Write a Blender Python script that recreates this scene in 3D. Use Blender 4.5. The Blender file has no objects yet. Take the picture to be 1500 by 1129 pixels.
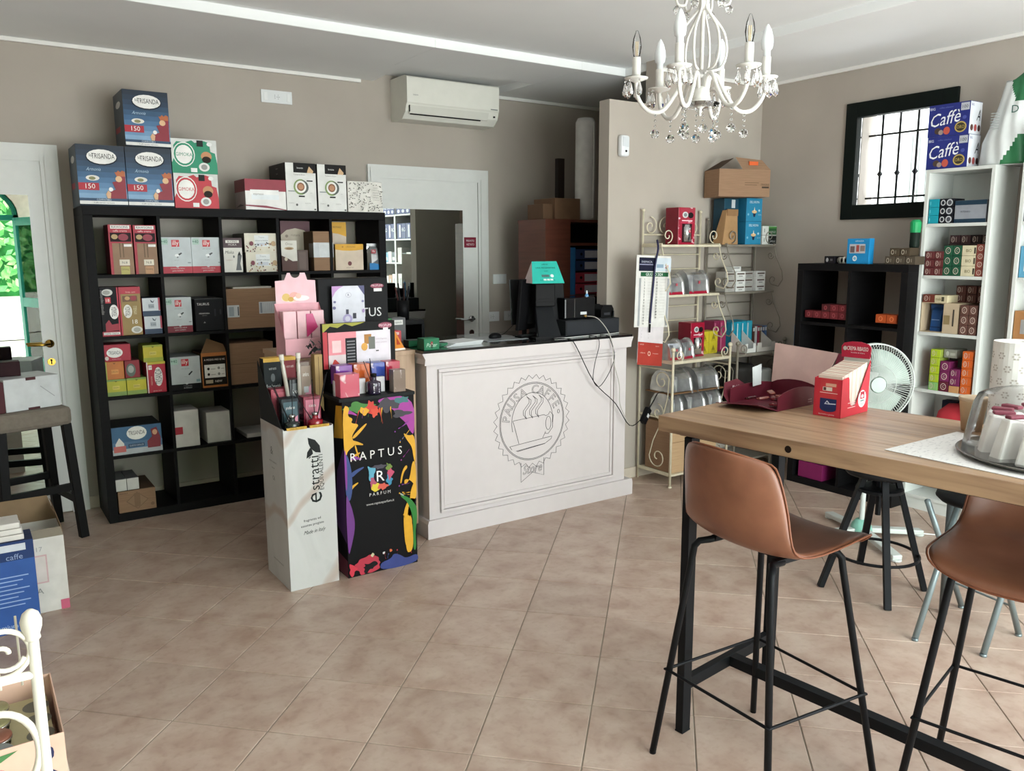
import bpy, math, random
from mathutils import Vector, Matrix
random.seed(7)
S = bpy.context.scene
COL = S.collection
PI = math.pi

# ------------------------------------------------------------------ camera
FPX = 1190.0
cam_d = bpy.data.cameras.new('camera'); cam = bpy.data.objects.new('camera', cam_d); COL.objects.link(cam)
cam_d.sensor_fit = 'HORIZONTAL'; cam_d.sensor_width = 36.0; cam_d.lens = FPX/1500*36.0
cam_d.clip_start = 0.05; cam_d.clip_end = 200
_yaw, _pitch, _roll = -0.5964, 0.166, -0.004
_f = Vector((-math.sin(_yaw)*math.cos(_pitch), math.cos(_yaw)*math.cos(_pitch), -math.sin(_pitch)))
_r0 = Vector((math.cos(_yaw), math.sin(_yaw), 0)); _u0 = _r0.cross(_f)
_r = _r0*math.cos(_roll) + _u0*math.sin(_roll); _u = -_r0*math.sin(_roll) + _u0*math.cos(_roll)
CAMP = Vector((0, 0, 1.6))
mw = Matrix.Identity(4)
for i in range(3):
    mw[i][0] = _r[i]; mw[i][1] = _u[i]; mw[i][2] = -_f[i]; mw[i][3] = CAMP[i]
cam.matrix_world = mw
S.camera = cam

# ------------------------------------------------------------------ view, world and daylight
S.view_settings.view_transform = 'Standard'; S.view_settings.look = 'None'
S.view_settings.gamma = 1.0; S.view_settings.use_curve_mapping = False
S.view_settings.exposure = 0.0
w = bpy.data.worlds.new('World'); S.world = w; w.use_nodes = True
bg = w.node_tree.nodes['Background']; bg.inputs[0].default_value = (0.86, 0.94, 1.0, 1); bg.inputs[1].default_value = 6.5
def area(name, loc, rot, sx, sy, power, color=(1, 1, 1)):
    l = bpy.data.lights.new(name, 'AREA'); l.shape = 'RECTANGLE'; l.size = sx; l.size_y = sy
    l.energy = power; l.color = color
    o = bpy.data.objects.new(name, l); COL.objects.link(o); o.location = loc; o.rotation_euler = rot
    return o
# area lamp standing in for daylight in the shop window behind the camera
area('shop_window_daylight', (2.75, -1.47, 1.35), (math.radians(90), 0, 0), 3.3, 2.1, 230, (0.915, 0.965, 1.0))
sun_d = bpy.data.lights.new('sun', 'SUN'); sun_d.energy = 3.2; sun_d.angle = 0.02; sun_d.color = (1, .97, .9)
sun = bpy.data.objects.new('sun', sun_d); COL.objects.link(sun)
sun.rotation_euler = Vector((.55, -.50, -.68)).to_track_quat('-Z', 'Y').to_euler()

# ------------------------------------------------------------------ materials
def lin(h):
    h = h.lstrip('#'); c = [int(h[i:i+2], 16)/255 for i in (0, 2, 4)]
    return tuple(((v+.055)/1.055)**2.4 if v > .04045 else v/12.92 for v in c) + (1,)
_mc = {}
def M(h, rough=.55, metal=0.0, var=.08, scale=14., bump=0.0, coat=0.0, name=None):
    key = (h, rough, metal, var, scale, bump, coat)
    if key in _mc: return _mc[key]
    m = bpy.data.materials.new(name or ('paint_'+h.lstrip('#'))); m.use_nodes = True
    nt = m.node_tree; b = nt.nodes['Principled BSDF']
    tc = nt.nodes.new('ShaderNodeTexCoord'); nz = nt.nodes.new('ShaderNodeTexNoise'); nz.inputs['Scale'].default_value = scale; nz.inputs['Detail'].default_value = 3
    nt.links.new(tc.outputs['Object'], nz.inputs['Vector'])
    rp = nt.nodes.new('ShaderNodeValToRGB'); c = lin(h)
    rp.color_ramp.elements[0].position = .3; rp.color_ramp.elements[1].position = .7
    rp.color_ramp.elements[0].color = tuple(v*(1-var) for v in c[:3])+(1,); rp.color_ramp.elements[1].color = tuple(min(1, v*(1+var)) for v in c[:3])+(1,)
    nt.links.new(nz.outputs['Fac'], rp.inputs[0]); nt.links.new(rp.outputs[0], b.inputs['Base Color'])
    b.inputs['Roughness'].default_value = rough; b.inputs['Metallic'].default_value = metal; b.inputs['Specular IOR Level'].default_value = .16 if max(c[:3]) < .035 else .33
    if max(c[:3]) < .035 and not coat: b.inputs['Roughness'].default_value = max(rough, .55)
    if coat: b.inputs['Coat Weight'].default_value = coat; b.inputs['Coat Roughness'].default_value = .15
    if bump:
        bp = nt.nodes.new('ShaderNodeBump'); bp.inputs['Strength'].default_value = bump; bp.inputs['Distance'].default_value = .01
        nt.links.new(nz.outputs['Fac'], bp.inputs['Height']); nt.links.new(bp.outputs[0], b.inputs['Normal'])
    _mc[key] = m
    return m
def glass(name, color=(1, 1, 1, 1), rough=.02, alpha=.25):
    m = bpy.data.materials.new(name); m.use_nodes = True; nt = m.node_tree
    out = nt.nodes['Material Output']; nt.nodes.remove(nt.nodes['Principled BSDF'])
    t = nt.nodes.new('ShaderNodeBsdfTransparent'); t.inputs[0].default_value = color
    g = nt.nodes.new('ShaderNodeBsdfGlossy'); g.inputs['Roughness'].default_value = rough
    lw = nt.nodes.new('ShaderNodeLayerWeight'); lw.inputs[0].default_value = alpha
    mx = nt.nodes.new('ShaderNodeMixShader')
    nt.links.new(lw.outputs['Fresnel'], mx.inputs[0]); nt.links.new(t.outputs[0], mx.inputs[1]); nt.links.new(g.outputs[0], mx.inputs[2])
    nt.links.new(mx.outputs[0], out.inputs[0]); return m
def noise_mat(name, cols, scale=5, rough=.6, stretch=(1, 1, 1), detail=5, bump=0., pos=None, coord='Object', coat=0., dist=0.):
    m = bpy.data.materials.new(name); m.use_nodes = True; nt = m.node_tree; b = nt.nodes['Principled BSDF']
    if coord == 'World':
        g = nt.nodes.new('ShaderNodeNewGeometry'); src = g.outputs['Position']
    else:
        tc = nt.nodes.new('ShaderNodeTexCoord'); src = tc.outputs['Object']
    mp = nt.nodes.new('ShaderNodeMapping'); mp.inputs['Scale'].default_value = stretch
    nz = nt.nodes.new('ShaderNodeTexNoise'); nz.inputs['Scale'].default_value = scale; nz.inputs['Detail'].default_value = detail; nz.inputs['Distortion'].default_value = dist
    nt.links.new(src, mp.inputs[0]); nt.links.new(mp.outputs[0], nz.inputs['Vector'])
    rp = nt.nodes.new('ShaderNodeValToRGB'); el = rp.color_ramp.elements
    n = len(cols); ps = pos or [.3+.4*i/(n-1) for i in range(n)]
    el[0].position = ps[0]; el[0].color = lin(cols[0]); el[1].position = ps[-1]; el[1].color = lin(cols[-1])
    for i in range(1, n-1):
        e = el.new(ps[i]); e.color = lin(cols[i])
    nt.links.new(nz.outputs['Fac'], rp.inputs[0]); nt.links.new(rp.outputs[0], b.inputs['Base Color']); b.inputs['Roughness'].default_value = rough
    if coat: b.inputs['Coat Weight'].default_value = coat
    if bump:
        bp = nt.nodes.new('ShaderNodeBump'); bp.inputs['Strength'].default_value = bump; bp.inputs['Distance'].default_value = .005
        nt.links.new(nz.outputs['Fac'], bp.inputs['Height']); nt.links.new(bp.outputs[0], b.inputs['Normal'])
    return m
WALL = noise_mat('taupe_wall_paint', ['aea59b', 'b5aca2'], 3, .85, coord='World', bump=.04)
WHITEP = M('f3f5f5', .75, var=.02, scale=2, name='white_ceiling_paint')
TRIMW = M('eceae6', .45, var=.02, name='white_trim_paint')
DOORW = M('dddedb', .4, var=.02, name='white_door_lacquer')
BLACKW = noise_mat('black_brown_wood', ['0c0b0d', '131213'], 6, .6, (1, 1, 14), 4)
BLACKW.node_tree.nodes['Principled BSDF'].inputs['Specular IOR Level'].default_value = .15
BLACKP = M('0c0c0e', .4, name='black_plastic'); BLACKM = M('131518', .5, .3, name='black_metal')
BLACKM.node_tree.nodes['Principled BSDF'].inputs['Specular IOR Level'].default_value = .25
MIRROR = M('e2e8e4', .0, 1.0, var=0.0, name='mirror_silvering')
CARD = noise_mat('brown_cardboard', ['8e6f56', '9a7a60'], 8, .85, (1, 1, 20), 3)
CARDL = noise_mat('light_cardboard', ['b3936f', 'c0a17d'], 8, .85, (1, 1, 20), 3)
CREAM = M('d9d0b8', .45, .1, name='cream_iron_enamel'); CREAMB = M('e9e4d6', .4, .0, name='chipped_white_enamel')
GREYI = M('8b857a', .45, .2, name='grey_iron_enamel')
WHITEE = M('dcdad5', .3, name='white_gloss_enamel')
PLYW = noise_mat('light_oak_laminate', ['a98c72', 'b79a80'], 3, .5, (14, 1, 1), 4)
BRASS = M('c9a24a', .2, 1.0, name='polished_brass'); CHROME = M('b9bbbd', .18, 1.0, name='chrome')
SILVERBAG = noise_mat('silver_foil', ['a9acaf', 'f0f1f2'], 11, .22, (1, 1, 1), 2, bump=.6); SILVERBAG.node_tree.nodes['Principled BSDF'].inputs['Metallic'].default_value = .72
GLASS = glass('clear_glass'); CRYSTAL = bpy.data.materials.new('cut_crystal'); CRYSTAL.use_nodes = True; q_ = CRYSTAL.node_tree; q_.nodes.remove(q_.nodes['Principled BSDF']); g_ = q_.nodes.new('ShaderNodeBsdfGlass'); g_.inputs['IOR'].default_value = 1.5; g_.inputs['Roughness'].default_value = 0; q_.links.new(g_.outputs[0], q_.nodes['Material Output'].inputs[0]); PLASTIC = glass('clear_plastic', (.98, .98, .98, 1), .15, .10)

# ------------------------------------------------------------------ mesh builder
_tc = {}
def text_geo(s, outline=0.0, shear=0.0, bold=0.0):
    k = (s, outline, shear, bold)
    if k in _tc: return _tc[k]
    cu = bpy.data.curves.new('lettering', 'FONT'); cu.body = s; cu.align_x = 'CENTER'; cu.align_y = 'CENTER'; cu.size = 1.0; cu.shear = shear; cu.offset = bold
    cu.resolution_u = 2
    if outline: cu.fill_mode = 'NONE'; cu.bevel_depth = outline; cu.bevel_resolution = 0; cu.resolution_u = 3
    o = bpy.data.objects.new('lettering', cu)
    me = bpy.data.meshes.new_from_object(o)
    vs = [tuple(v.co) for v in me.vertices]; fs = [tuple(p.vertices) for p in me.polygons]
    bpy.data.objects.remove(o); bpy.data.curves.remove(cu); bpy.data.meshes.remove(me)
    if vs:
        x0 = min(v[0] for v in vs); x1 = max(v[0] for v in vs); y0 = min(v[1] for v in vs); y1 = max(v[1] for v in vs)
        vs = [(v[0]-(x0+x1)/2, v[1]-(y0+y1)/2, v[2]) for v in vs]; dims = (x1-x0, y1-y0)
    else: dims = (1, 1)
    _tc[k] = (vs, fs, dims); return _tc[k]
class MB:
    def __init__(s): s.v = []; s.f = []; s.m = []; s.T = None
    def add(s, vs, fs, m=0):
        n = len(s.v)
        if s.T is not None: vs = [tuple(s.T @ Vector(v)) for v in vs]
        s.v += [tuple(v) for v in vs]; s.f += [tuple(i+n for i in f) for f in fs]; s.m += [m]*len(fs); return s
    def box(s, x0, x1, y0, y1, z0, z1, m=0, mf=None):
        vs = [(x0, y0, z0), (x1, y0, z0), (x1, y1, z0), (x0, y1, z0), (x0, y0, z1), (x1, y0, z1), (x1, y1, z1), (x0, y1, z1)]
        fs = [(0, 1, 5, 4), (1, 2, 6, 5), (2, 3, 7, 6), (3, 0, 4, 7), (4, 5, 6, 7), (3, 2, 1, 0)]
        s.add(vs, fs, m)
        if mf: s.m[-6:] = mf
        return s
    def tube(s, pts, r, n=8, m=0, closed=False, caps=True):
        pts = [Vector(p) for p in pts]; N = len(pts); rs = r if isinstance(r, (list, tuple)) else [r]*N
        vs = []; prev = None
        for i, p in enumerate(pts):
            if closed: d = (pts[(i+1) % N]-pts[i-1])
            else: d = pts[min(i+1, N-1)]-pts[max(i-1, 0)]
            d.normalize()
            if prev is None:
                a = Vector((0, 0, 1)) if abs(d.z) < .9 else Vector((1, 0, 0))
                prev = (a - d*a.dot(d)).normalized()
            else: prev = (prev - d*prev.dot(d)).normalized()
            q = d.cross(prev)
            for k in range(n):
                t = 2*PI*k/n; vs.append(p + (prev*math.cos(t)+q*math.sin(t))*rs[i])
        fs = []
        for i in range(N if closed else N-1):
            for k in range(n):
                a = i*n+k; b = i*n+(k+1) % n; j = (i+1) % N
                fs.append((a, b, j*n+(k+1) % n, j*n+k))
        if caps and not closed:
            fs.append(tuple(range(n))[::-1]); fs.append(tuple((N-1)*n+k for k in range(n)))
        return s.add(vs, fs, m)
    def bar(s, a, b, wx, wy, m=0, up=(0, 0, 1)):
        a = Vector(a); b = Vector(b); d = (b-a).normalized(); u = Vector(up); u = (u-d*u.dot(d))
        if u.length < 1e-4: u = Vector((1, 0, 0))
        u.normalize(); q = d.cross(u); vs = []
        for p in (a, b):
            for (i, j) in ((-1, -1), (1, -1), (1, 1), (-1, 1)): vs.append(p+q*i*wx/2+u*j*wy/2)
        return s.add(vs, [(0, 1, 2, 3)[::-1], (4, 5, 6, 7), (0, 1, 5, 4), (1, 2, 6, 5), (2, 3, 7, 6), (3, 0, 4, 7)], m)
    def lathe(s, prof, c=(0, 0, 0), n=20, m=0, flute=0.0, nf=0):
        vs = []; P = len(prof)
        for (r, z) in prof:
            for k in range(n):
                t = 2*PI*k/n; rr = r*(1+flute*math.cos(nf*t)) if flute else r
                vs.append((c[0]+rr*math.cos(t), c[1]+rr*math.sin(t), c[2]+z))
        fs = [(i*n+k, i*n+(k+1) % n, (i+1)*n+(k+1) % n, (i+1)*n+k) for i in range(P-1) for k in range(n)]
        if prof[0][0] > 1e-5: fs.append(tuple(range(n))[::-1])
        if prof[-1][0] > 1e-5: fs.append(tuple((P-1)*n+k for k in range(n)))
        return s.add(vs, fs, m)
    def ball(s, c, r, n=8, m=0, sz=1.0):
        k = n//2+1
        return s.lathe([(max(r*math.sin(PI*i/k), 1e-6), -r*sz*math.cos(PI*i/k)) for i in range(k+1)], c, n, m)
    def prism(s, poly, axis, a0, a1, m=0):
        # poly is (u,v); axis 'y': (x,z) ; 'x': (y,z) ; 'z': (x,y)
        def P(u, v, a): return {'y': (u, a, v), 'x': (a, u, v), 'z': (u, v, a)}[axis]
        n = len(poly); vs = [P(u, v, a0) for u, v in poly]+[P(u, v, a1) for u, v in poly]
        fs = [tuple(range(n)), tuple(range(n, 2*n))[::-1]]+[(i, (i+1) % n, n+(i+1) % n, n+i) for i in range(n)]
        return s.add(vs, fs, m)
    # flat print on a face: o origin, U right, V up, N outward
    def flat(s, poly, o, U, V, m=0):
        o = Vector(o); U = Vector(U); V = Vector(V)
        return s.add([o+U*a+V*b for a, b in poly], [tuple(range(len(poly)))], m)
    def text(s, t, o, U, V, h, m=0, maxw=None, outline=0, shear=0, rot=0, bold=0):
        vs, fs, d = text_geo(t, outline, shear, bold); k = h/.7
        if maxw and d[0]*k > maxw: kx = maxw/d[0]
        else: kx = k
        o = Vector(o); U = Vector(U); V = Vector(V); Nn = U.cross(V); c, sn = math.cos(rot), math.sin(rot)
        out = []
        for v in vs:
            x, y = v[0]*kx, v[1]*k; out.append(o+U*(x*c-y*sn)+V*(x*sn+y*c)+Nn*v[2]*k)
        return s.add(out, fs, m)
    def build(s, name, mats, parent=None, smooth=False, bevel=0, subd=0):
        me = bpy.data.meshes.new(name); me.from_pydata(s.v, [], s.f)
        if not isinstance(mats, (list, tuple)): mats = [mats]
        for m_ in mats: me.materials.append(m_)
        if len(mats) > 1: me.polygons.foreach_set('material_index', s.m)
        if smooth: me.polygons.foreach_set('use_smooth', [True]*len(me.polygons))
        me.update()
        o = bpy.data.objects.new(name, me); COL.objects.link(o)
        if parent: o.parent = parent
        if bevel:
            b = o.modifiers.new('bevel', 'BEVEL'); b.width = bevel; b.segments = 2; b.limit_method = 'ANGLE'
        if subd:
            b = o.modifiers.new('subd', 'SUBSURF'); b.levels = subd; b.render_levels = subd
        return o
def tag(o, label, cat, group=None, kind=None):
    o['label'] = label; o['category'] = cat
    if group: o['group'] = group
    if kind: o['kind'] = kind
    return o
def thing(name, label, cat, loc=(0, 0, 0), rz=0, group=None):
    o = bpy.data.objects.new(name, None); COL.objects.link(o); o.location = loc; o.rotation_euler = (0, 0, rz); o.empty_display_size = .05
    return tag(o, label, cat, group)
def struct(o): o['kind'] = 'structure'; return o
def dup(root, loc, rz=None, label=None, group=None):
    r = root.copy(); COL.objects.link(r); r.location = loc
    if rz is not None: r.rotation_euler = (0, 0, rz)
    if label: r['label'] = label
    if group: r['group'] = group
    for ch in list(root.children):
        c = ch.copy(); COL.objects.link(c); c.parent = r
        for g in ch.children:
            d = g.copy(); COL.objects.link(d); d.parent = c
    return r
def circ(cx, cy, rx, ry=None, n=24, a0=0, a1=2*PI):
    ry = rx if ry is None else ry
    full = abs(a1-a0-2*PI) < 1e-6; k = n if full else n+1
    return [(cx+rx*math.cos(a0+(a1-a0)*i/n), cy+ry*math.sin(a0+(a1-a0)*i/n)) for i in range(k)]
def spiral(cx, cy, r0, r1, a0, a1, n=18):
    return [(cx+(r0+(r1-r0)*i/n)*math.cos(a0+(a1-a0)*i/n), cy+(r0+(r1-r0)*i/n)*math.sin(a0+(a1-a0)*i/n)) for i in range(n+1)]
def decals(name, ds, w_, h_, o, U, V, parent, eps=.0006):
    """ds: ('r',u0,v0,u1,v1,col) ('e',cu,cv,ru,rv,col) ('t',text,cu,cv,hv,col[,maxw[,shear[,rot]]]) ('p',[(u,v)..],col), all normalised to the face"""
    mb = MB(); mats = []; N = Vector(U).cross(Vector(V))
    def mi(c):
        mt = c if not isinstance(c, str) else M(c, .45)
        if mt not in mats: mats.append(mt)
        return mats.index(mt)
    for i, d in enumerate(ds):
        oo = Vector(o)+N*(eps*(1+i*.35)); k = d[0]
        if k == 'r': mb.flat([(d[1]*w_, d[2]*h_), (d[3]*w_, d[2]*h_), (d[3]*w_, d[4]*h_), (d[1]*w_, d[4]*h_)], oo, U, V, mi(d[5]))
        elif k == 'e': mb.flat(circ(d[1]*w_, d[2]*h_, d[3]*w_, d[4]*h_, 18), oo, U, V, mi(d[5]))
        elif k == 'p': mb.flat([(a*w_, b*h_) for a, b in d[1]], oo, U, V, mi(d[2]))
        elif k == 't':
            mw_ = (d[6] if len(d) > 6 and d[6] else .9)*w_; sh = d[7] if len(d) > 7 else 0; rt = d[8] if len(d) > 8 else 0
            if abs(rt) > 1: mw_ = (d[6] if d[6] else .9)*h_
            mb.text(d[1], oo+Vector(U)*d[2]*w_+Vector(V)*d[3]*h_, U, V, d[4]*h_, mi(d[5]), mw_, shear=sh, rot=rt)
    return mb.build(name, mats, parent)
def carton(name, label, cat, x0, x1, y0, y1, z0, z1, front, side=None, top=None, F=None, L=None, R=None, T=None, group=None, rz=0, part='carton', rough=.5, flap=True):
    """a closed pack; its front is local -y. World extents are given for rz=0"""
    cx, cy = (x0+x1)/2, (y0+y1)/2; w_, d_, h_ = x1-x0, y1-y0, z1-z0
    return pack(name, label, cat, (cx, cy, z0), rz, w_, d_, h_, front, side, top, F, L, R, T, group, part, rough, flap)
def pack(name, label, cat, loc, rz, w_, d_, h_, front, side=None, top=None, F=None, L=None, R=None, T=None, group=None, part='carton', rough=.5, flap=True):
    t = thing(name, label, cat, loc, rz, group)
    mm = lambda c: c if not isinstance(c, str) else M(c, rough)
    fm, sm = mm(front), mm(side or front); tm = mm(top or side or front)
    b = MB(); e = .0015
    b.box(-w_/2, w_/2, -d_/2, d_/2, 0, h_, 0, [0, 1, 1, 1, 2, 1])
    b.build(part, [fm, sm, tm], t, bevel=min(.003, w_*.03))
    if flap and w_ > .06:
        fl = MB(); fl.box(-w_/2+e, w_/2-e, -d_/2+e, -.002, h_-.0005, h_+.0012).box(-w_/2+e, w_/2-e, .002, d_/2-e, h_-.0005, h_+.0012)
        fl.build('top_flap', tm, t)
    if F: decals('printed_front', F, w_, h_, (-w_/2, -d_/2, 0), (1, 0, 0), (0, 0, 1), t)
    if L: decals('printed_side', L, d_, h_, (-w_/2, d_/2, 0), (0, -1, 0), (0, 0, 1), t)
    if R: decals('printed_side', R, d_, h_, (w_/2, -d_/2, 0), (0, 1, 0), (0, 0, 1), t)
    if T: decals('printed_top', T, w_, d_, (-w_/2, -d_/2, h_+.0012), (1, 0, 0), (0, 1, 0), t)
    return t

# ================================================================== THE ROOM
H = 2.788; TR = 2.840; YB = 5.581; XR = 5.072; XL = -1.3; YF = -1.5
YP = 4.149
# floor slab (grout) and its square tiles laid on the diagonal
fl = struct(MB().box(XL-.1, XR+.1, YF-.1, YB+.1, -.12, -.0035).build('floor', M('9a9184', .9, name='cement_grout')))
def tile_material():
    m = bpy.data.materials.new('terracotta_look_tile'); m.use_nodes = True; nt = m.node_tree; b = nt.nodes['Principled BSDF']
    g = nt.nodes.new('ShaderNodeNewGeometry')
    def nz(s, d, dist=0):
        n = nt.nodes.new('ShaderNodeTexNoise'); n.inputs['Scale'].default_value = s; n.inputs['Detail'].default_value = d; n.inputs['Distortion'].default_value = dist
        nt.links.new(g.outputs['Position'], n.inputs['Vector']); return n
    a = nz(7.5, 9, .35); r = nt.nodes.new('ShaderNodeValToRGB'); e = r.color_ramp.elements
    e[0].position = .26; e[0].color = lin('a28878'); e[1].position = .74; e[1].color = lin('c2b0a1'); x = e.new(.5); x.color = lin('b49e8f')
    nt.links.new(a.outputs['Fac'], r.inputs[0])
    c = nz(34, 6, .3); r2 = nt.nodes.new('ShaderNodeValToRGB'); r2.color_ramp.elements[0].position = .28; r2.color_ramp.elements[0].color = (.86, .83, .80, 1); r2.color_ramp.elements[1].position = .5; r2.color_ramp.elements[1].color = (1, 1, 1, 1)
    nt.links.new(c.outputs['Fac'], r2.inputs[0])
    mx = nt.nodes.new('ShaderNodeMix'); mx.data_type = 'RGBA'; mx.blend_type = 'MULTIPLY'; mx.inputs[0].default_value = .8
    nt.links.new(r.outputs[0], mx.inputs[6]); nt.links.new(r2.outputs[0], mx.inputs[7])
    oi = nt.nodes.new('ShaderNodeObjectInfo'); hs = nt.nodes.new('ShaderNodeHueSaturation')
    mr = nt.nodes.new('ShaderNodeMapRange'); mr.inputs[3].default_value = .93; mr.inputs[4].default_value = 1.06
    nt.links.new(oi.outputs['Random'], mr.inputs[0]); nt.links.new(mr.outputs[0], hs.inputs['Value']); nt.links.new(mx.outputs[2], hs.inputs['Color'])
    nt.links.new(hs.outputs[0], b.inputs['Base Color']); b.inputs['Roughness'].default_value = .42
    bp = nt.nodes.new('ShaderNodeBump'); bp.inputs['Strength'].default_value = .12; bp.inputs['Distance'].default_value = .004
    nt.links.new(c.outputs['Fac'], bp.inputs['Height']); nt.links.new(bp.outputs[0], b.inputs['Normal']); return m
TILE = tile_material()
def clip(poly, x0, x1, y0, y1):
    for ax, v, sg in ((0, x0, 1), (0, x1, -1), (1, y0, 1), (1, y1, -1)):
        out = []
        for i in range(len(poly)):
            p, q = poly[i], poly[(i+1) % len(poly)]; a = (p[ax]-v)*sg; b = (q[ax]-v)*sg
            if a >= 0: out.append(p)
            if a*b < 0:
                t = a/(a-b); out.append((p[0]+(q[0]-p[0])*t, p[1]+(q[1]-p[1])*t))
        poly = out
        if not poly: break
    return poly
TS = .3539; TG = -.7834
ta = Vector((math.cos(TG), math.sin(TG))); tb = Vector((-ta.y, ta.x)); TO = Vector((3.225, 3.049))
def inview(x, y, mg=60):
    d = Vector((x, y, 0))-CAMP; z = d.dot(_f)
    if z < .3: return False
    return -mg < 750+FPX*d.dot(_r)/z < 1500+mg and -mg < 564.5-FPX*d.dot(_u)/z < 1129+mg
hh = TS/2-.0022
def tile_geo(c, poly):
    n = len(poly); cx = sum(p[0] for p in poly)/n; cy = sum(p[1] for p in poly)/n; b = .0025
    inner = [(p[0]+(cx-p[0])*b/max(.01, math.hypot(p[0]-cx, p[1]-cy)), p[1]+(cy-p[1])*b/max(.01, math.hypot(p[0]-cx, p[1]-cy))) for p in poly]
    vs = [(p[0]-c.x, p[1]-c.y, 0) for p in inner]+[(p[0]-c.x, p[1]-c.y, -.0015) for p in poly]+[(p[0]-c.x, p[1]-c.y, -.006) for p in poly]
    fs = [tuple(range(n))]
    for i in range(n):
        j = (i+1) % n; fs += [(n+i, n+j, j, i), (2*n+i, 2*n+j, n+j, n+i)]
    return vs, fs
tile_me = None; rest = MB(); ntile = 0
for i in range(-40, 40):
    for j in range(-40, 40):
        c = TO + ta*(TS*(i+.5)) + tb*(TS*(j+.5))
        if not (XL-.3 < c.x < XR+.3 and YF-.3 < c.y < YB+.3): continue
        full = [tuple(c+ta*sx*hh+tb*sy*hh) for sx, sy in ((-1, -1), (1, -1), (1, 1), (-1, 1))]
        p = clip(full, XL, XR, YF, YB)
        if len(p) < 3: continue
        ar = abs(sum(p[k][0]*p[(k+1) % len(p)][1]-p[(k+1) % len(p)][0]*p[k][1] for k in range(len(p)))/2)
        if ar < .002: continue
        if not inview(c.x, c.y) or ntile >= 296:
            vs, fs = tile_geo(Vector((0, 0)), p); rest.add(vs, fs); continue
        whole = ar > (2*hh)**2*.999
        if whole and tile_me: o = bpy.data.objects.new('tile', tile_me); COL.objects.link(o)
        else:
            vs, fs = tile_geo(c, p); o = MB().add(vs, fs).build('tile', TILE)
            if whole: tile_me = o.data
        o.parent = fl; o.location = (c.x, c.y, 0); ntile += 1
o = rest.build('tiling_outside_the_view', TILE, fl); o['kind'] = 'stuff'

# walls
def wall(name, m=WALL): return name, m
struct(MB().box(XL-.1, XR+.1, YB, YB+.12, 0, TR+.1).build('wall_back', WALL))
wl = MB()  # left wall with no openings
wl.box(XL-.12, XL, YF-.12, YB, 0, TR+.1); struct(wl.build('wall_left', WALL))
wr = MB(); wy0, wy1, wz0, wz1 = 2.70, 3.425, 1.80, 2.54
wr.box(XR, XR+.32, YF, wy0, 0, TR+.1).box(XR, XR+.32, wy1, YB, 0, TR+.1).box(XR, XR+.32, wy0, wy1, 0, wz0).box(XR, XR+.32, wy0, wy1, wz1, TR+.1)
struct(wr.build('wall_right', WALL))
# shop front behind the camera: entrance with arched fanlight, and a wide shop window
wf = MB(); fw = M('e9e2d2', .8, name='cream_wall_paint'); y0, y1 = YF-.25, YF
AX0, AX1, AZ = -.62, .76, 2.05
wf.box(XL, AX0, y0, y1, 0, TR+.1).box(AX1, 1.08, y0, y1, 0, TR+.1).box(4.42, XR, y0, y1, 0, TR+.1)
wf.box(1.08, 4.42, y0, y1, 0, .28).box(1.08, 4.42, y0, y1, 2.42, TR+.1)
arc = circ((AX0+AX1)/2, AZ+.02, (AX1-AX0)/2, .46, 16, 0, PI)
for a, b in zip(arc[:-1], arc[1:]):
    wf.add([(a[0], y0, a[1]), (b[0], y0, b[1]), (b[0], y0, TR+.1), (a[0], y0, TR+.1), (a[0], y1, a[1]), (b[0], y1, b[1]), (b[0], y1, TR+.1), (a[0], y1, TR+.1)],
           [(0, 1, 2, 3), (7, 6, 5, 4), (0, 4, 5, 1)])
struct(wf.build('wall_front', fw))
# ceiling: tray in the middle, lowered border along the back and right walls, recess above the air conditioner
ce = MB(); SY = 4.48; SX = 4.008
ce.box(XL, XR, YF, YB, TR, TR+.1)
ce.box(XL, 2.50, SY, YB, H, TR+.01).box(3.62, XR, SY, YB, H, TR+.01).box(2.50, 3.62, SY, 5.04, H, TR+.01)
ce.box(SX, XR, YF, SY, H, TR+.01)
ce.prism([(2.50, 5.04), (2.50, YB), (2.60, YB), (2.56, 5.04)], 'z', H+.001, TR+.01)
struct(ce.build('ceiling', WHITEP, bevel=.004))
# partition: low in front of the office corner, full height towards the right wall
struct(MB().box(3.583, 3.99, YP, YP+.10, 0, 2.55).box(3.99, XR, YP, YP+.10, 0, TR+.02).build('wall_partition', WALL))
# cornices and baseboards
CZ = .024
struct(MB().box(XL, 2.50, YB-.022, YB, H-CZ, H).box(3.62, XR, YB-.022, YB, H-CZ, H).build('trim_1', TRIMW, bevel=.004))
struct(MB().box(XR-.022, XR, YF, YP, H-CZ, H).build('trim_2', TRIMW, bevel=.004))
struct(MB().box(3.99, XR-.022, YP-.022, YP, H-CZ, H).build('trim_3', TRIMW, bevel=.004))
struct(MB().box(.56, 2.53, YB-.012, YB, 0, .075).box(3.545, XR, YB-.012, YB, 0, .075).build('baseboard_back', M('c9bdae', .5), bevel=.002))
struct(MB().box(XR-.012, XR, YF, YP, 0, .075).build('baseboard_right', M('c9bdae', .5), bevel=.002))
struct(MB().box(3.583, XR-.012, YP-.012, YP, 0, .075).build('baseboard_partition', M('c9bdae', .5), bevel=.002))
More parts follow.
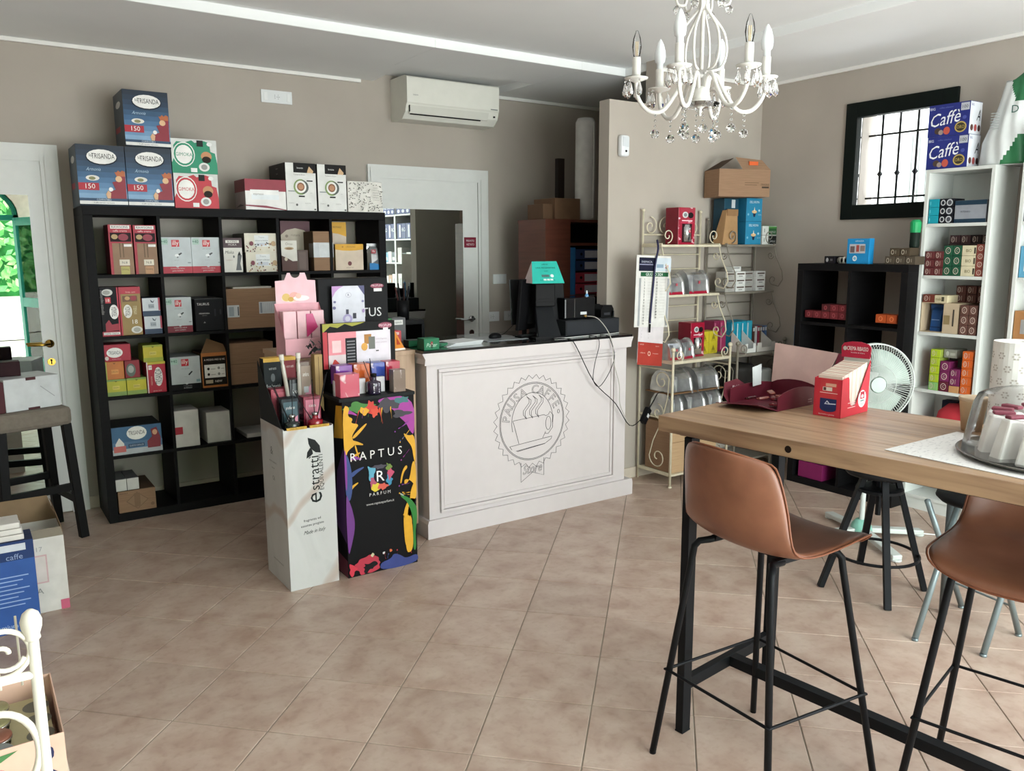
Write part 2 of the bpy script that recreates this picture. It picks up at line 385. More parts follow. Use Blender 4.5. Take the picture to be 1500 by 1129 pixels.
# doors of the back wall, each with a mirror on it
def door(name, x0, x1, mx0, mx1, mz0, mz1, hx, hm, lever):
    d = bpy.data.objects.new(name, None); COL.objects.link(d); d.location = (x0, YB, 0); struct(d)
    W = x1-x0; fwid = .085; hz = 2.205
    b = MB()
    b.prism([(0, 0), (fwid, 0), (fwid, hz-fwid), (W-fwid, hz-fwid), (W-fwid, 0), (W, 0), (W, hz), (0, hz)], 'y', -.028, 0)
    b.prism([(.018, 0), (fwid-.022, 0), (fwid-.022, hz-fwid+.022), (W-fwid+.022, hz-fwid+.022), (W-fwid+.022, 0), (W-.018, 0), (W-.018, hz-.018), (.018, hz-.018)], 'y', -.036, -.026)
    b.build('door_frame', DOORW, d, bevel=.006)
    MB().box(fwid+.003, W-fwid-.003, -.018, -.001, .006, hz-fwid-.003).build('door_leaf', DOORW, d, bevel=.002)
    m = MB().box(mx0-x0, mx1-x0, -.0235, -.0185, mz0, mz1).build('mirror_panel', MIRROR, d); m['label'] = 'frameless mirror glued on the door'
    mt = hm; h = MB(); zc = 1.055
    h.tube([(hx-x0, -.018, zc), (hx-x0, -.03, zc)], .024, 16).tube([(hx-x0, -.03, zc), (hx-x0, -.068, zc)], .009, 10)
    h.tube([(hx-x0, -.066, zc), (hx-x0-lever*.05, -.070, zc-.002), (hx-x0-lever*.12, -.068, zc)], [.010, .008, .007], 10)
    h.build('door_handle', mt, d, smooth=True)
    k = MB(); k.tube([(hx-x0, -.018, zc-.11), (hx-x0, -.025, zc-.11)], .022, 16); ko = k.build('keyhole_plate', mt, d, smooth=False)
    MB().box(hx-x0-.003, hx-x0+.003, -.0262, -.0252, zc-.125, zc-.10).tube([(hx-x0, -.0252, zc-.10), (hx-x0, -.0264, zc-.10)], .006, 10).build('keyhole', BLACKP, ko)
    return d
door('door_1', -.36, .558, -.16, .392, .16, 1.92, .43, BRASS, 1)
door('door_2', 2.53, 3.545, 2.62, 3.315, .10, 1.90, 3.385, CHROME, 1)
# small barred window high in the right wall
win = bpy.data.objects.new('window_1', None); COL.objects.link(win); win.location = (XR, 0, 0); struct(win)
DG = M('0c1512', .35, name='dark_green_lacquer')
b = MB(); fw_ = .085
b.box(-.02, .05, wy0-.01, wy0+fw_, wz0-.01, wz1+.01).box(-.02, .05, wy1-fw_+.01, wy1+.01, wz0-.01, wz1+.01)
b.box(-.02, .05, wy0+fw_, wy1-fw_+.01, wz0-.01, wz0+fw_).box(-.02, .05, wy0+fw_, wy1-fw_+.01, wz1-fw_, wz1+.01)
b.build('window_frame', DG, win, bevel=.004)
MB().box(.02, .024, wy0+fw_, wy1-fw_, wz0+fw_, wz1-fw_).build('window_pane', GLASS, win)
for k in range(5):
    yb_ = 2.83+k*.125
    g = MB().tube([(.25, yb_, wz0-.0), (.25, yb_, wz1)], .008, 8); g.lathe([(.0001, -.03), (.02, 0), (.0001, .03)], (.25, yb_, 2.10), 8)
    g.build('window_bar', BLACKM, win)
for zz in (1.94, 2.36): MB().box(.242, .258, wy0, wy1, zz-.006, zz+.006).build('cross_bar', BLACKM, win)
# what stands outside that window: a pale house with a slatted shutter
nb = bpy.data.objects.new('neighbour_house', None); COL.objects.link(nb); nb.location = (8.2, 4.6, 0); tag(nb, 'pale house with grey slatted shutter seen through the small barred window', 'building')
MB().box(0, .3, -5.5, 3.5, 0, 3.6).build('wall', M('f0eee8', .8, name='pale_render'), nb)
sh = MB().box(-.03, 0, -.55, .25, 1.6, 2.75).build('shutter', M('b9bcb8', .6), nb)
sm_ = MB()
for k in range(10): sm_.box(-.05, -.03, -.55+k*.08, -.55+k*.08+.055, 1.62, 2.73)
sm_.build('slat_row', M('a6aaa6', .6), sh)['kind'] = 'stuff'
MB().box(-.5, -.02, -1.3, .9, 1.45, 1.55).build('balcony_slab', M('d4d2cb', .8), nb)

# entrance seen in the mirror: green arched frame, one leaf standing open, hedge outside
GRN = M('1e8f78', .4, name='sea_green_paint')
ent = bpy.data.objects.new('door_3', None); COL.objects.link(ent); ent.location = ((AX0+AX1)/2, YF-.1, 0); struct(ent)
hw = (AX1-AX0)/2
b = MB(); b.box(-hw, -hw+.06, -.05, .05, 0, AZ+.02).box(hw-.06, hw, -.05, .05, 0, AZ+.02).box(-hw, hw, -.05, .05, AZ-.05, AZ+.02)
b.tube([(x, 0, z+AZ+.02) for x, z in circ(0, 0, hw-.03, .43, 20, 0, PI)], .035, 6); b.build('door_frame', GRN, ent)
MB().prism([(x, z+AZ+.02) for x, z in circ(0, 0, hw-.05, .40, 20, 0, PI)], 'y', -.005, .005).build('fanlight_pane', GLASS, ent)
lf = thing('door_leaf', 'green framed glass door leaf standing open by the shop entrance', 'door', (AX1-.06, YF+.02, 0), math.radians(72))
b = MB(); b.box(0, .09, -.02, .02, .02, 2.03).box(.69, .78, -.02, .02, .02, 2.03).box(.09, .69, -.02, .02, 1.93, 2.03).box(.09, .69, -.02, .02, .02, .22).box(.09, .69, -.02, .02, .88, 1.0)
b.build('leaf_frame', GRN, lf, bevel=.004); MB().box(.09, .69, -.003, .003, .22, .88).box(.09, .69, -.003, .003, 1.0, 1.93).build('pane', GLASS, lf)
b = MB(); b.text('CAFFE', (.39, -.005, 1.82), (1, 0, 0), (0, 0, 1), .08); b.flat([(0, 0), (.2, 0), (.2, .07), (0, .07)], (.16, -.005, 1.12), (1, 0, 0), (0, 0, 1))
b.build('window_lettering', M('d8c489', .5), lf)
struct(MB().box(-8, 9, -14, YF-.25, -.14, -.02).build('ground', M('cfcabd', .9, name='pale_paving')))
hed = MB(); random.seed(3)
for k in range(2600):
    x = random.uniform(-4, 4); z = random.uniform(.9, 4.2); y = -6.2+random.uniform(-.5, .5)-.25*math.cos(x*2)*math.sin(z*3)
    a = random.uniform(0, PI); s_ = random.uniform(.06, .13); c_, n_ = math.cos(a), math.sin(a); t_ = random.uniform(-.7, .7)
    hed.add([(x-s_*c_, y, z-s_*n_), (x+s_*n_*.5, y+t_*s_, z-s_*c_*.5), (x+s_*c_, y, z+s_*n_), (x-s_*n_*.5, y-t_*s_, z+s_*c_*.5)], [(0, 1, 2, 3)])
hb = noise_mat('hedge_leaves', ['3f9a4c', '74c06a', 'c4e89a'], 4, .6, coord='World')  # pale leaf tones put the light shining through the hedge into its colour
hg = bpy.data.objects.new('hedge', None); COL.objects.link(hg); hg.location = (0, -6.5, 0); tag(hg, 'tall leafy green hedge outside the entrance, seen in the door mirror', 'hedge')
o = MB().box(-4.2, 4.2, -.6, -.1, .75, 4.1).build('inner_growth', M('2f7a3c', .9, var=.3, scale=6), hg)
random.seed(3); hed.T = None; o = hed.build('foliage', hb, hg); o.matrix_parent_inverse = Matrix.Translation((0, 6.5, 0)); o['kind'] = 'stuff'
MB().box(-4.2, 4.2, -.7, .2, 0, .78).build('low_wall', M('ece8dd', .8), hg)

# ================================================================== BIG FURNITURE
BX, BY = .619, 5.171
def cubeshelf(name, label, x0, y0, cols, rows, W, Hh, D, rz=0, frame=.05, th=.018, group=None):
    t = thing(name, label, 'bookcase', (x0, y0, 0), rz, group)
    MB().box(0, frame, 0, D, 0, Hh-frame).build('side_panel', BLACKW, t, bevel=.0015)
    MB().box(W-frame, W, 0, D, 0, Hh-frame).build('side_panel', BLACKW, t, bevel=.0015)
    MB().box(0, W, 0, D, Hh-frame, Hh).build('top_panel', BLACKW, t, bevel=.0015)
    MB().box(frame, W-frame, 0, D, 0, frame).build('bottom_panel', BLACKW, t, bevel=.0015)
    cw = (W-2*frame-(cols-1)*th)/cols; ch = (Hh-2*frame-(rows-1)*th)/rows
    for i in range(1, rows): MB().box(frame, W-frame, .001, D, frame+i*ch+(i-1)*th, frame+i*(ch+th)).build('shelf', BLACKW, t)
    for j in range(1, cols):
        for i in range(rows):
            z = frame+i*(ch+th); x = frame+j*cw+(j-1)*th
            MB().box(x, x+th, .002, D, z, z+ch).build('divider', BLACKW, t)
    return t
cubeshelf('cube_bookcase', 'large black-brown cube bookcase against the back wall between the two doors', BX, BY, 5, 5, 1.85, 1.85, .39)
cubeshelf('cube_bookcase', 'narrow black cube bookcase on the right wall beside the white bookcases', 4.68, 3.475, 2, 4, .775, 1.50, .39, -PI/2, frame=.045)
ZS = [.05, .404, .758, 1.112, 1.466, 1.85]
def wbook(label, y0, y1, z):
    t = thing('white_bookcase', label, 'bookcase', (4.79, y1, 0), -PI/2); W = y1-y0; Hh = 2.05; D = .275; m = M('d2d5d1', .45, var=.02, name='white_laminate')
    MB().box(0, .02, 0, D, 0, Hh).build('side_panel', m, t, bevel=.001); MB().box(W-.02, W, 0, D, 0, Hh).build('side_panel', m, t, bevel=.001)
    MB().box(.02, W-.02, 0, D, Hh-.018, Hh).build('top_panel', m, t); MB().box(.02, W-.02, D-.006, D, .05, Hh-.018).build('back_panel', m, t)
    MB().box(.02, W-.02, .01, .03, 0, .07).build('plinth', m, t)
    for zz in z: MB().box(.02, W-.02, .002, D-.006, zz-.018, zz).build('shelf', m, t)
    return t
wz = [.09, .41, .755, 1.10, 1.437, 1.739]
wbook('narrow white bookcase under the blue coffee packs, beside the small window', 2.31, 2.70, wz)
wbook('wide white bookcase at the right edge of the photo', 1.36, 2.17, wz)
wbook('narrow white bookcase shown in the mirror, at its left edge', .955, 1.355, wz)
# counter
ct = thing('counter', 'white panelled sales counter with coffee cup badge and black glass top', 'counter', (2.048, 3.851, 0))
CW = M('d0c9c9', .42, var=.015, name='white_counter_paint')
MB().box(.02, 1.47, .022, .62, .10, 1.02).build('body', CW, ct)
MB().prism([(0, 0), (1.524, 0), (1.524, .085), (1.518, .105), (.006, .105), (0, .085)], 'y', 0, .64).build('plinth', CW, ct, bevel=.002)
MB().prism([(0, .985), (.004, 1.015), (-.012, 1.045), (1.502, 1.045), (1.488, 1.015), (1.484, .985)], 'y', -.004, .63).build('cornice', CW, ct, bevel=.003)
MB().box(-.008, 1.498, -.002, .63, 1.045, 1.062).build('glass_top', M('0c0d0f', .08, coat=.5, name='black_glass'), ct, bevel=.001)
mo = MB()
for k, (o1, y_) in enumerate(((0, .006), (.022, .0125))):
    a0, a1, c0, c1 = .088+o1, 1.378-o1, .135+o1, .955-o1; w_ = .018
    mo.box(a0, a1, y_, .03, c1-w_, c1).box(a0, a1, y_, .03, c0, c0+w_).box(a0, a0+w_, y_, .03, c0+w_, c1-w_).box(a1-w_, a1, y_, .03, c0+w_, c1-w_)
mo.build('panel_moulding', CW, ct, bevel=.003)
# badge drawn in thin dark lines
lg = MB(); lr = .0013; BC = (.728, .585); yy = .0205
def ln(pts, closed=False, r=lr): lg.tube([(BC[0]+x, yy, BC[1]+z) for x, z in pts], r, 4, closed=closed, caps=not closed)
zz_ = []
for k in range(64):
    a = 2*PI*k/64; rr = .283 if k % 2 else .258; zz_.append((rr*math.cos(a)*.985, rr*math.sin(a)))
ln(zz_, True); ln(circ(0, 0, .236, .236, 48), True); ln(circ(0, 0, .229, .229, 48), True)
ln(circ(0, .0, .150, .175, 36, math.radians(-8), math.radians(196)), False)
ln([(-.143, .018), (-.13, -.02), (-.10, -.125)]); ln([(-.138, .018), (.085, .03), (.10, .022), (.118, .028), (.13, .045), (.155, .02), (.150, -.055), (.118, -.09), (.092, -.085)]); ln([(.098, -.075), (.075, -.112)])
ln(circ(.118, -.025, .02, .042, 14), True)
ln([(-.165, -.135), (.145, -.11), (.14, -.125), (.09, -.15), (-.11, -.172)]); ln([(-.165, -.135), (-.15, -.155)]); ln([(-.12, -.168), (.095, -.148)])
for sx in (-.055, -.01, .035):
    L = [(sx+.012, .155), (sx+.03, .135), (sx+.03, .115), (sx-.012, .07), (sx-.012, .045), (sx+.012, .018)]
    R_ = [(sx+.012, .155), (sx+.045, .13), (sx+.043, .108), (sx+.004, .066), (sx, .045), (sx+.012, .018)]
    ln(L); ln(R_)
ln([(-.085, -.245), (-.085, -.365), (0, -.315), (.085, -.345), (.085, -.235)])
for i, ch in enumerate('PAUSA CAFFE’'):
    if ch == ' ': continue
    a = math.radians(170-i*14.6+(2 if i > 5 else 0)); R0 = .193
    if ch == '’':
        ln([(x+R0*1.03*math.cos(a), z+R0*1.03*math.sin(a)) for x, z in circ(0, 0, .008, .012, 10)], True); continue
    lg.text(ch, (BC[0]+R0*math.cos(a), yy, BC[1]+R0*math.sin(a)), (1, 0, 0), (0, 0, 1), .052, outline=.012, rot=a-PI/2)
lg.text('Store', (BC[0], yy, BC[1]-.290), (1, 0, 0), (0, 0, 1), .055, maxw=.145, outline=.012, shear=.35, rot=.05)
bo = lg.build('badge', M('3c3a3c', .5, name='dark_line_print'), ct); bo['label'] = 'round outlined coffee cup badge reading PAUSA CAFFE Store'
# oak unit closing the counter on its left
wc = thing('wood_counter', 'light oak counter unit behind the perfume stands, left of the white counter', 'counter', (1.385, 3.95, 0))
MB().box(0, .655, .004, .55, .07, 1.035).build('body', PLYW, wc); MB().box(.01, .64, .03, .55, 0, .07).build('plinth', M('5b5048', .6), wc)
MB().box(-.005, .66, -.004, .56, 1.035, 1.06).build('worktop', PLYW, wc, bevel=.001)

# ================================================================== PACKS
WHT = 'e8e6e2'
def blue150(label, x0, x1, z0, z1, y0=5.19, d=.30, rz=0):
    F = [('r', 0, .12+.088*q, 1, 1, c_) for q, c_ in enumerate(('86abcd', '6f97bd', '5b84ac', '48719a', '3a6188', '2f5274', '264360', '1f3650', '1b2e44', '182739'))]+[ ('e', .52, .80, .33, .13, '16202c'), ('e', .52, .81, .31, .12, 'f0efec'), ('t', 'TRISANDA', .55, .82, .085, '1c1c1f', .48), ('t', 'lo', .30, .83, .05, '1c1c1f', .1),
         ('t', 'Armonia', .33, .605, .055, 'a9c6df', .3, .4), ('e', .30, .46, .14, .045, 'e9e6de'), ('e', .29, .455, .07, .028, '8b8a5e'), ('r', 0, .26, .42, .38, 'b01f33'), ('t', '150', .24, .325, .08, 'f5f3f0', .25),
         ('p', [(.98, .10), (.62, .10), (.58, .17), (.66, .25), (.76, .28), (.70, .40), (.80, .42), (.84, .50), (.98, .50)], '8e2433'), ('p', [(.98, .50), (.80, .50), (.76, .57), (.80, .565), (.84, .60), (.88, .57), (.92, .60), (.98, .58)], 'b7653a'), ('e', .84, .455, .07, .05, 'e0b98e'), ('e', .66, .28, .045, .035, 'f3f1ee'), ('p', [(.55, .2), (.60, .26), (.66, .22), (.64, .12), (.58, .12)], 'dcb08a'),
         ('r', 0, .085, 1, .13, '274768'), ('t', 'COMPATIBILI', .5, .107, .03, 'c9d7e4', .3), ('r', 0, .03, 1, .085, 'e8e8e6'), ('r', 0, 0, 1, .03, '1b2733'), ('t', 'il caffe espresso napoletano', .5, .055, .02, '49545e', .85)]
    L = [('r', 0, 0, 1, 1, '3e4a55'), ('r', .1, .30, .6, .40, '9a2434'), ('e', .5, .78, .25, .06, 'c9c9c5')]
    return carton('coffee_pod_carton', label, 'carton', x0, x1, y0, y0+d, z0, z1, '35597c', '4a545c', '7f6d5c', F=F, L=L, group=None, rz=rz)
blue150('blue coffee pod carton on the bookcase top, leftmost, beside the white door frame', .615, .862, 1.85, 2.185)
blue150('blue coffee pod carton on the bookcase top, between its twin and the green pack', .866, 1.112, 1.85, 2.185)
t = blue150('blue coffee pod carton stacked alone on top of the two others', .875, 1.117, 2.1862, 2.50)
def wavypack(label, x0, x1, z0, z1, col, y0=5.19):
    F = [('r', 0, 0, 1, 1, 'd9dbd8'), ('p', [(.0, .0), (1, 0), (1, .30), (.96, .62), (.86, .66), (.84, .92), (.72, .97), (.52, .9), (.45, .97), (.3, .9), (.12, .92), (.05, .8), (.07, .5), (.0, .3)], col), ('e', .27, .55, .24, .36, 'f0efec'), ('e', .27, .55, .22, .33, col), ('e', .27, .55, .185, .275, 'f4f2ef'), ('t', 'GIMOKA', .27, .55, .10, col, .36), ('r', .56, .8, .70, .98, '2a2d2c'), ('e', .76, .52, .12, .14, 'c98f62'), ('e', .76, .42, .10, .1, '2c231c'), ('e', .70, .2, .12, .13, 'e3e3e0'), ('e', .70, .2, .07, .08, '9a9a96'), ('r', .40, .04, .54, .16, 'f4f4f2'), ('e', .84, .88, .06, .06, 'eef0ee')]
    return carton('coffee_capsule_pack', label, 'carton', x0, x1, y0, y0+.16, z0, z1, col, col, 'd9dbd8', F=F)
wavypack('red capsule pack with round white badge on the bookcase top, under the green one', 1.119, 1.372, 1.85, 2.052, 'c2303c')
wavypack('green capsule pack with round white badge stacked on the red one', 1.117, 1.376, 2.0535, 2.25, '1f8f6b')
carton('gift_box', 'long dark red and white box on the bookcase top, left of the tall boxes', 'box', 1.53, 1.787, 5.18, 5.40, 1.85, 2.036, 'eceae8', 'a9a6a4', '96303f', group=None,
       F=[('r', 0, .62, 1, 1, '96303f'), ('r', .12, .50, .82, .66, 'f2f2f1'), ('r', .15, .34, .82, .5, 'e8edf0'), ('p', [(0, .16), (.5, .14), (1, .02), (1, 0), (.4, .08), (0, .12)], '8b3346'), ('t', 'espresso', .32, .5, .07, '8a8a88', .3)], L=[('r', 0, .60, 1, 1, '7d2a38'), ('p', [(.1, .1), (.5, .2), (.9, .14), (.5, .12)], '59555a')])
def tallw(label, x0, x1, z0, z1):
    F = [('r', .26, .80, 1, 1, '1d1b1b'), ('r', 0, .80, .26, 1, 'e4e4e0'), ('t', 'lavazza', .48, .90, .035, 'e4e4e2', .3), ('p', [(.70, .78), (.88, .78), (.92, .84), (.78, .94), (.72, .84)], 'd8b48a'), ('p', [(.72, .75), (.86, .75), (.88, .80), (.70, .80)], 'e9e7e2'), ('t', 'Tastatrici & piu', .45, .755, .03, '8f8f8b', .5), ('e', .48, .50, .235, .165, '7f9a5b'), ('e', .55, .50, .19, .14, '565c58'), ('e', .48, .505, .185, .13, 'eeece6'), ('e', .48, .505, .125, .088, '8a5a3c'), ('e', .48, .505, .09, .06, 'c08b66'), ('r', .68, .62, .88, .645, '2a2a28'), ('r', .06, .40, .28, .42, '8d9494'), ('r', .40, .29, .60, .32, '22221f'), ('e', .33, .125, .035, .025, '5e5f5c'), ('t', 'ARABICA', .15, .16, .02, 'a3a3a0', .2), ('t', 'ROBUSTA', .7, .16, .02, 'a3a3a0', .2), ('t', 'latte', .82, .38, .02, 'a3a3a0', .2), ('r', .9, .02, .96, .05, '60605e')]
    return carton('coffee_gift_carton', label, 'carton', x0, x1, 5.18, 5.50, z0, z1, 'e5e5e2', '2a2726', '201f1f', F=F, L=[('t', 'espresso', .5, .9, .03, '9a948e', .5), ('t', 'miscela', .5, .8, .03, '9a948e', .5)])
tallw('tall white and black box with cup picture, left one of two on the bookcase top', 1.79, 1.99, 1.85, 2.148)
tallw('tall white and black coffee box with cup picture, beside the speckled box', 2.0, 2.198, 1.85, 2.148)
random.seed(5); Fd = []
for k in range(150):
    u, v = random.uniform(.03, .97), random.uniform(.04, .96)
    if .62 < u < .92 and .30 < v < .85: continue
    a = random.uniform(0, PI); r1, r2 = .016, .012
    Fd.append(('p', [(u+r1*math.cos(a+q), v+r2*1.6*math.sin(a+q)) for q in (0, 1.6, 3.14, 4.6)], '23221f'))
Fd += [('t', x_, .77, v, .035, '8f8e88', .22) for x_, v in zip(('modalita', 'acqua fresca', 'filtro netto', 'tazza calda', 'buon gusto', 'a casa tua'), (.80, .72, .64, .56, .48, .40))]
carton('speckled_box', 'white box speckled with black dashes at the right end of the bookcase top', 'box', 2.205, 2.455, 5.18, 5.42, 1.85, 2.05, 'e4e1da', 'd2cfc8', 'dad7d0', F=Fd)
# --- row 1 (top cells)
def redtall(label, x0, x1, z0, z1, patch):
    F = [('r', 0, 0, 1, 1, 'a92438'), ('r', .10, .92, .92, .99, 'e8e4e0'), ('t', 'RAWSONS', .5, .955, .045, '1d1b1b', .75), ('t', 'caffe crema', .5, .88, .04, 'e7b9b8', .6), ('r', .06, .66, .96, .84, '2a1a1e'), ('e', .25, .76, .14, .05, 'b89a6a'), ('e', .62, .75, .22, .07, '8c2438'), ('r', .12, 0, 1.0, .63, '8c6a4d'), ('r', .62, .56, .95, .61, 'eceae6'), ('r', .42, .34, .46, .63, '5a4024'), ('r', .56, .34, .60, .63, '5a4024'), ('r', .38, .18, .82, .30, 'd8cfbd'), ('t', 'N.8', .6, .24, .05, '5a544b', .3), ('r', .42, 0, .80, .16, patch), ('t', 'Ginseng', .6, .1, .04, '6a5138', .3)]
    return carton('coffee_pod_pack', label, 'carton', x0, x1, 5.19, 5.36, z0, z1, '8c6a4d', '7d1c2c', 'a92438', F=F)
redtall('tall red pack with kraft front and yellow stripe in the top left cell', .745, .868, ZS[4], 1.748, 'b3a85c')
redtall('tall red pack with kraft front and orange stripe in the top left cell', .876, .998, ZS[4], 1.746, 'b98a62')
def grey40(name, label, x0, x1, z0, z1, band='b3263a'):
    F = [('r', 0, 0, 1, 1, 'bfc6c9'), ('r', 0, 0, 1, .19, band), ('r', .04, .80, .26, .97, 'a8c4b8'), ('t', '+40', .14, .885, .09, '3a6a58', .2), ('r', .37, .74, .62, .93, 'c42a38'), ('t', 'illy', .50, .83, .13, 'f2efec', .2), ('t', 'caffe espresso', .5, .68, .03, '8a9094', .45), ('p', [(.48, .50), (.66, .58), (.70, .56), (.54, .46)], '3a3c3f'), ('e', .52, .50, .07, .04, 'e4e7e8'), ('e', .54, .45, .03, .02, '6c7074'), ('t', 'classico', .5, .37, .03, '9aa0a3', .25), ('e', .52, .20, .05, .035, 'c9cfd1'), ('t', 'TOSTATURA MEDIA', .52, .135, .03, 'e3d6d6', .5), ('t', 'gusto morbido', .52, .07, .035, 'e3d6d6', .55), ('r', .86, .28, .96, .31, '8a9094')]
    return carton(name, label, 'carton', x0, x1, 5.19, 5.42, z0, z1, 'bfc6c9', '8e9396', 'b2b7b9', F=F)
grey40('espresso_carton', 'pale grey espresso carton with red band, left of its twin in the second top cell', 1.016, 1.191, ZS[4], 1.678)
grey40('espresso_carton', 'pale grey espresso carton with red band, right of its twin in the second top cell', 1.193, 1.369, ZS[4], 1.678)
carton('moka_pack', 'white and maroon narrow pack with a moka pot drawing in the top row', 'carton', 1.378, 1.495, 5.19, 5.30, ZS[4], 1.675, 'e3e0d8', '5a5450', '3c2226',
       F=[('r', 0, .72, 1, 1, '43262b'), ('r', .15, .86, .85, .94, 'e0dcd4'), ('t', 'BUONO', .5, .90, .055, '3a2023', .6), ('t', 'MOKA', .5, .81, .06, 'cfc9c2', .55), ('t', 'Moka', .32, .59, .09, '4f4c48', .45, .3), ('t', 'CLASSICA', .3, .36, .03, 'b08f86', .4), ('p', [(.62, .06), (.92, .06), (.86, .26), (.96, .5), (.74, .5), (.70, .28)], '5e6062'), ('p', [(.74, .5), (.92, .5), (.84, .62)], '2f3032'), ('e', .54, .46, .04, .04, '5e6062')])
def cream(label, z0, z1, x0=1.515, x1=1.72):
    random.seed(int(z0*100)); F = [('r', 0, 0, 1, 1, 'd9d3c2'), ('r', .30, .30, .74, .9, 'dfe2e2'), ('t', 'Tisana', .52, .80, .09, '9fa3a8', .35), ('t', 'zenzero e limone', .52, .62, .08, '5b5e66', .4), ('r', .36, .34, .68, .5, 'c9cdd6')]
    F += [('e', random.uniform(.02, .98), random.uniform(.02, .5), .018, .04, random.choice(['4a3a2c', 'a57f56', '7a2c34', 'b59a68', '2d2a26'])) for _ in range(26)]
    F += [('e', .20, .46, .06, .12, '7a3040'), ('e', .88, .45, .07, .14, 'b79a74')]
    return carton('herbal_tea_box', label, 'box', x0, x1, 5.19, 5.45, z0, z1, 'd9d3c2', '6a655c', 'cfc9b8', F=F)
cream('cream herbal tea box with scattered spices, lower one in the third top cell', ZS[4], 1.588)
cream('cream herbal tea box with scattered spices, stacked on the other', 1.5895, 1.705, 1.512, 1.716)
carton('brown_tea_box', 'big brown and cream box at the back of the fourth top cell', 'box', 1.80, 2.0, 5.36, 5.50, ZS[4], 1.79, 'c3b7a5', '4a2c30', '4a2c30', F=[('p', [(0, .72), (.2, .82), (.5, .86), (.8, .82), (1, .72), (1, 1), (0, 1)], '5c2f38'), ('e', .2, .7, .05, .03, '8d7f70'), ('t', 'ristora', .5, .72, .05, '8d7f70', .3)])
carton('chocolate_box', 'small brown cocoa box with white upper half, standing at left in the fourth top cell', 'box', 1.742, 1.845, 5.19, 5.27, ZS[4], 1.66, '553630', '3b2824', 'd9d5cb', F=[('p', [(0, .52), (0, 1), (1, 1), (1, .34), (.7, .33), (.35, .44)], 'd9d5cb'), ('t', 'Orzo', .5, .9, .08, '8b7d6e', .5), ('e', .5, .75, .3, .05, 'b59d78'), ('e', .5, .74, .2, .03, '8a6a48'), ('e', .28, .40, .1, .06, 'cfc3ac')])
carton('cocoa_tin_box', 'plain brown box tucked beside the small cocoa box', 'box', 1.852, 1.93, 5.22, 5.32, ZS[4], 1.60, '5a4740', '41322d', '5a4740', F=[('r', .2, .1, .8, .9, '66524a')])
carton('parcel', 'tall cardboard parcel with a pale shipping label in the top row', 'parcel', 1.955, 2.092, 5.185, 5.47, ZS[4], 1.72, CARD, M('59442f', .8), CARD, F=[('r', .0, .34, 1.0, .72, 'ccd0d4'), ('r', .30, .36, .96, .70, 'd9dcde'), ('r', .85, .62, .92, .7, '444444')]+[('r', .36+.075*k, .38, .37+.075*k, .66, '9aa0a6') for k in range(7)], L=[('r', .72, .34, 1, .70, '7f7b76')])
carton('tea_box', 'tall pale box with yellow top behind the wide yellow one', 'box', 2.12, 2.235, 5.30, 5.45, ZS[4], 1.785, 'cfc1b2', 'b09a70', 'd6a12c', F=[('p', [(0, .78), (.5, .76), (1, .70), (1, 1), (0, 1)], 'd9a42b'), ('t', 'ORIGINALE', .4, .9, .04, '6a4a1c', .6), ('e', .28, .30, .13, .06, '6e2a2c')])
carton('tea_box', 'wide pale box with a yellow band in the fifth top cell', 'box', 2.107, 2.307, 5.19, 5.29, ZS[4], 1.638, 'd8c6b2', 'b59a6c', 'd9a42b', F=[('p', [(0, .80), (.25, .76), (.5, .75), (.75, .76), (1, .80), (1, 1), (0, 1)], 'dda52c'), ('t', 'ORSOLINO', .55, .90, .055, '8a5c14', .5), ('e', .26, .90, .03, .035, 'b57a1c'), ('e', .5, .26, .07, .085, '6e3436'), ('t', 'MISCELA BAR', .5, .1, .035, '8a7766', .5)])
def pouch(name, label, x0, x1, y0, z0, z1, mat, dec=None, d=.07, cat='pouch'):
    t = thing(name, label, cat, ((x0+x1)/2, y0+d/2, z0)); W, Hh = x1-x0, z1-z0; b = MB(); n = 8
    vs = []; fs = []
    for i in range(n+1):
        f = i/n; th = d/2*math.sqrt(max(0, 1-f**2.2))*.95+.002; wd = W/2*(1-.06*math.sin(PI*f))
        ring = [(-wd, 0), (-wd*.6, -th), (wd*.6, -th), (wd, 0), (wd*.6, th), (-wd*.6, th)]
        vs += [(x, y, f*Hh) for x, y in ring]
    for i in range(n):
        for k in range(6): fs.append((i*6+k, i*6+(k+1) % 6, (i+1)*6+(k+1) % 6, (i+1)*6+k))
    fs.append(tuple(range(6))[::-1]); b.add(vs, fs).build('bag', mat, t, smooth=False)
    MB().box(-W/2, W/2, -.002, .002, Hh-.004, Hh+.018).build('sealed_edge', mat, t)
    if dec: decals('printed_front', dec, W*.6, Hh*.8, (-W*.3, -d/2-.0005, .01), (1, 0, 0), (0, 0, 1), t)
    return t
t = pouch('coffee_bag', 'silver coffee bag with blue base at the right end of the top row', 2.348, 2.440, 5.19, ZS[4], 1.625, M('b9bdbf', .25, .6), [('r', 0, .78, .6, 1.0, 'a33a44'), ('t', 'illy', .3, .9, .1, 'efe9e6', .4), ('p', [(.2, .3), (1, .5), (1, .2)], '5b6266')])
MB().box(-.043, .043, -.0365, -.0355, 0, .045).build('blue_band', M('1379b8', .35), t)
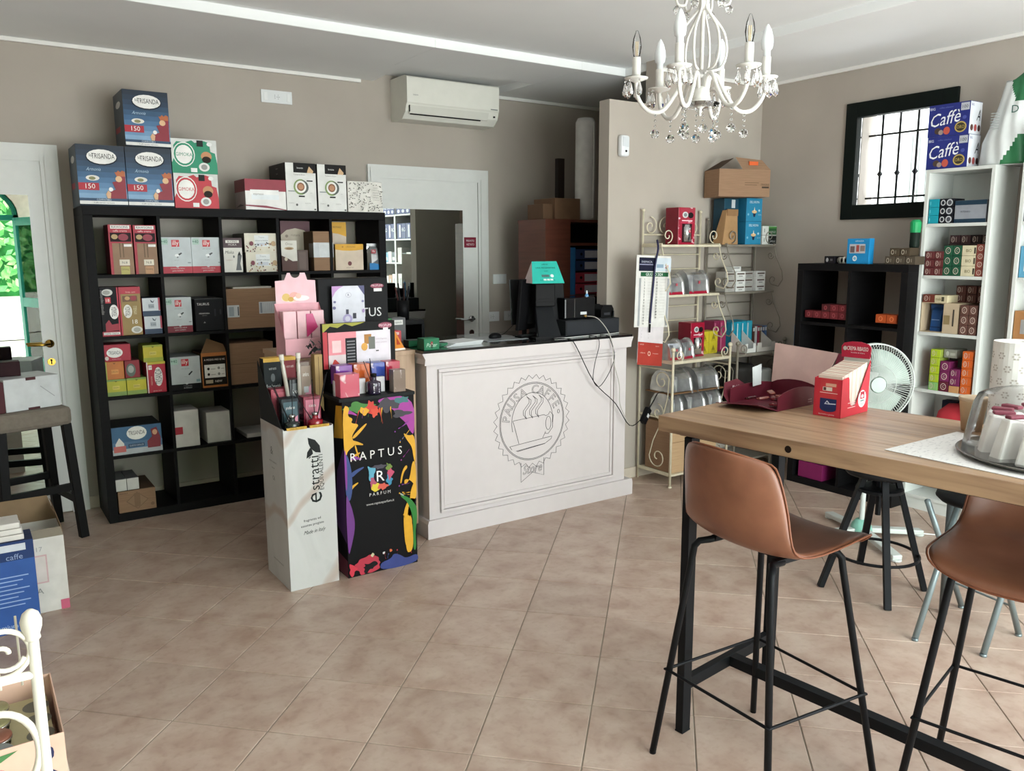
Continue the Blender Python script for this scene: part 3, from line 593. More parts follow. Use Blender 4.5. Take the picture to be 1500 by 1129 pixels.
# --- row 2
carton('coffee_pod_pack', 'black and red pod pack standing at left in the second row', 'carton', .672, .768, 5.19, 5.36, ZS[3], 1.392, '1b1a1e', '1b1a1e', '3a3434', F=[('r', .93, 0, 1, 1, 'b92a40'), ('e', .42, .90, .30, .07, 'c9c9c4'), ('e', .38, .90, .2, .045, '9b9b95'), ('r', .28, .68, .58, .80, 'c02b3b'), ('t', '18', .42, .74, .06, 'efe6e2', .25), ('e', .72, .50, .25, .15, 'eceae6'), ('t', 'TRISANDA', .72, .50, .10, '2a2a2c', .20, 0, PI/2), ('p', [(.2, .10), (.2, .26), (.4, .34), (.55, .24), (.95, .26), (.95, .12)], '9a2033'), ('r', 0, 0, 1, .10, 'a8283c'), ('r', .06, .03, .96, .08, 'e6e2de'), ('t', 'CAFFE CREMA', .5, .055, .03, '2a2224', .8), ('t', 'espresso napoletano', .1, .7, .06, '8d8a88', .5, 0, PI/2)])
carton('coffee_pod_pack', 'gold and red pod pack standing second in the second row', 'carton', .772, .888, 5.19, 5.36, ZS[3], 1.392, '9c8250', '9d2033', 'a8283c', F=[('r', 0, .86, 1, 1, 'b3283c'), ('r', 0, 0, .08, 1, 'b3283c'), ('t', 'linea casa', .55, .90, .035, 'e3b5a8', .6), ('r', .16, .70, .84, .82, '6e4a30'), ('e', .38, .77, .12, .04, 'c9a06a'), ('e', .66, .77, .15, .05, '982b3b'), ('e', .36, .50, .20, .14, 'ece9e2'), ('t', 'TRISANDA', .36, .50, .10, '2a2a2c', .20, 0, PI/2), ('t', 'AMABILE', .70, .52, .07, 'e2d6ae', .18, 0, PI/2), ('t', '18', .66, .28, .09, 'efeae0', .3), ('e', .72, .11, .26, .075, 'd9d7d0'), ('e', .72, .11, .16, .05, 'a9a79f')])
for lab, z0, z1, x0, x1 in (('small white and navy box, lower of two in the second row', ZS[3], 1.217, .900, .998), ('small white and navy box, upper of two in the second row', 1.2185, 1.325, .896, .994)):
    carton('pod_box', lab, 'box', x0, x1, 5.20, 5.36, z0, z1, 'd3d9e0', 'a83040', '222b3a', F=[('r', 0, 0, 1, .28, '2c3f5c'), ('r', .9, .3, 1, 1, 'b4475a'), ('p', [(.45, .92), (.6, .78), (.7, .9), (.62, .72), (.5, .76)], '4a5361'), ('r', .34, .42, .66, .66, 'a3abb5'), ('t', '50 cialde', .5, .54, .1, '4c5564', .3)])
grey40('espresso_carton', 'pale grey espresso carton with dark red band in the second row, beside the black box', 1.020, 1.170, ZS[3], 1.322, '7c2030')
carton('appliance_box', 'glossy black box with white lettering in the second row', 'box', 1.188, 1.369, 5.185, 5.50, ZS[3], 1.308, '131316', '2a2a2c', '5b5d5e', F=[('t', 'TAURUS', .27, .84, .075, 'e8e6e4', .4), ('t', 'MINIMOKA', .3, .55, .045, 'c9c7c5', .35), ('t', 'espresso', .3, .48, .03, '8c8a88', .3), ('p', [(.25, .25), (.29, .30), (.33, .25)], '8c8a88'), ('r', .62, .45, .68, .68, '2b2b30'), ('r', .8, .5, .86, .66, '2b2b30')])
bc = carton('parcel', 'wide brown cardboard parcel with two white labels in the second row', 'parcel', 1.378, 1.715, 5.19, 5.50, ZS[3], 1.362, CARD, M('58452f', .8), CARD, F=[('r', .01, .30, .23, .60, 'c9cdd0'), ('r', .60, .36, .97, .66, 'c9cdd0'), ('r', .20, .34, .22, .56, '4a4a4c'), ('r', .94, .60, .96, .64, '4a4a4c'), ('r', .04, .33, .13, .56, '9aa3ac'), ('r', .62, .38, .66, .64, '8e97a1')]+[('r', .69+.035*k, .39, .695+.035*k, .62, '9aa3ac') for k in range(7)])
MB().box(-.12, .12, -.15, -.03, .2515, .262).build('paper_on_top', M('bdb9b0', .7), bc)
# --- row 3
carton('coffee_pod_pack', 'red pod pack with white oval label lying on the orange one in the third row', 'carton', .668, .812, 5.19, 5.34, .9642, 1.062, 'a8283c', '8a2030', '7c1c2c', F=[('e', .40, .52, .30, .30, 'e9e6e2'), ('t', 'TRISANDA', .4, .52, .22, '4b4d52', .45), ('t', 'tazza ricca', .45, .14, .08, 'd8929c', .5), ('e', .10, .2, .07, .12, 'd4c8c0')])
yel = [('a', 'lime green and yellow box at the bottom left of the third row', .666, .775, ZS[2], .855, 'b9b53a', '7f9a52'), ('b', 'yellow box with green edge in the third row, under the dark red pack', .778, .886, ZS[2], .855, 'c4ba34', '8ea653'), ('c', 'yellow box stacked on the red upright pack in the third row', .880, .990, .9452, 1.044, 'c8b83a', 'a0a83a')]
for _, lab, x0, x1, z0, z1, c1, c2 in yel: carton('tea_box', lab, 'box', x0, x1, 5.20, 5.36, z0, z1, c1, c2, c2, F=[('r', 0, 0, 1, .25, c2), ('r', 0, .9, 1, 1, c2), ('p', [(.42, .92), (.5, .84), (.58, .92)], '6a6a24'), ('r', .32, .4, .66, .62, 'd8c860'), ('t', 'ZENZERO', .49, .51, .10, '7c7430', .3)])
carton('tea_box', 'orange box on the lime box in the third row', 'box', .668, .770, 5.20, 5.36, .8562, .963, 'c3763a', 'b06030', 'c3763a', F=[('r', 0, 0, .1, 1, 'a6b04c'), ('r', .32, .3, .7, .55, 'd99850'), ('t', 'CURCUMA', .5, .43, .1, '8c5420', .34), ('p', [(.42, .92), (.5, .84), (.58, .92)], '7a4a1a')])
carton('coffee_pod_pack', 'dark red pod pack in the middle of the third row', 'carton', .776, .858, 5.215, 5.40, .8562, .960, '8e2a34', '5e1c24', '5e1c24', F=[('e', .4, .45, .32, .38, '5c6a62'), ('e', .4, .5, .2, .22, 'a9ada6')])
carton('coffee_pod_pack', 'red upright pod pack with vertical white oval in the third row', 'carton', .890, .996, 5.19, 5.34, ZS[2], .9435, 'b52a3e', '9a2034', 'c2b83a', F=[('r', 0, .93, 1, 1, 'c8b83a'), ('r', 0, 0, .06, 1, 'e6d6d2'), ('r', .10, .76, .28, .90, 'efece8'), ('t', '18', .19, .83, .06, 'b52a3e', .14), ('e', .60, .52, .22, .31, 'efece8'), ('t', 'TRISANDA', .60, .52, .20, '4b4d52', .5, 0, PI/2), ('t', 'ristretto', .22, .4, .06, 'e3b5a8', .3, 0, PI/2), ('t', 'gusto ricco', .5, .06, .04, 'e9c9c4', .5)])
carton('espresso_carton', 'pale grey espresso carton with black band in the third row', 'carton', 1.020, 1.198, 5.19, 5.42, ZS[2], .962, 'bcc3c5', '8b9093', '9a9fa1', F=[('r', 0, 0, 1, .18, '131315'), ('r', .04, .78, .28, .97, 'b3d0c4'), ('t', '+40', .15, .88, .09, '3a6a58', .2), ('r', .38, .72, .62, .93, 'c42a38'), ('t', 'illy', .50, .83, .13, 'f2efec', .2), ('t', 'caffe espresso', .5, .64, .03, '8a9094', .45), ('p', [(.58, .46), (.70, .56), (.74, .54), (.62, .43)], '2a2c2f'), ('t', 'forte', .5, .40, .03, '8a9094', .2), ('e', .52, .2, .05, .04, 'c9cfd1'), ('t', 'TOSTATURA', .55, .12, .03, '8e9092', .4), ('t', 'INTENSO', .55, .06, .04, 'b4b6b8', .45), ('r', .84, .22, .97, .30, '7f9aa0')])
ob = carton('capsule_box', 'black and orange capsule box with open brown flaps in the third row', 'box', 1.206, 1.362, 5.19, 5.42, ZS[2], .975, '1d1714', '6a4a2c', '241a14', flap=False, F=[('r', 0, .90, 1, 1, 'b5713a'), ('r', 0, 0, 1, .06, 'b5713a'), ('r', 0, 0, .04, 1, 'b5713a'), ('r', .96, 0, 1, 1, 'b5713a'), ('t', 'A MODO MIO & NE', .5, .80, .055, 'e6dfd4', .8), ('r', .10, .28, .90, .66, 'e6e4e0'), ('e', .25, .54, .05, .04, '2b2725'), ('e', .25, .38, .05, .04, '2b2725'), ('e', .65, .55, .05, .04, '8c8a86'), ('e', .65, .38, .05, .04, '8c8a86'), ('r', .34, .52, .52, .54, 'a9a7a2'), ('r', .74, .52, .86, .54, 'a9a7a2'), ('r', .34, .36, .52, .38, 'a9a7a2'), ('r', .74, .36, .86, .38, 'a9a7a2'), ('r', .12, .12, .40, .22, 'b5a58c'), ('t', 'NEW', .62, .17, .06, 'e6dfd4', .3)])
MB().add([(-.078, -.115, .217), (.078, -.115, .217), (.070, -.07, .262), (-.02, -.04, .30)], [(0, 1, 2, 3)]).add([(-.078, -.115, .218), (-.078, .115, .218), (-.14, .06, .25), (-.13, -.06, .245)], [(0, 1, 2, 3)]).build('open_flap', M('7a5c40', .8), ob)
carton('parcel', 'plain brown carton filling the third cell of the third row', 'parcel', 1.372, 1.66, 5.20, 5.50, ZS[2], 1.02, CARD, M('58452f', .8), CARD, F=[('r', 0, .495, 1, .505, '6b523c')])
# --- rows 4, 5
carton('coffee_pod_pack', 'long blue coffee pod pack lying in the fourth row', 'carton', .668, .946, 5.185, 5.45, ZS[1], .572, '41688c', '26333e', '1d2226', F=[('r', 0, 0, 1, .20, 'b9bfc4'), ('r', 0, .2, 1, .45, '56799b'), ('e', .50, .74, .20, .24, 'efeeea'), ('t', 'TRISANDA', .5, .75, .15, '34363a', .32), ('p', [(.07, .22), (.07, .40), (.15, .62), (.24, .40), (.24, .22)], 'dcdad4'), ('r', .03, .10, .27, .32, 'c46a66'), ('r', .32, .24, .64, .36, '2a4766'), ('t', 'GUSTO DOLCE', .48, .30, .06, 'c9d7e4', .28), ('p', [(.70, .15), (.96, .15), (.97, .5), (.90, .88), (.78, .82), (.80, .55), (.70, .4)], '84303a'), ('e', .86, .70, .05, .1, 'd9a684')])
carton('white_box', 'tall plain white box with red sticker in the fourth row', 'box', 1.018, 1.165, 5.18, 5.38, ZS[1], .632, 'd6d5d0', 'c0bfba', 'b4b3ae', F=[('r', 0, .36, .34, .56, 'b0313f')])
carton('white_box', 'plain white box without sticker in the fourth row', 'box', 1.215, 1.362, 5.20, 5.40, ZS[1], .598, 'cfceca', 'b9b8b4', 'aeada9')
carton('parcel', 'low brown cardboard carton with printed lozenge in the bottom row', 'parcel', .676, .885, 5.18, 5.50, ZS[0], .182, CARD, M('58452f', .8), M('5b4837', .8), F=[('p', [(.2, .5), (.5, .9), (.8, .5), (.5, .1)], '7c6049'), ('p', [(.23, .5), (.5, .86), (.77, .5), (.5, .14)], '94765c'), ('r', .42, .2, .58, .85, '83664d'), ('t', 'FRAGILE', .15, .9, .07, '5a4534', .22), ('e', .9, .25, .05, .08, '7c6049')])
for k, lab in enumerate(('small white box on the low carton, left of its twin', 'small white box on the low carton, right of its twin')):
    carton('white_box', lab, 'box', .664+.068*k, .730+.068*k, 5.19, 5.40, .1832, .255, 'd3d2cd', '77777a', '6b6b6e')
carton('flat_box', 'flat white box lying in the fourth row, third cell', 'box', 1.46, 1.70, 5.2, 5.45, ZS[1], .43, 'c2c1bd', '9c9b98', 'b5b4b0')

# ================================================================== ON THE WALLS
ac = thing('air_conditioner', 'white split air conditioner high on the back wall', 'air conditioner', (2.735, YB, 2.52)); AW = .775; ACM = M('e6e5dc', .35, var=.02, name='ivory_plastic')
prof = [(-.001, 0), (-.17, .0), (-.225, .045), (-.245, .10), (-.248, .275), (-.235, .285), (-.001, .285)]
MB().prism(prof, 'x', 0, AW).build('casing', ACM, ac, bevel=.004)
MB().prism([(-.246, .095), (-.253, .105), (-.256, .272), (-.246, .282)], 'x', .002, AW-.002).build('front_panel', ACM, ac, bevel=.002)
lv = MB(); lv.add([(.03, -.231, .035), (AW-.09, -.231, .035), (AW-.09, -.2505, .085), (.03, -.2505, .085), (.03, -.222, .03), (AW-.09, -.222, .03)], [(0, 1, 2, 3), (0, 4, 5, 1)]).build('louvre', M('dad9d0', .35, var=.02), ac)
MB().box(.04, AW-.15, -.2275, -.218, .0255, .033).build('air_slot', BLACKP, ac)
b = MB(); b.box(.022, .026, -.252, -.240, .04, .085).box(AW-.045, AW-.035, -.251, -.24, .055, .066).build('sensor_window', BLACKP, ac)
decals('brand_print', [('t', 'DAIKIN', .09, .30, .05, '8d8f90', .08), ('r', .90, .02, .98, .06, '77797a')], AW, .17, (0, -.2562, .105), (1, 0, 0), (0, 0, 1), ac)
MB().box(AW*.83, AW*.97, -.10, -.001, .2855, .31).build('pipe_cover', M('bdb5a8', .6), ac)
def plate(name, label, x, z, w_, h_, parts, y=YB, cat='socket'):
    t = thing(name, label, cat, (x, y, z)); MB().box(-w_/2, w_/2, -.009, -.0005, -h_/2, h_/2).build('cover_plate', M('e4e7e8', .4, var=.02), t, bevel=.002)
    for q in parts:
        if q[0] == 'k': MB().box(q[1]-.011, q[1]+.011, -.0125, -.009, -h_*.32, h_*.32).build('rocker', M('eceeee', .35, var=.02), t, bevel=.001)
        if q[0] == 'h':
            b = MB()
            for dx, dz in ((-.008, 0), (0, 0), (.008, 0), (0, .012), (0, -.012), (-.022, .01), (-.022, 0), (-.022, -.01)): b.tube([(q[1]+dx, -.009, dz), (q[1]+dx, -.0095, dz)], .0022, 6)
            b.build('socket_holes', BLACKP, t)['kind'] = 'stuff'
    return t
plate('wall_socket', 'wide white wall socket high on the back wall, left of the air conditioner', 1.892, 2.610, .21, .082, [('h', .01), ('k', -.075), ('k', .08)])
plate('light_switch', 'white double switch plate on the wall right of the mirrored back door', 3.668, 1.362, .13, .078, [('k', -.02), ('k', .02)], cat='switch')
plate('wall_socket', 'white socket plate low behind the monitor', 3.60, 1.06, .12, .078, [('h', 0)])
plate('wall_socket', 'second white socket plate low behind the monitor, nearer the door', 3.77, 1.06, .12, .078, [('h', 0)])
sg = thing('door_sign', 'small dark red sign on the mirrored back door', 'sign', (3.381, YB-.0195, 1.655)); MB().box(-.054, .054, -.003, 0, -.04, .04).build('sign_plate', M('7c1f34', .4), sg)
decals('lettering', [('t', 'PRIVATO', .5, .66, .2, 'e9dcdc', .66), ('t', 'VIETATO', .5, .30, .2, 'e9dcdc', .66)], .108, .08, (-.054, -.0032, -.04), (1, 0, 0), (0, 0, 1), sg)
se = thing('motion_sensor', 'white rounded alarm sensor on the partition wall', 'sensor', (3.69, YP, 2.262))
MB().box(-.037, .037, -.045, 0, -.068, .068).build('sensor_body', M('e6e9ec', .35, var=.02), se, bevel=.016); MB().box(-.026, .026, -.0475, -.044, -.005, .056).build('lens', M('d3d8dc', .25, var=.02), se, bevel=.006)
MB().lathe([(.0001, 0), (.007, .001), (.007, .004)], (0, 0, 0), 12).build('detector_eye', BLACKP, se).matrix_local = Matrix.Translation((0, -.0465, -.034)) @ Matrix.Rotation(PI/2, 4, 'X')

# ================================================================== OFFICE CORNER BEHIND THE PARTITION
RW = noise_mat('reddish_wood', ['5d3226', '6e3d2e'], 4, .45, (1, 1, 12), 4)
oc = thing('office_cabinet', 'reddish-brown open cabinet with ring binders behind the partition', 'cabinet', (3.63, 4.9, 0)); OW = .95
b = MB(); b.box(0, .235, 0, .02, 0, 1.8).build('side_panel', RW, oc); MB().box(0, .02, .02, .35, 0, 1.8).build('side_panel', RW, oc); MB().box(OW-.02, OW, .0, .35, 0, 1.8).build('side_panel', RW, oc); MB().box(.0, OW, 0, .36, 1.8, 1.82).build('top_panel', RW, oc)
for zz in (.1, .86, 1.235, 1.627): MB().box(.235, OW-.02, 0, .35, zz, zz+.02).build('shelf', RW, oc)
MB().box(.235, OW-.02, .345, .35, .1, 1.8).build('back_panel', BLACKP, oc)
for k, (c1, lab) in enumerate((('26355c', 'dark blue ring binder lying topmost in the office cabinet'), ('26355c', 'dark blue ring binder lying second in the office cabinet'), ('9a3040', 'red ring binder lying third in the office cabinet'), ('9a3040', 'red ring binder lying at the bottom of the pile'))):
    z1 = 1.60-k*.086-(.006 if k > 1 else 0); bi = thing('ring_binder', lab, 'binder', (3.955, 4.905, z1-.078)); MB().box(-.03, .28, 0, .28, 0, .078).build('cover', M(c1, .5), bi, bevel=.002)
    MB().box(.055, .25, -.002, 0, .012, .066).build('spine_label', M('b9bac4', .6), bi); MB().tube([(.02, -.0015, .04), (.02, .0, .04)], .011, 12).build('finger_ring', BLACKP, bi)
MB().box(3.94, 4.25, 4.92, 5.18, 1.2552, 1.260)
tag(MB().box(3.868, 3.918, 4.905, 5.2, 1.2552, 1.612).build('ring_binder', M('2f6ea8', .5)), 'bright blue folder standing upright at left in the office cabinet', 'binder')
carton('cardboard_box', 'brown cardboard box on top of the office cabinet', 'box', 3.74, 3.98, 4.93, 5.2, 1.8205, 1.975, M('765a44', .8), M('6a4f3b', .8), M('80654c', .8))
carton('cardboard_box', 'small cardboard box at the left end of the office cabinet top', 'box', 3.645, 3.735, 4.95, 5.15, 1.8205, 1.93, M('705540', .8), M('644a38', .8), M('775c46', .8))
carton('dark_box', 'narrow dark box standing upright behind the cardboard box on the cabinet', 'box', 3.98, 4.045, 5.21, 5.25, 1.8205, 2.30, '2a211d', '221b18', '2a211d', flap=False)
t = thing('fabric_roll', 'tall white roll standing on the office cabinet behind the partition', 'roll', (4.13, 5.06, 1.82)); MB().lathe([(.075, 0), (.078, .02), (.076, .74), (.06, .77), (.0001, .775)], n=20).build('roll_body', M('d4d3cf', .6), t, smooth=True)
MB().tube([(.02, -.076, .02), (.022, -.078, .4), (.02, -.077, .74)], .006, 6).build('folded_edge', M('c9c8c4', .6), t)

# ================================================================== COUNTER TOP ITEMS
zc = 1.062
mn = thing('pos_monitor', 'black slanted till monitor on the white counter, seen from behind', 'monitor', (2.98, 4.02, zc), math.radians(-14))
b = MB(); b.prism([(-.10, 0), (.10, 0), (.10, .012), (-.10, .012)], 'y', -.10, .12); b.build('stand_base', BLACKP, mn, bevel=.003)
MB().add([(-.075, -.075, .01), (.075, -.075, .01), (.055, .03, .20), (-.055, .03, .20), (-.075, -.045, .01), (.075, -.045, .01), (.055, .07, .20), (-.055, .07, .20)], [(0, 1, 2, 3), (7, 6, 5, 4), (0, 4, 5, 1), (1, 5, 6, 2), (2, 6, 7, 3), (3, 7, 4, 0)]).build('stand_neck', M('17191c', .5), mn, bevel=.004)
MB().box(-.065, .065, .00, .08, .19, .33).build('rear_housing', M('0e0e10', .5), mn, bevel=.006)
MB().box(-.066, .066, -.003, .0, .215, .222).box(-.045, .03, -.004, .0, .235, .238).build('housing_slot', M('050506', .3), mn)
scr = MB().box(-.18, .18, .085, .115, .09, .37).build('screen', M('101012', .25), mn, bevel=.006); scr.rotation_euler = (math.radians(-8), 0, 0)
s2 = thing('customer_monitor', 'black flat screen angled beside the till monitor', 'monitor', (2.93, 4.16, zc), math.radians(24))
b = MB().box(-.13, .10, -.012, .012, .045, .36).build('screen', M('0f0f11', .35), s2, bevel=.005); b.rotation_euler = (math.radians(5), 0, math.radians(4))
MB().box(-.012, .012, .0, .02, .005, .2).box(-.06, .06, -.04, .06, 0, .006).build('screen_foot', BLACKP, s2)
tc_ = thing('tent_card', 'turquoise folded tent card on top of the till monitor', 'card', (2.98, 4.03, zc+.335), math.radians(-14))
TQ = M('2bb3a5', .5)
MB().add([(-.11, -.075, .0), (.10, -.075, .0), (.078, .0, .13), (-.085, .0, .13)], [(0, 1, 2, 3)]).add([(-.11, -.075, -.0005), (.10, -.075, -.0005), (.078, .0, .129), (-.085, .0, .129)], [(3, 2, 1, 0)]).build('front_leaf', TQ, tc_)
MB().add([(-.11, .07, .0), (.10, .07, .0), (.078, .0005, .13), (-.085, .0005, .13)], [(3, 2, 1, 0)]).build('rear_leaf', M('e6d9da', .6), tc_)
MB().add([(-.11, -.074, .0), (-.11, .07, 0), (-.085, 0, .13)], [(2, 1, 0)]).build('side_leaf', M('e3d3d3', .6), tc_)
sl = Vector((0, .075, .13)).normalized(); b = MB(); nn = Vector((1, 0, 0)).cross(sl)
for tx, ff, hh_, mw_ in (('LASCIA', .86, .009, .05), ('UNA RECENSIONE', .70, .011, .13), ('grazie', .55, .007, .05), ('SEGUICI SUI SOCIAL', .14, .008, .12)):
    b.text(tx, Vector((-.005, -.075, 0))+sl*.15*ff+nn*.001, (1, 0, 0), sl, hh_, 0, mw_)
for k in range(3): b.flat([(0, 0), (.018, 0), (.018, .012), (0, .012)], Vector((-.032+k*.022, -.075, 0))+sl*.018+nn*.001, (1, 0, 0), sl, 1)
b.flat(circ(.018, .05, .011, .011, 12), Vector((.01, -.075, 0))+nn*.001, (1, 0, 0), sl, 1); b.flat([(-.05, .042), (0, .042), (0, .058), (-.05, .058)], Vector((.01, -.075, 0))+nn*.001, (1, 0, 0), sl, 2)
b.build('lettering', [M('14574f', .5), M('d9f0ec', .5), M('4a6a68', .5)], tc_)
dr = thing('cash_drawer', 'long dark grey cash drawer on the right end of the counter', 'cash drawer', (3.10, 3.97, zc)); MB().box(0, .44, 0, .40, 0, .10).build('drawer_case', M('26282b', .45), dr, bevel=.004)
MB().box(.006, .434, -.003, 0, .008, .092).build('drawer_front', M('2d2f33', .4), dr, bevel=.002)
pr = thing('receipt_printer', 'black receipt printer with white sticker on the cash drawer', 'printer', (3.13, 4.02, zc+.1005)); MB().box(0, .25, 0, .20, 0, .135).build('printer_case', M('101114', .18, coat=.4), pr, bevel=.010)
MB().box(.125, .175, -.002, 0, .028, .045).build('white_sticker', M('cfd2d4', .5), pr); MB().box(.075, .078, -.003, 0, .012, .13).build('chrome_seam', CHROME, pr); MB().tube([(.16, -.014, .018), (.16, 0, .018)], .007, 8).build('plug', M('c8a05a', .4, .5), pr)
rt = thing('card_terminal', 'small black card terminal on the cash drawer', 'terminal', (3.43, 4.02, zc+.1005)); MB().prism([(0, 0), (.09, 0), (.10, .05), (.085, .075), (.02, .078), (0, .05)], 'y', 0, .12).build('terminal_case', BLACKP, rt, bevel=.004)
MB().box(.02, .07, -.002, 0, .015, .03).build('key_row', M('34363a', .4), rt)
tag(MB().box(3.515, 3.538, 4.02, 4.08, zc+.101, zc+.14).box(3.515, 3.538, 4.02, 4.03, zc+.14, zc+.142).build('junction_box', M('222427', .5)), 'tiny dark box at the right end of the cash drawer', 'box')
bt = thing('glue_tube', 'light blue small bottle standing behind the printer', 'bottle', (3.47, 4.22, zc+.1005)); MB().lathe([(.013, 0), (.014, .03), (.014, .13), (.006, .145)], n=12).build('bottle_body', M('6fa6d6', .4), bt, smooth=True); MB().lathe([(.007, .145), (.005, .165), (.0001, .166)], n=10).build('cap', M('e9eef2', .4), bt)
rl = thing('indicator_lamp', 'small device with a glowing red light behind the printer', 'device', (3.525, 4.25, zc)); MB().box(-.02, .02, -.02, .02, 0, .235).build('device_body', BLACKP, rl, bevel=.003)
em = bpy.data.materials.new('red_indicator'); em.use_nodes = True; q = em.node_tree.nodes['Principled BSDF']; q.inputs['Emission Color'].default_value = (1, .25, .15, 1); q.inputs['Emission Strength'].default_value = 4; q.inputs['Base Color'].default_value = (.8, .1, .1, 1)
MB().ball((0, -.022, .215), .006, 8).build('red_light', em, rl)
ms = thing('computer_mouse', 'black computer mouse on a grey mat on the counter', 'mouse', (2.70, 4.16, zc+.003), math.radians(15))
MB().lathe([(.045, 0), (.05, .008), (.042, .022), (.024, .031), (.0001, .034)], n=16).build('mouse_shell', BLACKP, ms, smooth=True).scale = (1, .62, 1)
MB().tube([(.045, 0, .012), (.10, .01, .02), (.16, .02, .045), (.24, .04, .075)], .002, 6).build('mouse_cable', BLACKP, ms)
tag(MB().box(2.56, 2.86, 4.03, 4.28, zc, zc+.003).build('mouse_mat', M('8d9296', .3)), 'grey mat under the computer mouse', 'mat')
kb = thing('keyboard', 'dark keyboard lying in front of the till monitor', 'keyboard', (2.82, 4.05, zc+.003), .15); MB().box(0, .12, 0, .06, 0, .012).build('keyboard_base', BLACKP, kb, bevel=.002); MB().box(.01, .11, .01, .05, .012, .015).build('key_field', M('2f3134', .5), kb)
pp = thing('paper_pile', 'loose pile of white papers at the left end of the counter top', 'paper', (2.36, 4.03, zc), .08)
for k in range(5): MB().box(-.13+.008*k, .11+.005*k, -.08, .09, .004*k, .004*k+.003).build('sheet', M('dfe3e4', .7, var=.02), pp).rotation_euler = (0, 0, .04*k)
gb = carton('card_game_tin', 'green box with small red emblem on the left corner of the white counter', 'box', 2.055, 2.150, 3.87, 3.95, zc+.0005, zc+.062, '0f6b45', '0c5236', '17734e', F=[('e', .5, .55, .08, .22, '8a3030'), ('t', 'Poker', .5, .45, .35, 'a9cdb8', .7, .3), ('r', .46, .15, .54, .5, '20302a')])
# coloured small packs and snack boxes on the oak unit
cr = thing('capsule_rack', 'low stepped black tray for the small coloured boxes on the oak counter', 'rack', (1.60, 4.06, 1.0605))
for k in range(3): MB().box(0, .40, .045*k, .045*k+.045, 0, .025+.035*k).build('step', BLACKP, cr)
pal = ['6d6f72', '9b3a48', 'e8e6e4', 'c06aa0', 'a85aa6', 'dfe3e6', '4f9fca', '9c8a4c', 'd96a62', '7f9fcf']
random.seed(11); first = None
nm = {'6d6f72': 'grey', '9b3a48': 'dark red', 'e8e6e4': 'white', 'c06aa0': 'pink', 'a85aa6': 'purple', 'dfe3e6': 'pale grey', '4f9fca': 'light blue', '9c8a4c': 'olive', 'd96a62': 'coral', '7f9fcf': 'soft blue', '2f8f5c': 'green'}
ordn = ['leftmost', 'second', 'third', 'fourth', 'fifth', 'sixth', 'seventh', 'eighth', 'ninth']
rowsC = [['e8e6e4', '6d6f72', 'e8e6e4', 'c06aa0', 'a85aa6', 'e8e6e4', '4f9fca', '9c8a4c', '9b3a48'], ['9b3a48', 'e8e6e4', 'c06aa0', 'a85aa6', 'e8e6e4', '4f9fca', '9c8a4c', 'dfe3e6', '7f9fcf'], ['2f8f5c', 'c06aa0', 'a85aa6', '7f9fcf', '4f9fca', '9c8a4c', 'd96a62', '7f9fcf', '4f9fca']]
for r_ in range(3):
    for k in range(9):
        x = 1.605+k*.0435; c1 = rowsC[r_][k]
        t = thing('mint_box', '%s small box, %s from left in the %s row on the black stepped tray' % (nm[c1], ordn[k], ('front', 'middle', 'back')[r_]), 'box', (x+.02, 4.082+.045*r_, 1.0856+.035*r_), 0, 'small coloured boxes on the stepped tray')
        MB().box(-.019, .019, -.018, .018, 0, .046).build('box_body', M(c1, .35), t, bevel=.002); MB().box(-.013, .013, -.0186, -.018, .012, .034).build('box_label', M(random.choice(['d9d4d6', 'e9e6e2', 'b86a86', '7aa0c4']), .5), t)
rp_ = thing('perfume_carton', 'large black perfume carton with white lettering behind the coloured boxes', 'carton', (1.625, 4.27, 1.0605)); MB().box(0, .415, 0, .16, 0, .385).build('carton_body', M('19191b', .4), rp_, bevel=.003)
decals('lettering', [('t', 'RAPTUS', .60, .50, .13, 'd8d8d8', .62), ('t', 'PARFUM', .42, .16, .07, 'c9c9c9', .34), ('e', .26, .62, .05, .06, '6a7fae'), ('e', .27, .58, .03, .04, 'b04a5a'), ('e', .28, .42, .05, .05, 'b88a5a'), ('e', .84, .88, .10, .035, '8e3f56'), ('t', 'PROFUMI', .84, .885, .03, 'e6c9d0', .16), ('r', .79, .80, .91, .845, 'ecebea')], .415, .385, (0, -.0005, 0), (1, 0, 0), (0, 0, 1), rp_)
wcd = thing('perfume_card', 'white card with violet flower corners and perfume bottle drawing', 'card', (1.69, 4.235, 1.19)); MB().box(0, .19, 0, .003, 0, .215).build('card_sheet', M('dfe0ea', .5), wcd)
decals('printed_front', [('p', [(0, .7), (0, 1), (.35, 1), (.2, .93), (.1, .85)], 'c79ad0'), ('p', [(.8, 1), (1, 1), (1, .75), (.92, .85)], '55557c'), ('e', .5, .77, .09, .07, 'c0c0ce'), ('e', .5, .77, .075, .055, 'e6e6ee'), ('t', 'R', .5, .77, .07, '6a6a8a', .2), ('e', .45, .16, .15, .12, 'b0a6cf'), ('e', .45, .16, .08, .07, 'd9d6e8'), ('r', .41, .28, .49, .40, '3f3f52'), ('r', .62, .16, .72, .30, '2d2d3c'), ('e', .05, .45, .05, .04, '70709a'), ('e', .95, .35, .04, .05, 'a88fc0'), ('e', .94, .6, .04, .03, '8a8aae'), ('e', .07, .6, .04, .03, '7a7aa0')], .19, .215, (0, -.0005, 0), (1, 0, 0), (0, 0, 1), wcd)
MB().box(.05, .14, .001, .03, 0, .10).build('easel_back', M('dfe0ea', .5), wcd)
pk = thing('pink_display', 'pink counter display with shaped header and soap packs', 'display', (1.33, 3.97, 1.0605)); PK = M('e3a9b4', .5); PKL = M('edc0c8', .4)
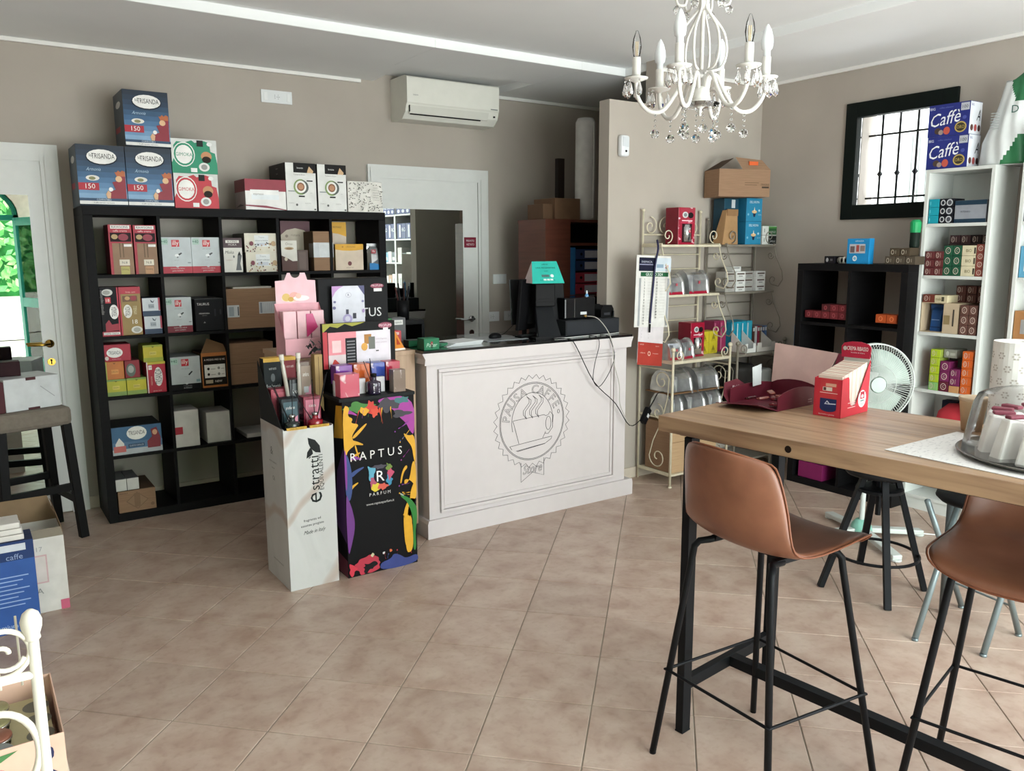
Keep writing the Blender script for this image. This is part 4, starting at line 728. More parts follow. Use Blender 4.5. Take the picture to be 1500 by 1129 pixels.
b = MB(); b.box(0, .235, .14, .143, 0, .27); b.add([(0, 0, 0), (0, .14, 0), (0, .14, .27), (0, 0, .10)], [(0, 1, 2, 3)]).add([(.235, 0, 0), (.235, .14, 0), (.235, .14, .27), (.235, 0, .10)], [(0, 3, 2, 1)]).box(0, .235, 0, .003, 0, .10).box(0, .235, 0, .14, 0, .003)
b.build('display_tray', PK, pk)
hp = [(.01, .25), (.225, .25), (.222, .385), (.180, .388), (.168, .425), (.145, .425)]+[(x, z) for x, z in circ(.116, .425, .026, .026, 10, 0, -PI)]+[(.075, .425), (.058, .388), (.010, .385)]
MB().prism(hp, 'y', .1435, .1465).build('header_card', M('eec3cc', .5), pk)
decals('printed_front', [('e', .35, .30, .22, .09, 'e9dcc0'), ('e', .25, .33, .10, .10, 'd9b86a'), ('e', .45, .35, .12, .11, 'e6a9a0'), ('e', .62, .30, .2, .07, 'f2ede8'), ('e', .36, .28, .07, .06, 'c9a04a'), ('e', .55, .36, .07, .07, 'e9c0b0')], .215, .20, (.01, .143, .235), (1, 0, 0), (0, 0, 1), pk)
for k in range(3): MB().box(.012+.073*k, .080+.073*k, .05, .11, .004, .235-.0*k).build('inner_pack', PKL, pk, bevel=.003)
MB().add([(.13, .047, .22), (.165, .047, .22), (.19, .045, .15), (.13, .045, .10)], [(0, 1, 2, 3)]).build('magenta_ribbon', M('c93f78', .3), pk)
sn = thing('snack_pyramid', 'orange and white triangular snack bag on the oak counter corner', 'bag', (1.955, 4.0, 1.0605), .2); MB().add([(-.035, -.02, 0), (.045, -.02, 0), (.045, .02, 0), (-.035, .02, 0), (-.015, 0, .115)], [(0, 1, 4), (1, 2, 4), (2, 3, 4), (3, 0, 4), (3, 2, 1, 0)]).build('bag', M('d98a3a', .35), sn)
decals('printed_front', [('p', [(0, 0), (1, 0), (.94, .12), (.02, .12)], 'ece4d8'), ('p', [(.30, .35), (.62, .35), (.38, .8)], 'b5472a')], .08, .09, (-.035, -.0215, 0), (1, 0, 0), Vector((0, .17, 1)).normalized(), sn)
for lab, x0, x1, y0_, z0, z1, c1, c2 in (('green capsule box at the back of the oak counter', 2.0, 2.075, 4.30, 1.0605, 1.205, '3a8a4c', 'd9e3c0'), ('grey box with white label beside the green capsule box', 2.085, 2.175, 4.32, 1.0625, 1.205, '5c5c5e', 'd9d9d6'), ('coral red box in front of the grey box', 2.02, 2.095, 4.22, 1.0625, 1.14, 'd0545a', 'f0c6c0')):
    carton('capsule_box', lab, 'box', x0, x1, y0_, y0_+.07, z0, z1, c1, c1, c1, F=[('r', .12, .72, .8, .92, c2), ('t', 'capsule', .46, .82, .09, c1, .5)])
for lab, x0, x1, y0_, z1 in (('long dark green box lying behind the small green tin', 2.06, 2.24, 4.06, 1.098), ('black and green flat box by the papers', 2.10, 2.26, 3.97, 1.083)):
    carton('flat_box', lab, 'box', x0, x1, y0_, y0_+.07, zc+.0005, z1, '1f6a48', '16352a', '2a3a34', F=[('e', .6, .5, .15, .3, '0f3a28')])
ph = thing('pen_holder', 'black pen holder full of pens in front of the mirror', 'pen holder', (2.36, 4.72, 1.1605)); MB().lathe([(.038, 0), (.04, .12), (.037, .12), (.035, .01), (.0001, .01)], n=16).build('cup', BLACKP, ph, smooth=True)
for k in range(7): a = k*.9; MB().tube([(.01*math.cos(a), .01*math.sin(a), .012), (.045*math.cos(a), .045*math.sin(a), .21+.02*math.sin(k*2))], .005, 6).build('pen', M(['1a1a1c', '30201f', '24242a', '5a2a2a'][k % 4], .4), ph)
bk = thing('back_desk', 'black desk behind the counter in front of the mirrored door', 'desk', (2.20, 4.62, 0)); MB().box(0, .26, 0, .30, 1.13, 1.16).build('desk_top', BLACKP, bk, bevel=.003); MB().box(0, .02, 0, .30, 0, 1.13).build('side_panel', BLACKP, bk); MB().box(.24, .26, 0, .30, 0, 1.13).build('side_panel', BLACKP, bk)
# cables hanging over the counter front, and the adapter
def cable(name, label, pts, r, m, sub=4, plug=None):
    P = [Vector(p) for p in pts]; out = []
    for i in range(len(P)-1):
        p0, p1, p2, p3 = P[max(i-1, 0)], P[i], P[i+1], P[min(i+2, len(P)-1)]
        for k in range(sub):
            t = k/sub; out.append(.5*((2*p1)+(-p0+p2)*t+(2*p0-5*p1+4*p2-p3)*t*t+(-p0+3*p1-3*p2+p3)*t**3))
    out.append(P[-1]); o = MB().tube(out, r, 6).build(name, m, None, smooth=True); return tag(o, label, 'cable')
cable('power_cable', 'black cable running from the counter edge down to the adapter at right', [(2.95, 3.90, 1.067), (3.02, 3.85, 1.066), (3.06, 3.825, 1.03), (3.21, 3.825, .79), (3.385, 3.82, .635), (3.50, 3.81, .48), (3.60, 3.80, .52), (3.73, 3.80, .66)], .0028, BLACKP)
cable('loop_cable', 'thin black cable hanging in a long loop over the counter front', [(3.24, 3.93, 1.065), (3.245, 3.85, 1.066), (3.25, 3.825, 1.02), (3.215, 3.825, .90), (3.205, 3.825, .80), (3.255, 3.825, .755), (3.33, 3.825, .83), (3.375, 3.825, .93), (3.35, 3.825, 1.02), (3.335, 3.85, 1.066), (3.33, 3.93, 1.065)], .0022, BLACKP)
cable('network_cable', 'pale grey cable from the printer hanging down the counter front', [(3.29, 4.00, 1.18), (3.32, 3.93, 1.17), (3.35, 3.86, 1.09), (3.36, 3.825, 1.0), (3.37, 3.825, .90), (3.42, 3.825, .75), (3.43, 3.825, .62), (3.50, 3.822, .49)], .0032, M('b9b6ae', .5))
cable('counter_cable', 'white cable lying along the black counter top', [(2.95, 3.93, 1.066), (3.05, 3.90, 1.066), (3.2, 3.915, 1.066), (3.4, 3.92, 1.066), (3.52, 3.95, 1.066)], .0028, M('d9d9d6', .5))
ad = thing('power_adapter', 'black power adapter hanging beside the counter', 'adapter', (3.63, 3.80, .53)); o = MB().box(-.055, .055, -.018, .018, -.022, .022).build('adapter_body', BLACKP, ad, bevel=.006); o.rotation_euler = (0, -.85, .3)
MB().box(-.012, .012, -.0195, -.018, -.012, .012).build('rating_label', M('c9c9c9', .5), o)
cable('adapter_cable', 'short black cable from the adapter up to the iron shelf', [(3.66, 3.80, .57), (3.70, 3.80, .62), (3.73, 3.80, .665), (3.79, 3.80, .67)], .0028, BLACKP)

# ================================================================== PERFUME STANDS
def marble():
    m = noise_mat('white_marble_print', ['bfc0bf', 'c6c7c6', 'b3b5b4'], 3, .4, (1, 1, .6), 6, dist=1.2, coat=.2); nt = m.node_tree; b = nt.nodes['Principled BSDF']
    tc = nt.nodes.new('ShaderNodeTexCoord'); mp = nt.nodes.new('ShaderNodeMapping'); mp.inputs['Rotation'].default_value = (0, math.radians(38), 0); wv = nt.nodes.new('ShaderNodeTexWave'); wv.bands_direction = 'Z'; wv.inputs['Scale'].default_value = .9; wv.inputs['Distortion'].default_value = 5; wv.inputs['Detail'].default_value = 3; wv.inputs['Detail Scale'].default_value = 1.3; wv.inputs['Phase Offset'].default_value = 1.7
    nt.links.new(tc.outputs['Object'], mp.inputs[0]); nt.links.new(mp.outputs[0], wv.inputs['Vector'])
    r = nt.nodes.new('ShaderNodeValToRGB'); e = r.color_ramp.elements; e[0].position = .0; e[0].color = (.70, .46, .34, 1); e[1].position = .05; e[1].color = (1, 1, 1, 1); nt.links.new(wv.outputs['Fac'], r.inputs[0])
    mx = nt.nodes.new('ShaderNodeMix'); mx.data_type = 'RGBA'; mx.blend_type = 'MULTIPLY'; mx.inputs[0].default_value = .55
    src = b.inputs['Base Color'].links[0].from_socket; nt.links.new(src, mx.inputs[6]); nt.links.new(r.outputs[0], mx.inputs[7]); nt.links.new(mx.outputs[2], b.inputs['Base Color']); return m
MAR = marble()
s1 = thing('diffuser_stand', 'white marble-patterned cardboard floor stand for fragrance diffusers', 'display stand', (1.176, 3.607, 0))
MB().box(0, .004, 0, .335, 0, .785).build('side_wall', MAR, s1); MB().box(.238, .242, 0, .335, 0, .785).build('side_wall', MAR, s1); MB().box(.004, .238, 0, .004, 0, .780).build('front_wall', MAR, s1); MB().box(.004, .238, .331, .335, 0, 1.0).build('back_wall', BLACKP, s1)
for k in range(3): MB().box(.004, .238, .004+.11*k, .114+.107*k, (.757, .79, .85)[k], (.762, .795, .855)[k]).build('tray', BLACKP, s1)
MB().add([(0, .335, .785), (0, .02, .785), (0, .335, 1.07), (.003, .335, .785), (.003, .02, .785), (.003, .335, 1.07)], [(0, 1, 2), (5, 4, 3), (0, 2, 5, 3), (1, 4, 5, 2)]).build('side_flap', M('202122', .5), s1)
MB().add([(.242, .335, .785), (.242, .02, .785), (.242, .335, .95), (.239, .335, .785), (.239, .02, .785), (.239, .335, .95)], [(2, 1, 0), (3, 4, 5)]).build('side_flap', M('202122', .5), s1)
DKP = M('202324', .5); b = MB(); U_, V_ = (0, 0, 1), (-1, 0, 0)
b.text('strattì', (.140, -.0008, .560), U_, V_, .050, 0, .19); b.text('e', (.145, -.0008, .440), U_, V_, .085, 0); b.text('EQUIVALENTI', (.176, -.0009, .560), U_, V_, .020, 0, .18)
lf1 = [(.115, .735), (.150, .72), (.172, .69), (.176, .655), (.150, .66), (.128, .68), (.118, .705)]; lf2 = [(.105, .635), (.11, .665), (.125, .685), (.135, .672), (.138, .655), (.125, .645)]
b.flat(lf1[::-1], (0, -.0007, 0), (1, 0, 0), (0, 0, 1)); b.flat(lf2, (0, -.0007, 0), (1, 0, 0), (0, 0, 1))
b.text('fragranze ed', (.12, -.0008, .335), (1, 0, 0), (0, 0, 1), .012, 0, .12, rot=.05); b.text('essenze pregiate', (.12, -.0008, .31), (1, 0, 0), (0, 0, 1), .012, 0, .16, rot=.05); b.text('Made in Italy', (.13, -.0008, .275), (1, 0, 0), (0, 0, 1), .018, 0, .11, shear=.5, rot=.05)
b.build('printed_front', DKP, s1)
b = MB(); N0 = (-.0008, 0, 0)
b.text('estratti equivalenti', (-.0008, .17, .60), (0, -1, 0), (0, 0, 1), .010, 0, .16); b.text('fragranze', (-.0008, .17, .57), (0, -1, 0), (0, 0, 1), .008, 0, .10); b.text('&', (-.0008, .18, .655), (0, -1, 0), (0, 0, 1), .04); b.text('OI', (-.0008, .17, .52), (0, -1, 0), (0, 0, 1), .022); b.text('www.estrattiequivalenti.it', (-.0008, .16, .10), (0, -1, 0), (0, 0, 1), .010, 0, .22)
b.build('printed_side', M('5c5f60', .5), s1)
def diffuser(label, x, y, z, liquid, cap, sticks, rz=0, h=.055, sl_=.22, box=True, stickm=None, label_band='c9a03c'):
    t = thing('reed_diffuser', label, 'diffuser', (x, y, z), rz)
    MB().lathe([(.033, 0), (.036, .004), (.036, h*.70), (.034, h*.80), (.016, h*.88), (.013, h), (.013, h+.016)], n=18).build('glass_bottle', M(liquid, .06, coat=1.0), t, smooth=True)
    MB().lathe([(.015, h+.010), (.016, h+.024), (.010, h+.026), (.010, h+.012)], n=14).build('collar', cap, t, smooth=True)
    for k, (dx, dy, l_) in enumerate(sticks): MB().tube([(dx*.02, dy*.02, h*.3), (dx, dy, h+l_)], .0021, 6).build('reed', stickm or BLACKP, t)
    return t
d1 = diffuser('glass reed diffuser with dark liquid at the front left of the marble stand', 1.238, 3.655, .7625, '1f2a28', CHROME, [(-.085, .0, .17), (.012, .01, .19), (-.07, .02, .16)])
d2 = diffuser('glass reed diffuser with red liquid at the front right of the marble stand', 1.350, 3.655, .7625, '8e1226', CHROME, [(-.10, .0, .14), (.0, .02, .18), (.06, .0, .20), (.072, .01, .21)])
for lab, x0 in (('gold-edged slot card in front of the dark liquid diffuser', 1.195), ('gold-edged slot card in front of the red liquid diffuser', 1.305)):
    t = thing('price_strip', lab, 'label', (x0, 3.6065, .778)); MB().box(0, .095, 0, .010, 0, .012).build('strip', M('c9a03c', .4), t); decals('lettering', [('t', 'LINEA ORO CASA', .5, .5, .5, '5a4410', .8)], .095, .012, (0, -.0003, 0), (1, 0, 0), (0, 0, 1), t)
def gbox(label, x0, x1, y0_, z0, z1, col, pane, txt, rz=0, d=.07):
    return carton('fragrance_box', label, 'box', x0, x1, y0_, y0_+d, z0, z1, M(col, .25, coat=.5), M(col, .25, coat=.5), M(col, .3), F=[('r', .12, .1, .9, .9, pane), ('p', [(.12, .1), (.9, .45), (.9, .1)], 'd58ea6'), ('t', txt, .5, .7, .10, 'e9e6e2', .5), ('r', .3, .25, .7, .4, 'b9bcc0')])
gbox('teal-black fragrance box behind the dark diffuser', 1.205, 1.290, 3.70, .7625, .91, '1f2a30', '46606a', 'profumo')
gbox('pink-red fragrance box behind the red diffuser', 1.312, 1.398, 3.70, .7625, .91, '7e2238', 'c8788c', 'casa')
gbox('rose red fragrance box in the second row of the marble stand', 1.188, 1.275, 3.79, .796, .945, '9a3c4c', 'b45866', 'essenza')
gbox('grey crystal-lidded box in the second row of the marble stand', 1.28, 1.335, 3.79, .796, .985, '3c4144', '6a7074', 'luce')
carton('fragrance_box', 'black box with white script and gold top at the back left', 'box', 1.185, 1.272, 3.875, 3.935, .86, 1.085, '22282a', '17191b', 'c9a03c', F=[('r', 0, .92, 1, 1, 'c9a03c'), ('t', 'estratti', .5, .78, .06, 'a9b0b0', .4), ('e', .5, .58, .12, .09, '5a6264'), ('t', 'Rosa Imperiale', .5, .38, .09, 'c9cccc', .8, .3)])
carton('fragrance_box', 'red box with gold top at the back of the marble stand', 'box', 1.285, 1.345, 3.875, 3.935, .86, 1.085, '7e2a32', '6a2028', 'c9a03c', F=[('r', 0, .93, 1, 1, 'c9a03c'), ('t', 'estratti', .5, .8, .06, 'd9c0b8', .6)])
gbox('brown iridescent sachet box at the back right of the marble stand', 1.350, 1.41, 3.84, .856, 1.06, '6a5648', '9c8a7c', 'ambra', d=.04)
for k, lab in enumerate(('clear perfume vial leaning left in the marble stand', 'clear perfume vial standing right in the marble stand')):
    t = thing('perfume_vial', lab, 'vial', (1.278+.045*k, 3.775, .80)); t.rotation_euler = (0, -.12+.12*k, 0); MB().lathe([(.010, 0), (.010, .26), (.007, .27), (.012, .30)], n=12).build('vial_glass', M('b9b4aa', .12, coat=1), t, smooth=True); MB().lathe([(.012, .29), (.012, .315), (.0001, .316)], n=12).build('cap', M('d9d4ca', .3), t)
t = thing('wooden_box', 'tan wooden tester box at the right end of the marble stand', 'box', (1.425, 3.80, .0)); t.location.z = .796; MB().box(-.012, .028, 0, .05, 0, .30).build('box_body', M('a58a5c', .6), t, bevel=.002); MB().box(.007, .009, -.001, 0, .01, .29).build('groove', M('5c4a30', .6), t)
t = thing('black_bow', 'crumpled black and silver wrap lying on the tan tester box', 'wrapping', (1.425, 3.825, 1.097)); b = MB(); random.seed(2)
for k in range(14):
    a = random.uniform(0, 6.28); c_ = Vector((.03*math.cos(a), .022*math.sin(a), random.uniform(.0, .05))); e1 = Vector((random.uniform(-1, 1), random.uniform(-1, 1), random.uniform(-.5, 1)))*.022; e2 = Vector((random.uniform(-1, 1), random.uniform(-1, 1), random.uniform(-.5, 1)))*.022
    b.add([c_, c_+e1, c_+e1+e2, c_+e2], [(0, 1, 2, 3)])
b.build('crumpled_film', M('2a2a2c', .2, coat=.6), t)['kind'] = 'stuff'

s2_ = thing('perfume_stand', 'black cardboard floor stand with colourful paint splash print and perfume name', 'display stand', (1.452, 3.600, 0))
BK = M('0d0d0f', .5, name='black_print'); SW, SH, SD = .395, .885, .30
MB().box(.012, SW, .0, SD, 0, SH).build('stand_body', BK, s2_, bevel=.001); MB().box(-.004, SW+.004, -.006, SD, SH, SH+.016).build('top_tray', M('1b1f20', .3), s2_, bevel=.001)
MB().box(.03, SW-.03, .11, .20, SH+.016, SH+.062).build('riser', BLACKP, s2_); MB().box(.03, SW-.03, .20, SD, SH+.016, SH+.13).build('riser', BLACKP, s2_)
random.seed(21)
def splash(x0, x1, pts, amp=.012):
    return pts
def chaikin(p, it=2):
    for _ in range(it):
        q = []
        for i in range(len(p)):
            a, b = p[i], p[(i+1) % len(p)]
            q += [(a[0]*.75+b[0]*.25, a[1]*.75+b[1]*.25), (a[0]*.25+b[0]*.75, a[1]*.25+b[1]*.75)]
        p = q
    return p
def blob(cx, cy, rx, ry, col, n=22, j=.25, sp=0):
    out = []
    for k in range(n):
        a = 2*PI*k/n; q = 1+random.uniform(-j, j)+(sp if k % 5 == 0 else 0); out.append((min(1, max(0, cx+rx*q*math.cos(a))), min(1, max(0, cy+ry*q*math.sin(a)))))
    return ('p', out, col)
SP = [('p', [(.45, 1), (1, 1), (1, .76), (.93, .79), (.88, .84), (.78, .88), (.70, .93), (.55, .955)], 'a03c96'), blob(.62, .955, .14, .035, '3d3a42', 20, .35, .5), blob(.80, .90, .10, .02, '3d3a42', 16, .4, .6), blob(.84, .975, .10, .018, '3c6f72', 16, .4),
      blob(.20, .965, .15, .022, '3f7a34', 20, .4, .6), blob(.38, .955, .07, .03, 'c83a30', 18, .4, .8), blob(.44, .925, .05, .02, 'cf4a34', 14, .4, .6), blob(.30, .94, .05, .02, 'd9a02c', 14, .4, .7),
      ('p', [(0, .985), (.10, .97), (.06, .92), (.14, .905), (.10, .88), (.22, .87), (.16, .84), (.10, .80), (.17, .76), (.05, .73), (.03, .70), (0, .70)], 'dca52e'), ('p', [(.10, .80), (.30, .87), (.33, .865), (.15, .79)], 'dca52e'), ('p', [(.14, .75), (.19, .68), (.20, .685), (.16, .76)], 'dca52e'),
      ('p', [(0, .72), (.05, .70), (.09, .62), (.10, .52), (.06, .44), (.02, .46), (0, .5)], '3a4f88'), ('p', [(0, .50), (.04, .45), (.08, .40), (.12, .30), (.05, .18), (0, .12)], '6f3a86'), ('p', [(0, .76), (.03, .70), (.03, .52), (0, .5)], '8a3f9a'),
      ('p', [(.82, .79), (.90, .765), (1, .77), (1, .58), (.97, .63), (.95, .70), (.88, .74)], 'dca52e'), ('p', [(.95, .62), (1, .60), (1, .45), (.93, .50), (.83, .52), (.82, .48), (.90, .50)], 'dca52e'), ('p', [(.76, .50), (.80, .57), (.86, .60), (.88, .58), (.82, .56), (.78, .49)], 'dca52e'),
      ('p', [(.82, .10), (.80, .22), (.80, .32), (.86, .38), (.92, .40), (1, .38), (1, .50), (.95, .48), (.90, .42), (.90, .30), (.93, .26), (.90, .14)], 'dca52e'), ('p', [(.78, .30), (.82, .32), (.82, .08), (.90, .07), (.94, .12), (.92, .30)], 'dca52e'),
      ('p', [(.76, .425), (.82, .42), (.92, .39), (.98, .35), (1, .33), (1, .26), (.97, .20), (.98, .08), (.93, .08), (.94, .22), (.93, .30), (.86, .38), (.78, .41)], '2f7a34'), ('p', [(.75, .44), (.77, .425), (.82, .415), (.80, .43)], '9aa8a0'),
      blob(.27, .055, .17, .05, 'b8384a', 22, .15, .2), blob(.28, .045, .09, .025, '1a1a1c', 14, .5, .6), ('p', [(.45, 0), (.44, .05), (.60, .06), (.64, .09), (.74, .07), (.82, .04), (1, .06), (1, 0)], '3a4684'), blob(.06, .05, .05, .03, 'd03a4c', 14, .4, .4), blob(.50, .105, .02, .008, 'd8d8d8', 8, .3), blob(.34, .108, .03, .01, 'c9c4a0', 8, .5), blob(.60, .11, .02, .008, 'd06a40', 8, .5),
      ('e', .48, .56, .15, .058, '221f29'), blob(.36, .585, .055, .035, '5fa8c4', 14, .4, .3), blob(.38, .53, .05, .03, 'a8506c', 14, .4, .4), blob(.42, .50, .06, .02, 'd8c23c', 14, .4, .4), blob(.52, .495, .06, .018, 'd05a4c', 14, .4, .4), blob(.61, .53, .04, .03, '3f8fb4', 14, .4, .4), blob(.62, .57, .04, .03, 'c04c6c', 14, .4, .4), blob(.61, .605, .04, .02, '6f8a3c', 14, .4, .4), blob(.48, .615, .10, .012, '4a4652', 14, .4, .4), ('e', .485, .56, .095, .043, '1a1722'), ('t', 'R', .485, .56, .062, 'f4f2f0', .3),
      ('t', 'R A P T U S', .44, .69, .047, 'e6e4e2', .72), ('t', 'P A R F U M', .47, .46, .018, 'dcdad8', .32), ('t', 'www.raptusparfum.it', .47, .405, .014, 'd0cecc', .44)]
random.seed(33)
for k in range(26):
    side = k % 4; c1 = ['dca52e', '8a3f9a', 'dca52e', 'a03c96', '3a4f88'][k % 5]
    if side == 0: x, y, dx, dy = .06+random.random()*.05, .45+random.random()*.5, .10+random.random()*.08, random.uniform(-.04, .04)
    elif side == 1: x, y, dx, dy = .95-random.random()*.05, .40+random.random()*.5, -.08-random.random()*.08, random.uniform(-.05, .03)
    elif side == 2: x, y, dx, dy = .2+random.random()*.7, .94, random.uniform(-.06, .06), -.04-random.random()*.05; c1 = ['dca52e', 'cf4a34', '3f7a34', 'a03c96'][k//4 % 4]
    else: x, y, dx, dy = .08+random.random()*.85, .06, random.uniform(-.03, .03), .02+random.random()*.03; c1 = ['b8384a', '3a4684', 'b8384a'][k//4 % 3]
    nx, ny = -dy*.5, dx*.14; w0 = .35
    SP.insert(8, ('p', [(x-nx*w0, y-ny*w0), (x+dx*.5, y+dy*.5-ny*.2+.004), (x+dx, y+dy), (x+dx*1.06, y+dy*1.04+.005), (x+dx, y+dy+.009), (x+dx*.5, y+dy*.5+ny*.5+.008), (x+nx*w0, y+ny*w0+.012)], c1))
    if k % 2: SP.insert(8, ('e', x+dx*1.35, y+dy*1.3, .009, .0045, c1))
SP = [(d[0], chaikin(d[1], 2), d[2]) if d[0] == 'p' and len(d[1]) < 30 else d for d in SP]
decals('printed_front', SP, SW-.012, SH, (.012, -.0008, 0), (1, 0, 0), (0, 0, 1), s2_, eps=.0002)
decals('printed_side', [('p', [(.6, .78), (1, .80), (1, .98), (.75, .97)], 'dca52e'), ('p', [(.5, .3), (1, .2), (1, .75), (.7, .6)], '4a2a60'), ('p', [(.2, .02), (1, .0), (1, .10), (.6, .12)], '6a2a3c')], SD, SH, (.0115, SD, 0), (0, -1, 0), (0, 0, 1), s2_, eps=.0003)
def shiny(name, label, x0, x1, y0_, z0, z1, c1, d=.06, rz=0, cat='box'):
    m = noise_mat('cellophane_'+c1, [c1, c1, 'e6d9dc'], 9, .12, (1, 1, 1), 2, pos=[.3, .58, .72], dist=2.5, coat=1.)
    return carton(name, label, cat, x0, x1, y0_, y0_+d, z0, z1, m, M(c1, .3), M(c1, .3), flap=False)
zt = SH+.0165
shiny('wrapped_box', 'pink shiny wrapped box at the front left of the black stand', 1.465, 1.565, 3.615, zt, zt+.112, 'c4536a', .075)
d3 = diffuser('purple-black reed diffuser with black reeds at the front of the black stand', 1.652, 3.645, zt, '2a2338', BLACKP, [(-.05, .0, .09), (-.012, .01, .10)], h=.075)
decals('bottle_label', [('t', 'RAPTUS', .5, .5, .7, 'd9d6e0', .95, 0, PI/2)], .03, .05, (-.015, -.0335, .008), (1, 0, 0), (0, 0, 1), d3)
shiny('wrapped_box', 'brown shiny wrapped box at the front right of the black stand', 1.745, 1.812, 3.615, zt, zt+.112, '75655a', .05)
for lab, x0, x1, c1 in (('violet box in the middle row of the black stand', 1.487, 1.573, '7a3f9c'), ('orange box in the middle row of the black stand', 1.58, 1.666, 'c25c2c'), ('blue box in the middle row of the black stand', 1.672, 1.748, '3a4fa4'), ('red box in the middle row of the black stand', 1.754, 1.832, 'b5304a')):
    shiny('wrapped_box', lab, x0, x1, 3.715, SH+.0625, SH+.158, c1, .07)
for k, x in enumerate((1.475, 1.602, 1.705)):
    t = thing('white_tester', 'white tester carton, %s of three between the front boxes' % ordn[k].replace('leftmost', 'first'), 'box', (x, 3.69, zt)); MB().box(-.012 if k == 0 else -.022, .012 if k == 0 else .022, -.012, .012, 0, .075).build('carton', M('d2cfd2', .5), t, bevel=.001)
t = thing('promo_display', 'black header panel with pink and white perfume picture card', 'panel', (1.468, 3.822, SH+.1305)); MB().box(0, .392, 0, .03, 0, .225).build('header_body', M('161617', .4), t, bevel=.001)
decals('printed_front', [('p', [(0, .80), (0, 1), (.58, 1), (.50, .96), (.40, .92), (.3, .98), (.2, .90), (.1, .94)], '9c9a34'), ('r', .0, .0, .06, .82, 'b5303a'), ('r', .07, 0, .45, .80, 'e08a94'), ('r', .07, 0, .45, .30, 'd9c9cc'), ('r', .45, 0, .93, .80, 'dfd9e2'), ('r', .30, .02, .45, .66, '232327')]+[('r', .32, .08+.07*k, .43, .11+.07*k, '77777c') for k in range(8)]+[('r', .56, .5, .66, .72, 'a87434'), ('r', .62, .38, .71, .66, '6d706a'), ('e', .56, .44, .045, .09, 'd9a24a'), ('r', .12, .35, .24, .62, 'e9c6c8'), ('p', [(.10, .05), (.14, .2), (.16, .2), (.24, .05)], 'c23a34'), ('r', .72, .32, .76, .345, '3a3a3c'), ('t', 'nuova fragranza', .80, .6, .03, 'b9a9b4', .16), ('t', 'profumo persistente', .80, .52, .03, 'b9a9b4', .16), ('e', .86, .90, .10, .07, '8e3f56'), ('t', 'PROFUMI', .86, .90, .06, 'e9c9d2', .17), ('r', .83, .80, .90, .85, 'e6e6e6')], .392, .225, (0, -.0006, 0), (1, 0, 0), (0, 0, 1), t, eps=.0002)
MB().box(.03, .32, -.03, 0, -.0, .012).build('shelf_lip', BLACKP, t)

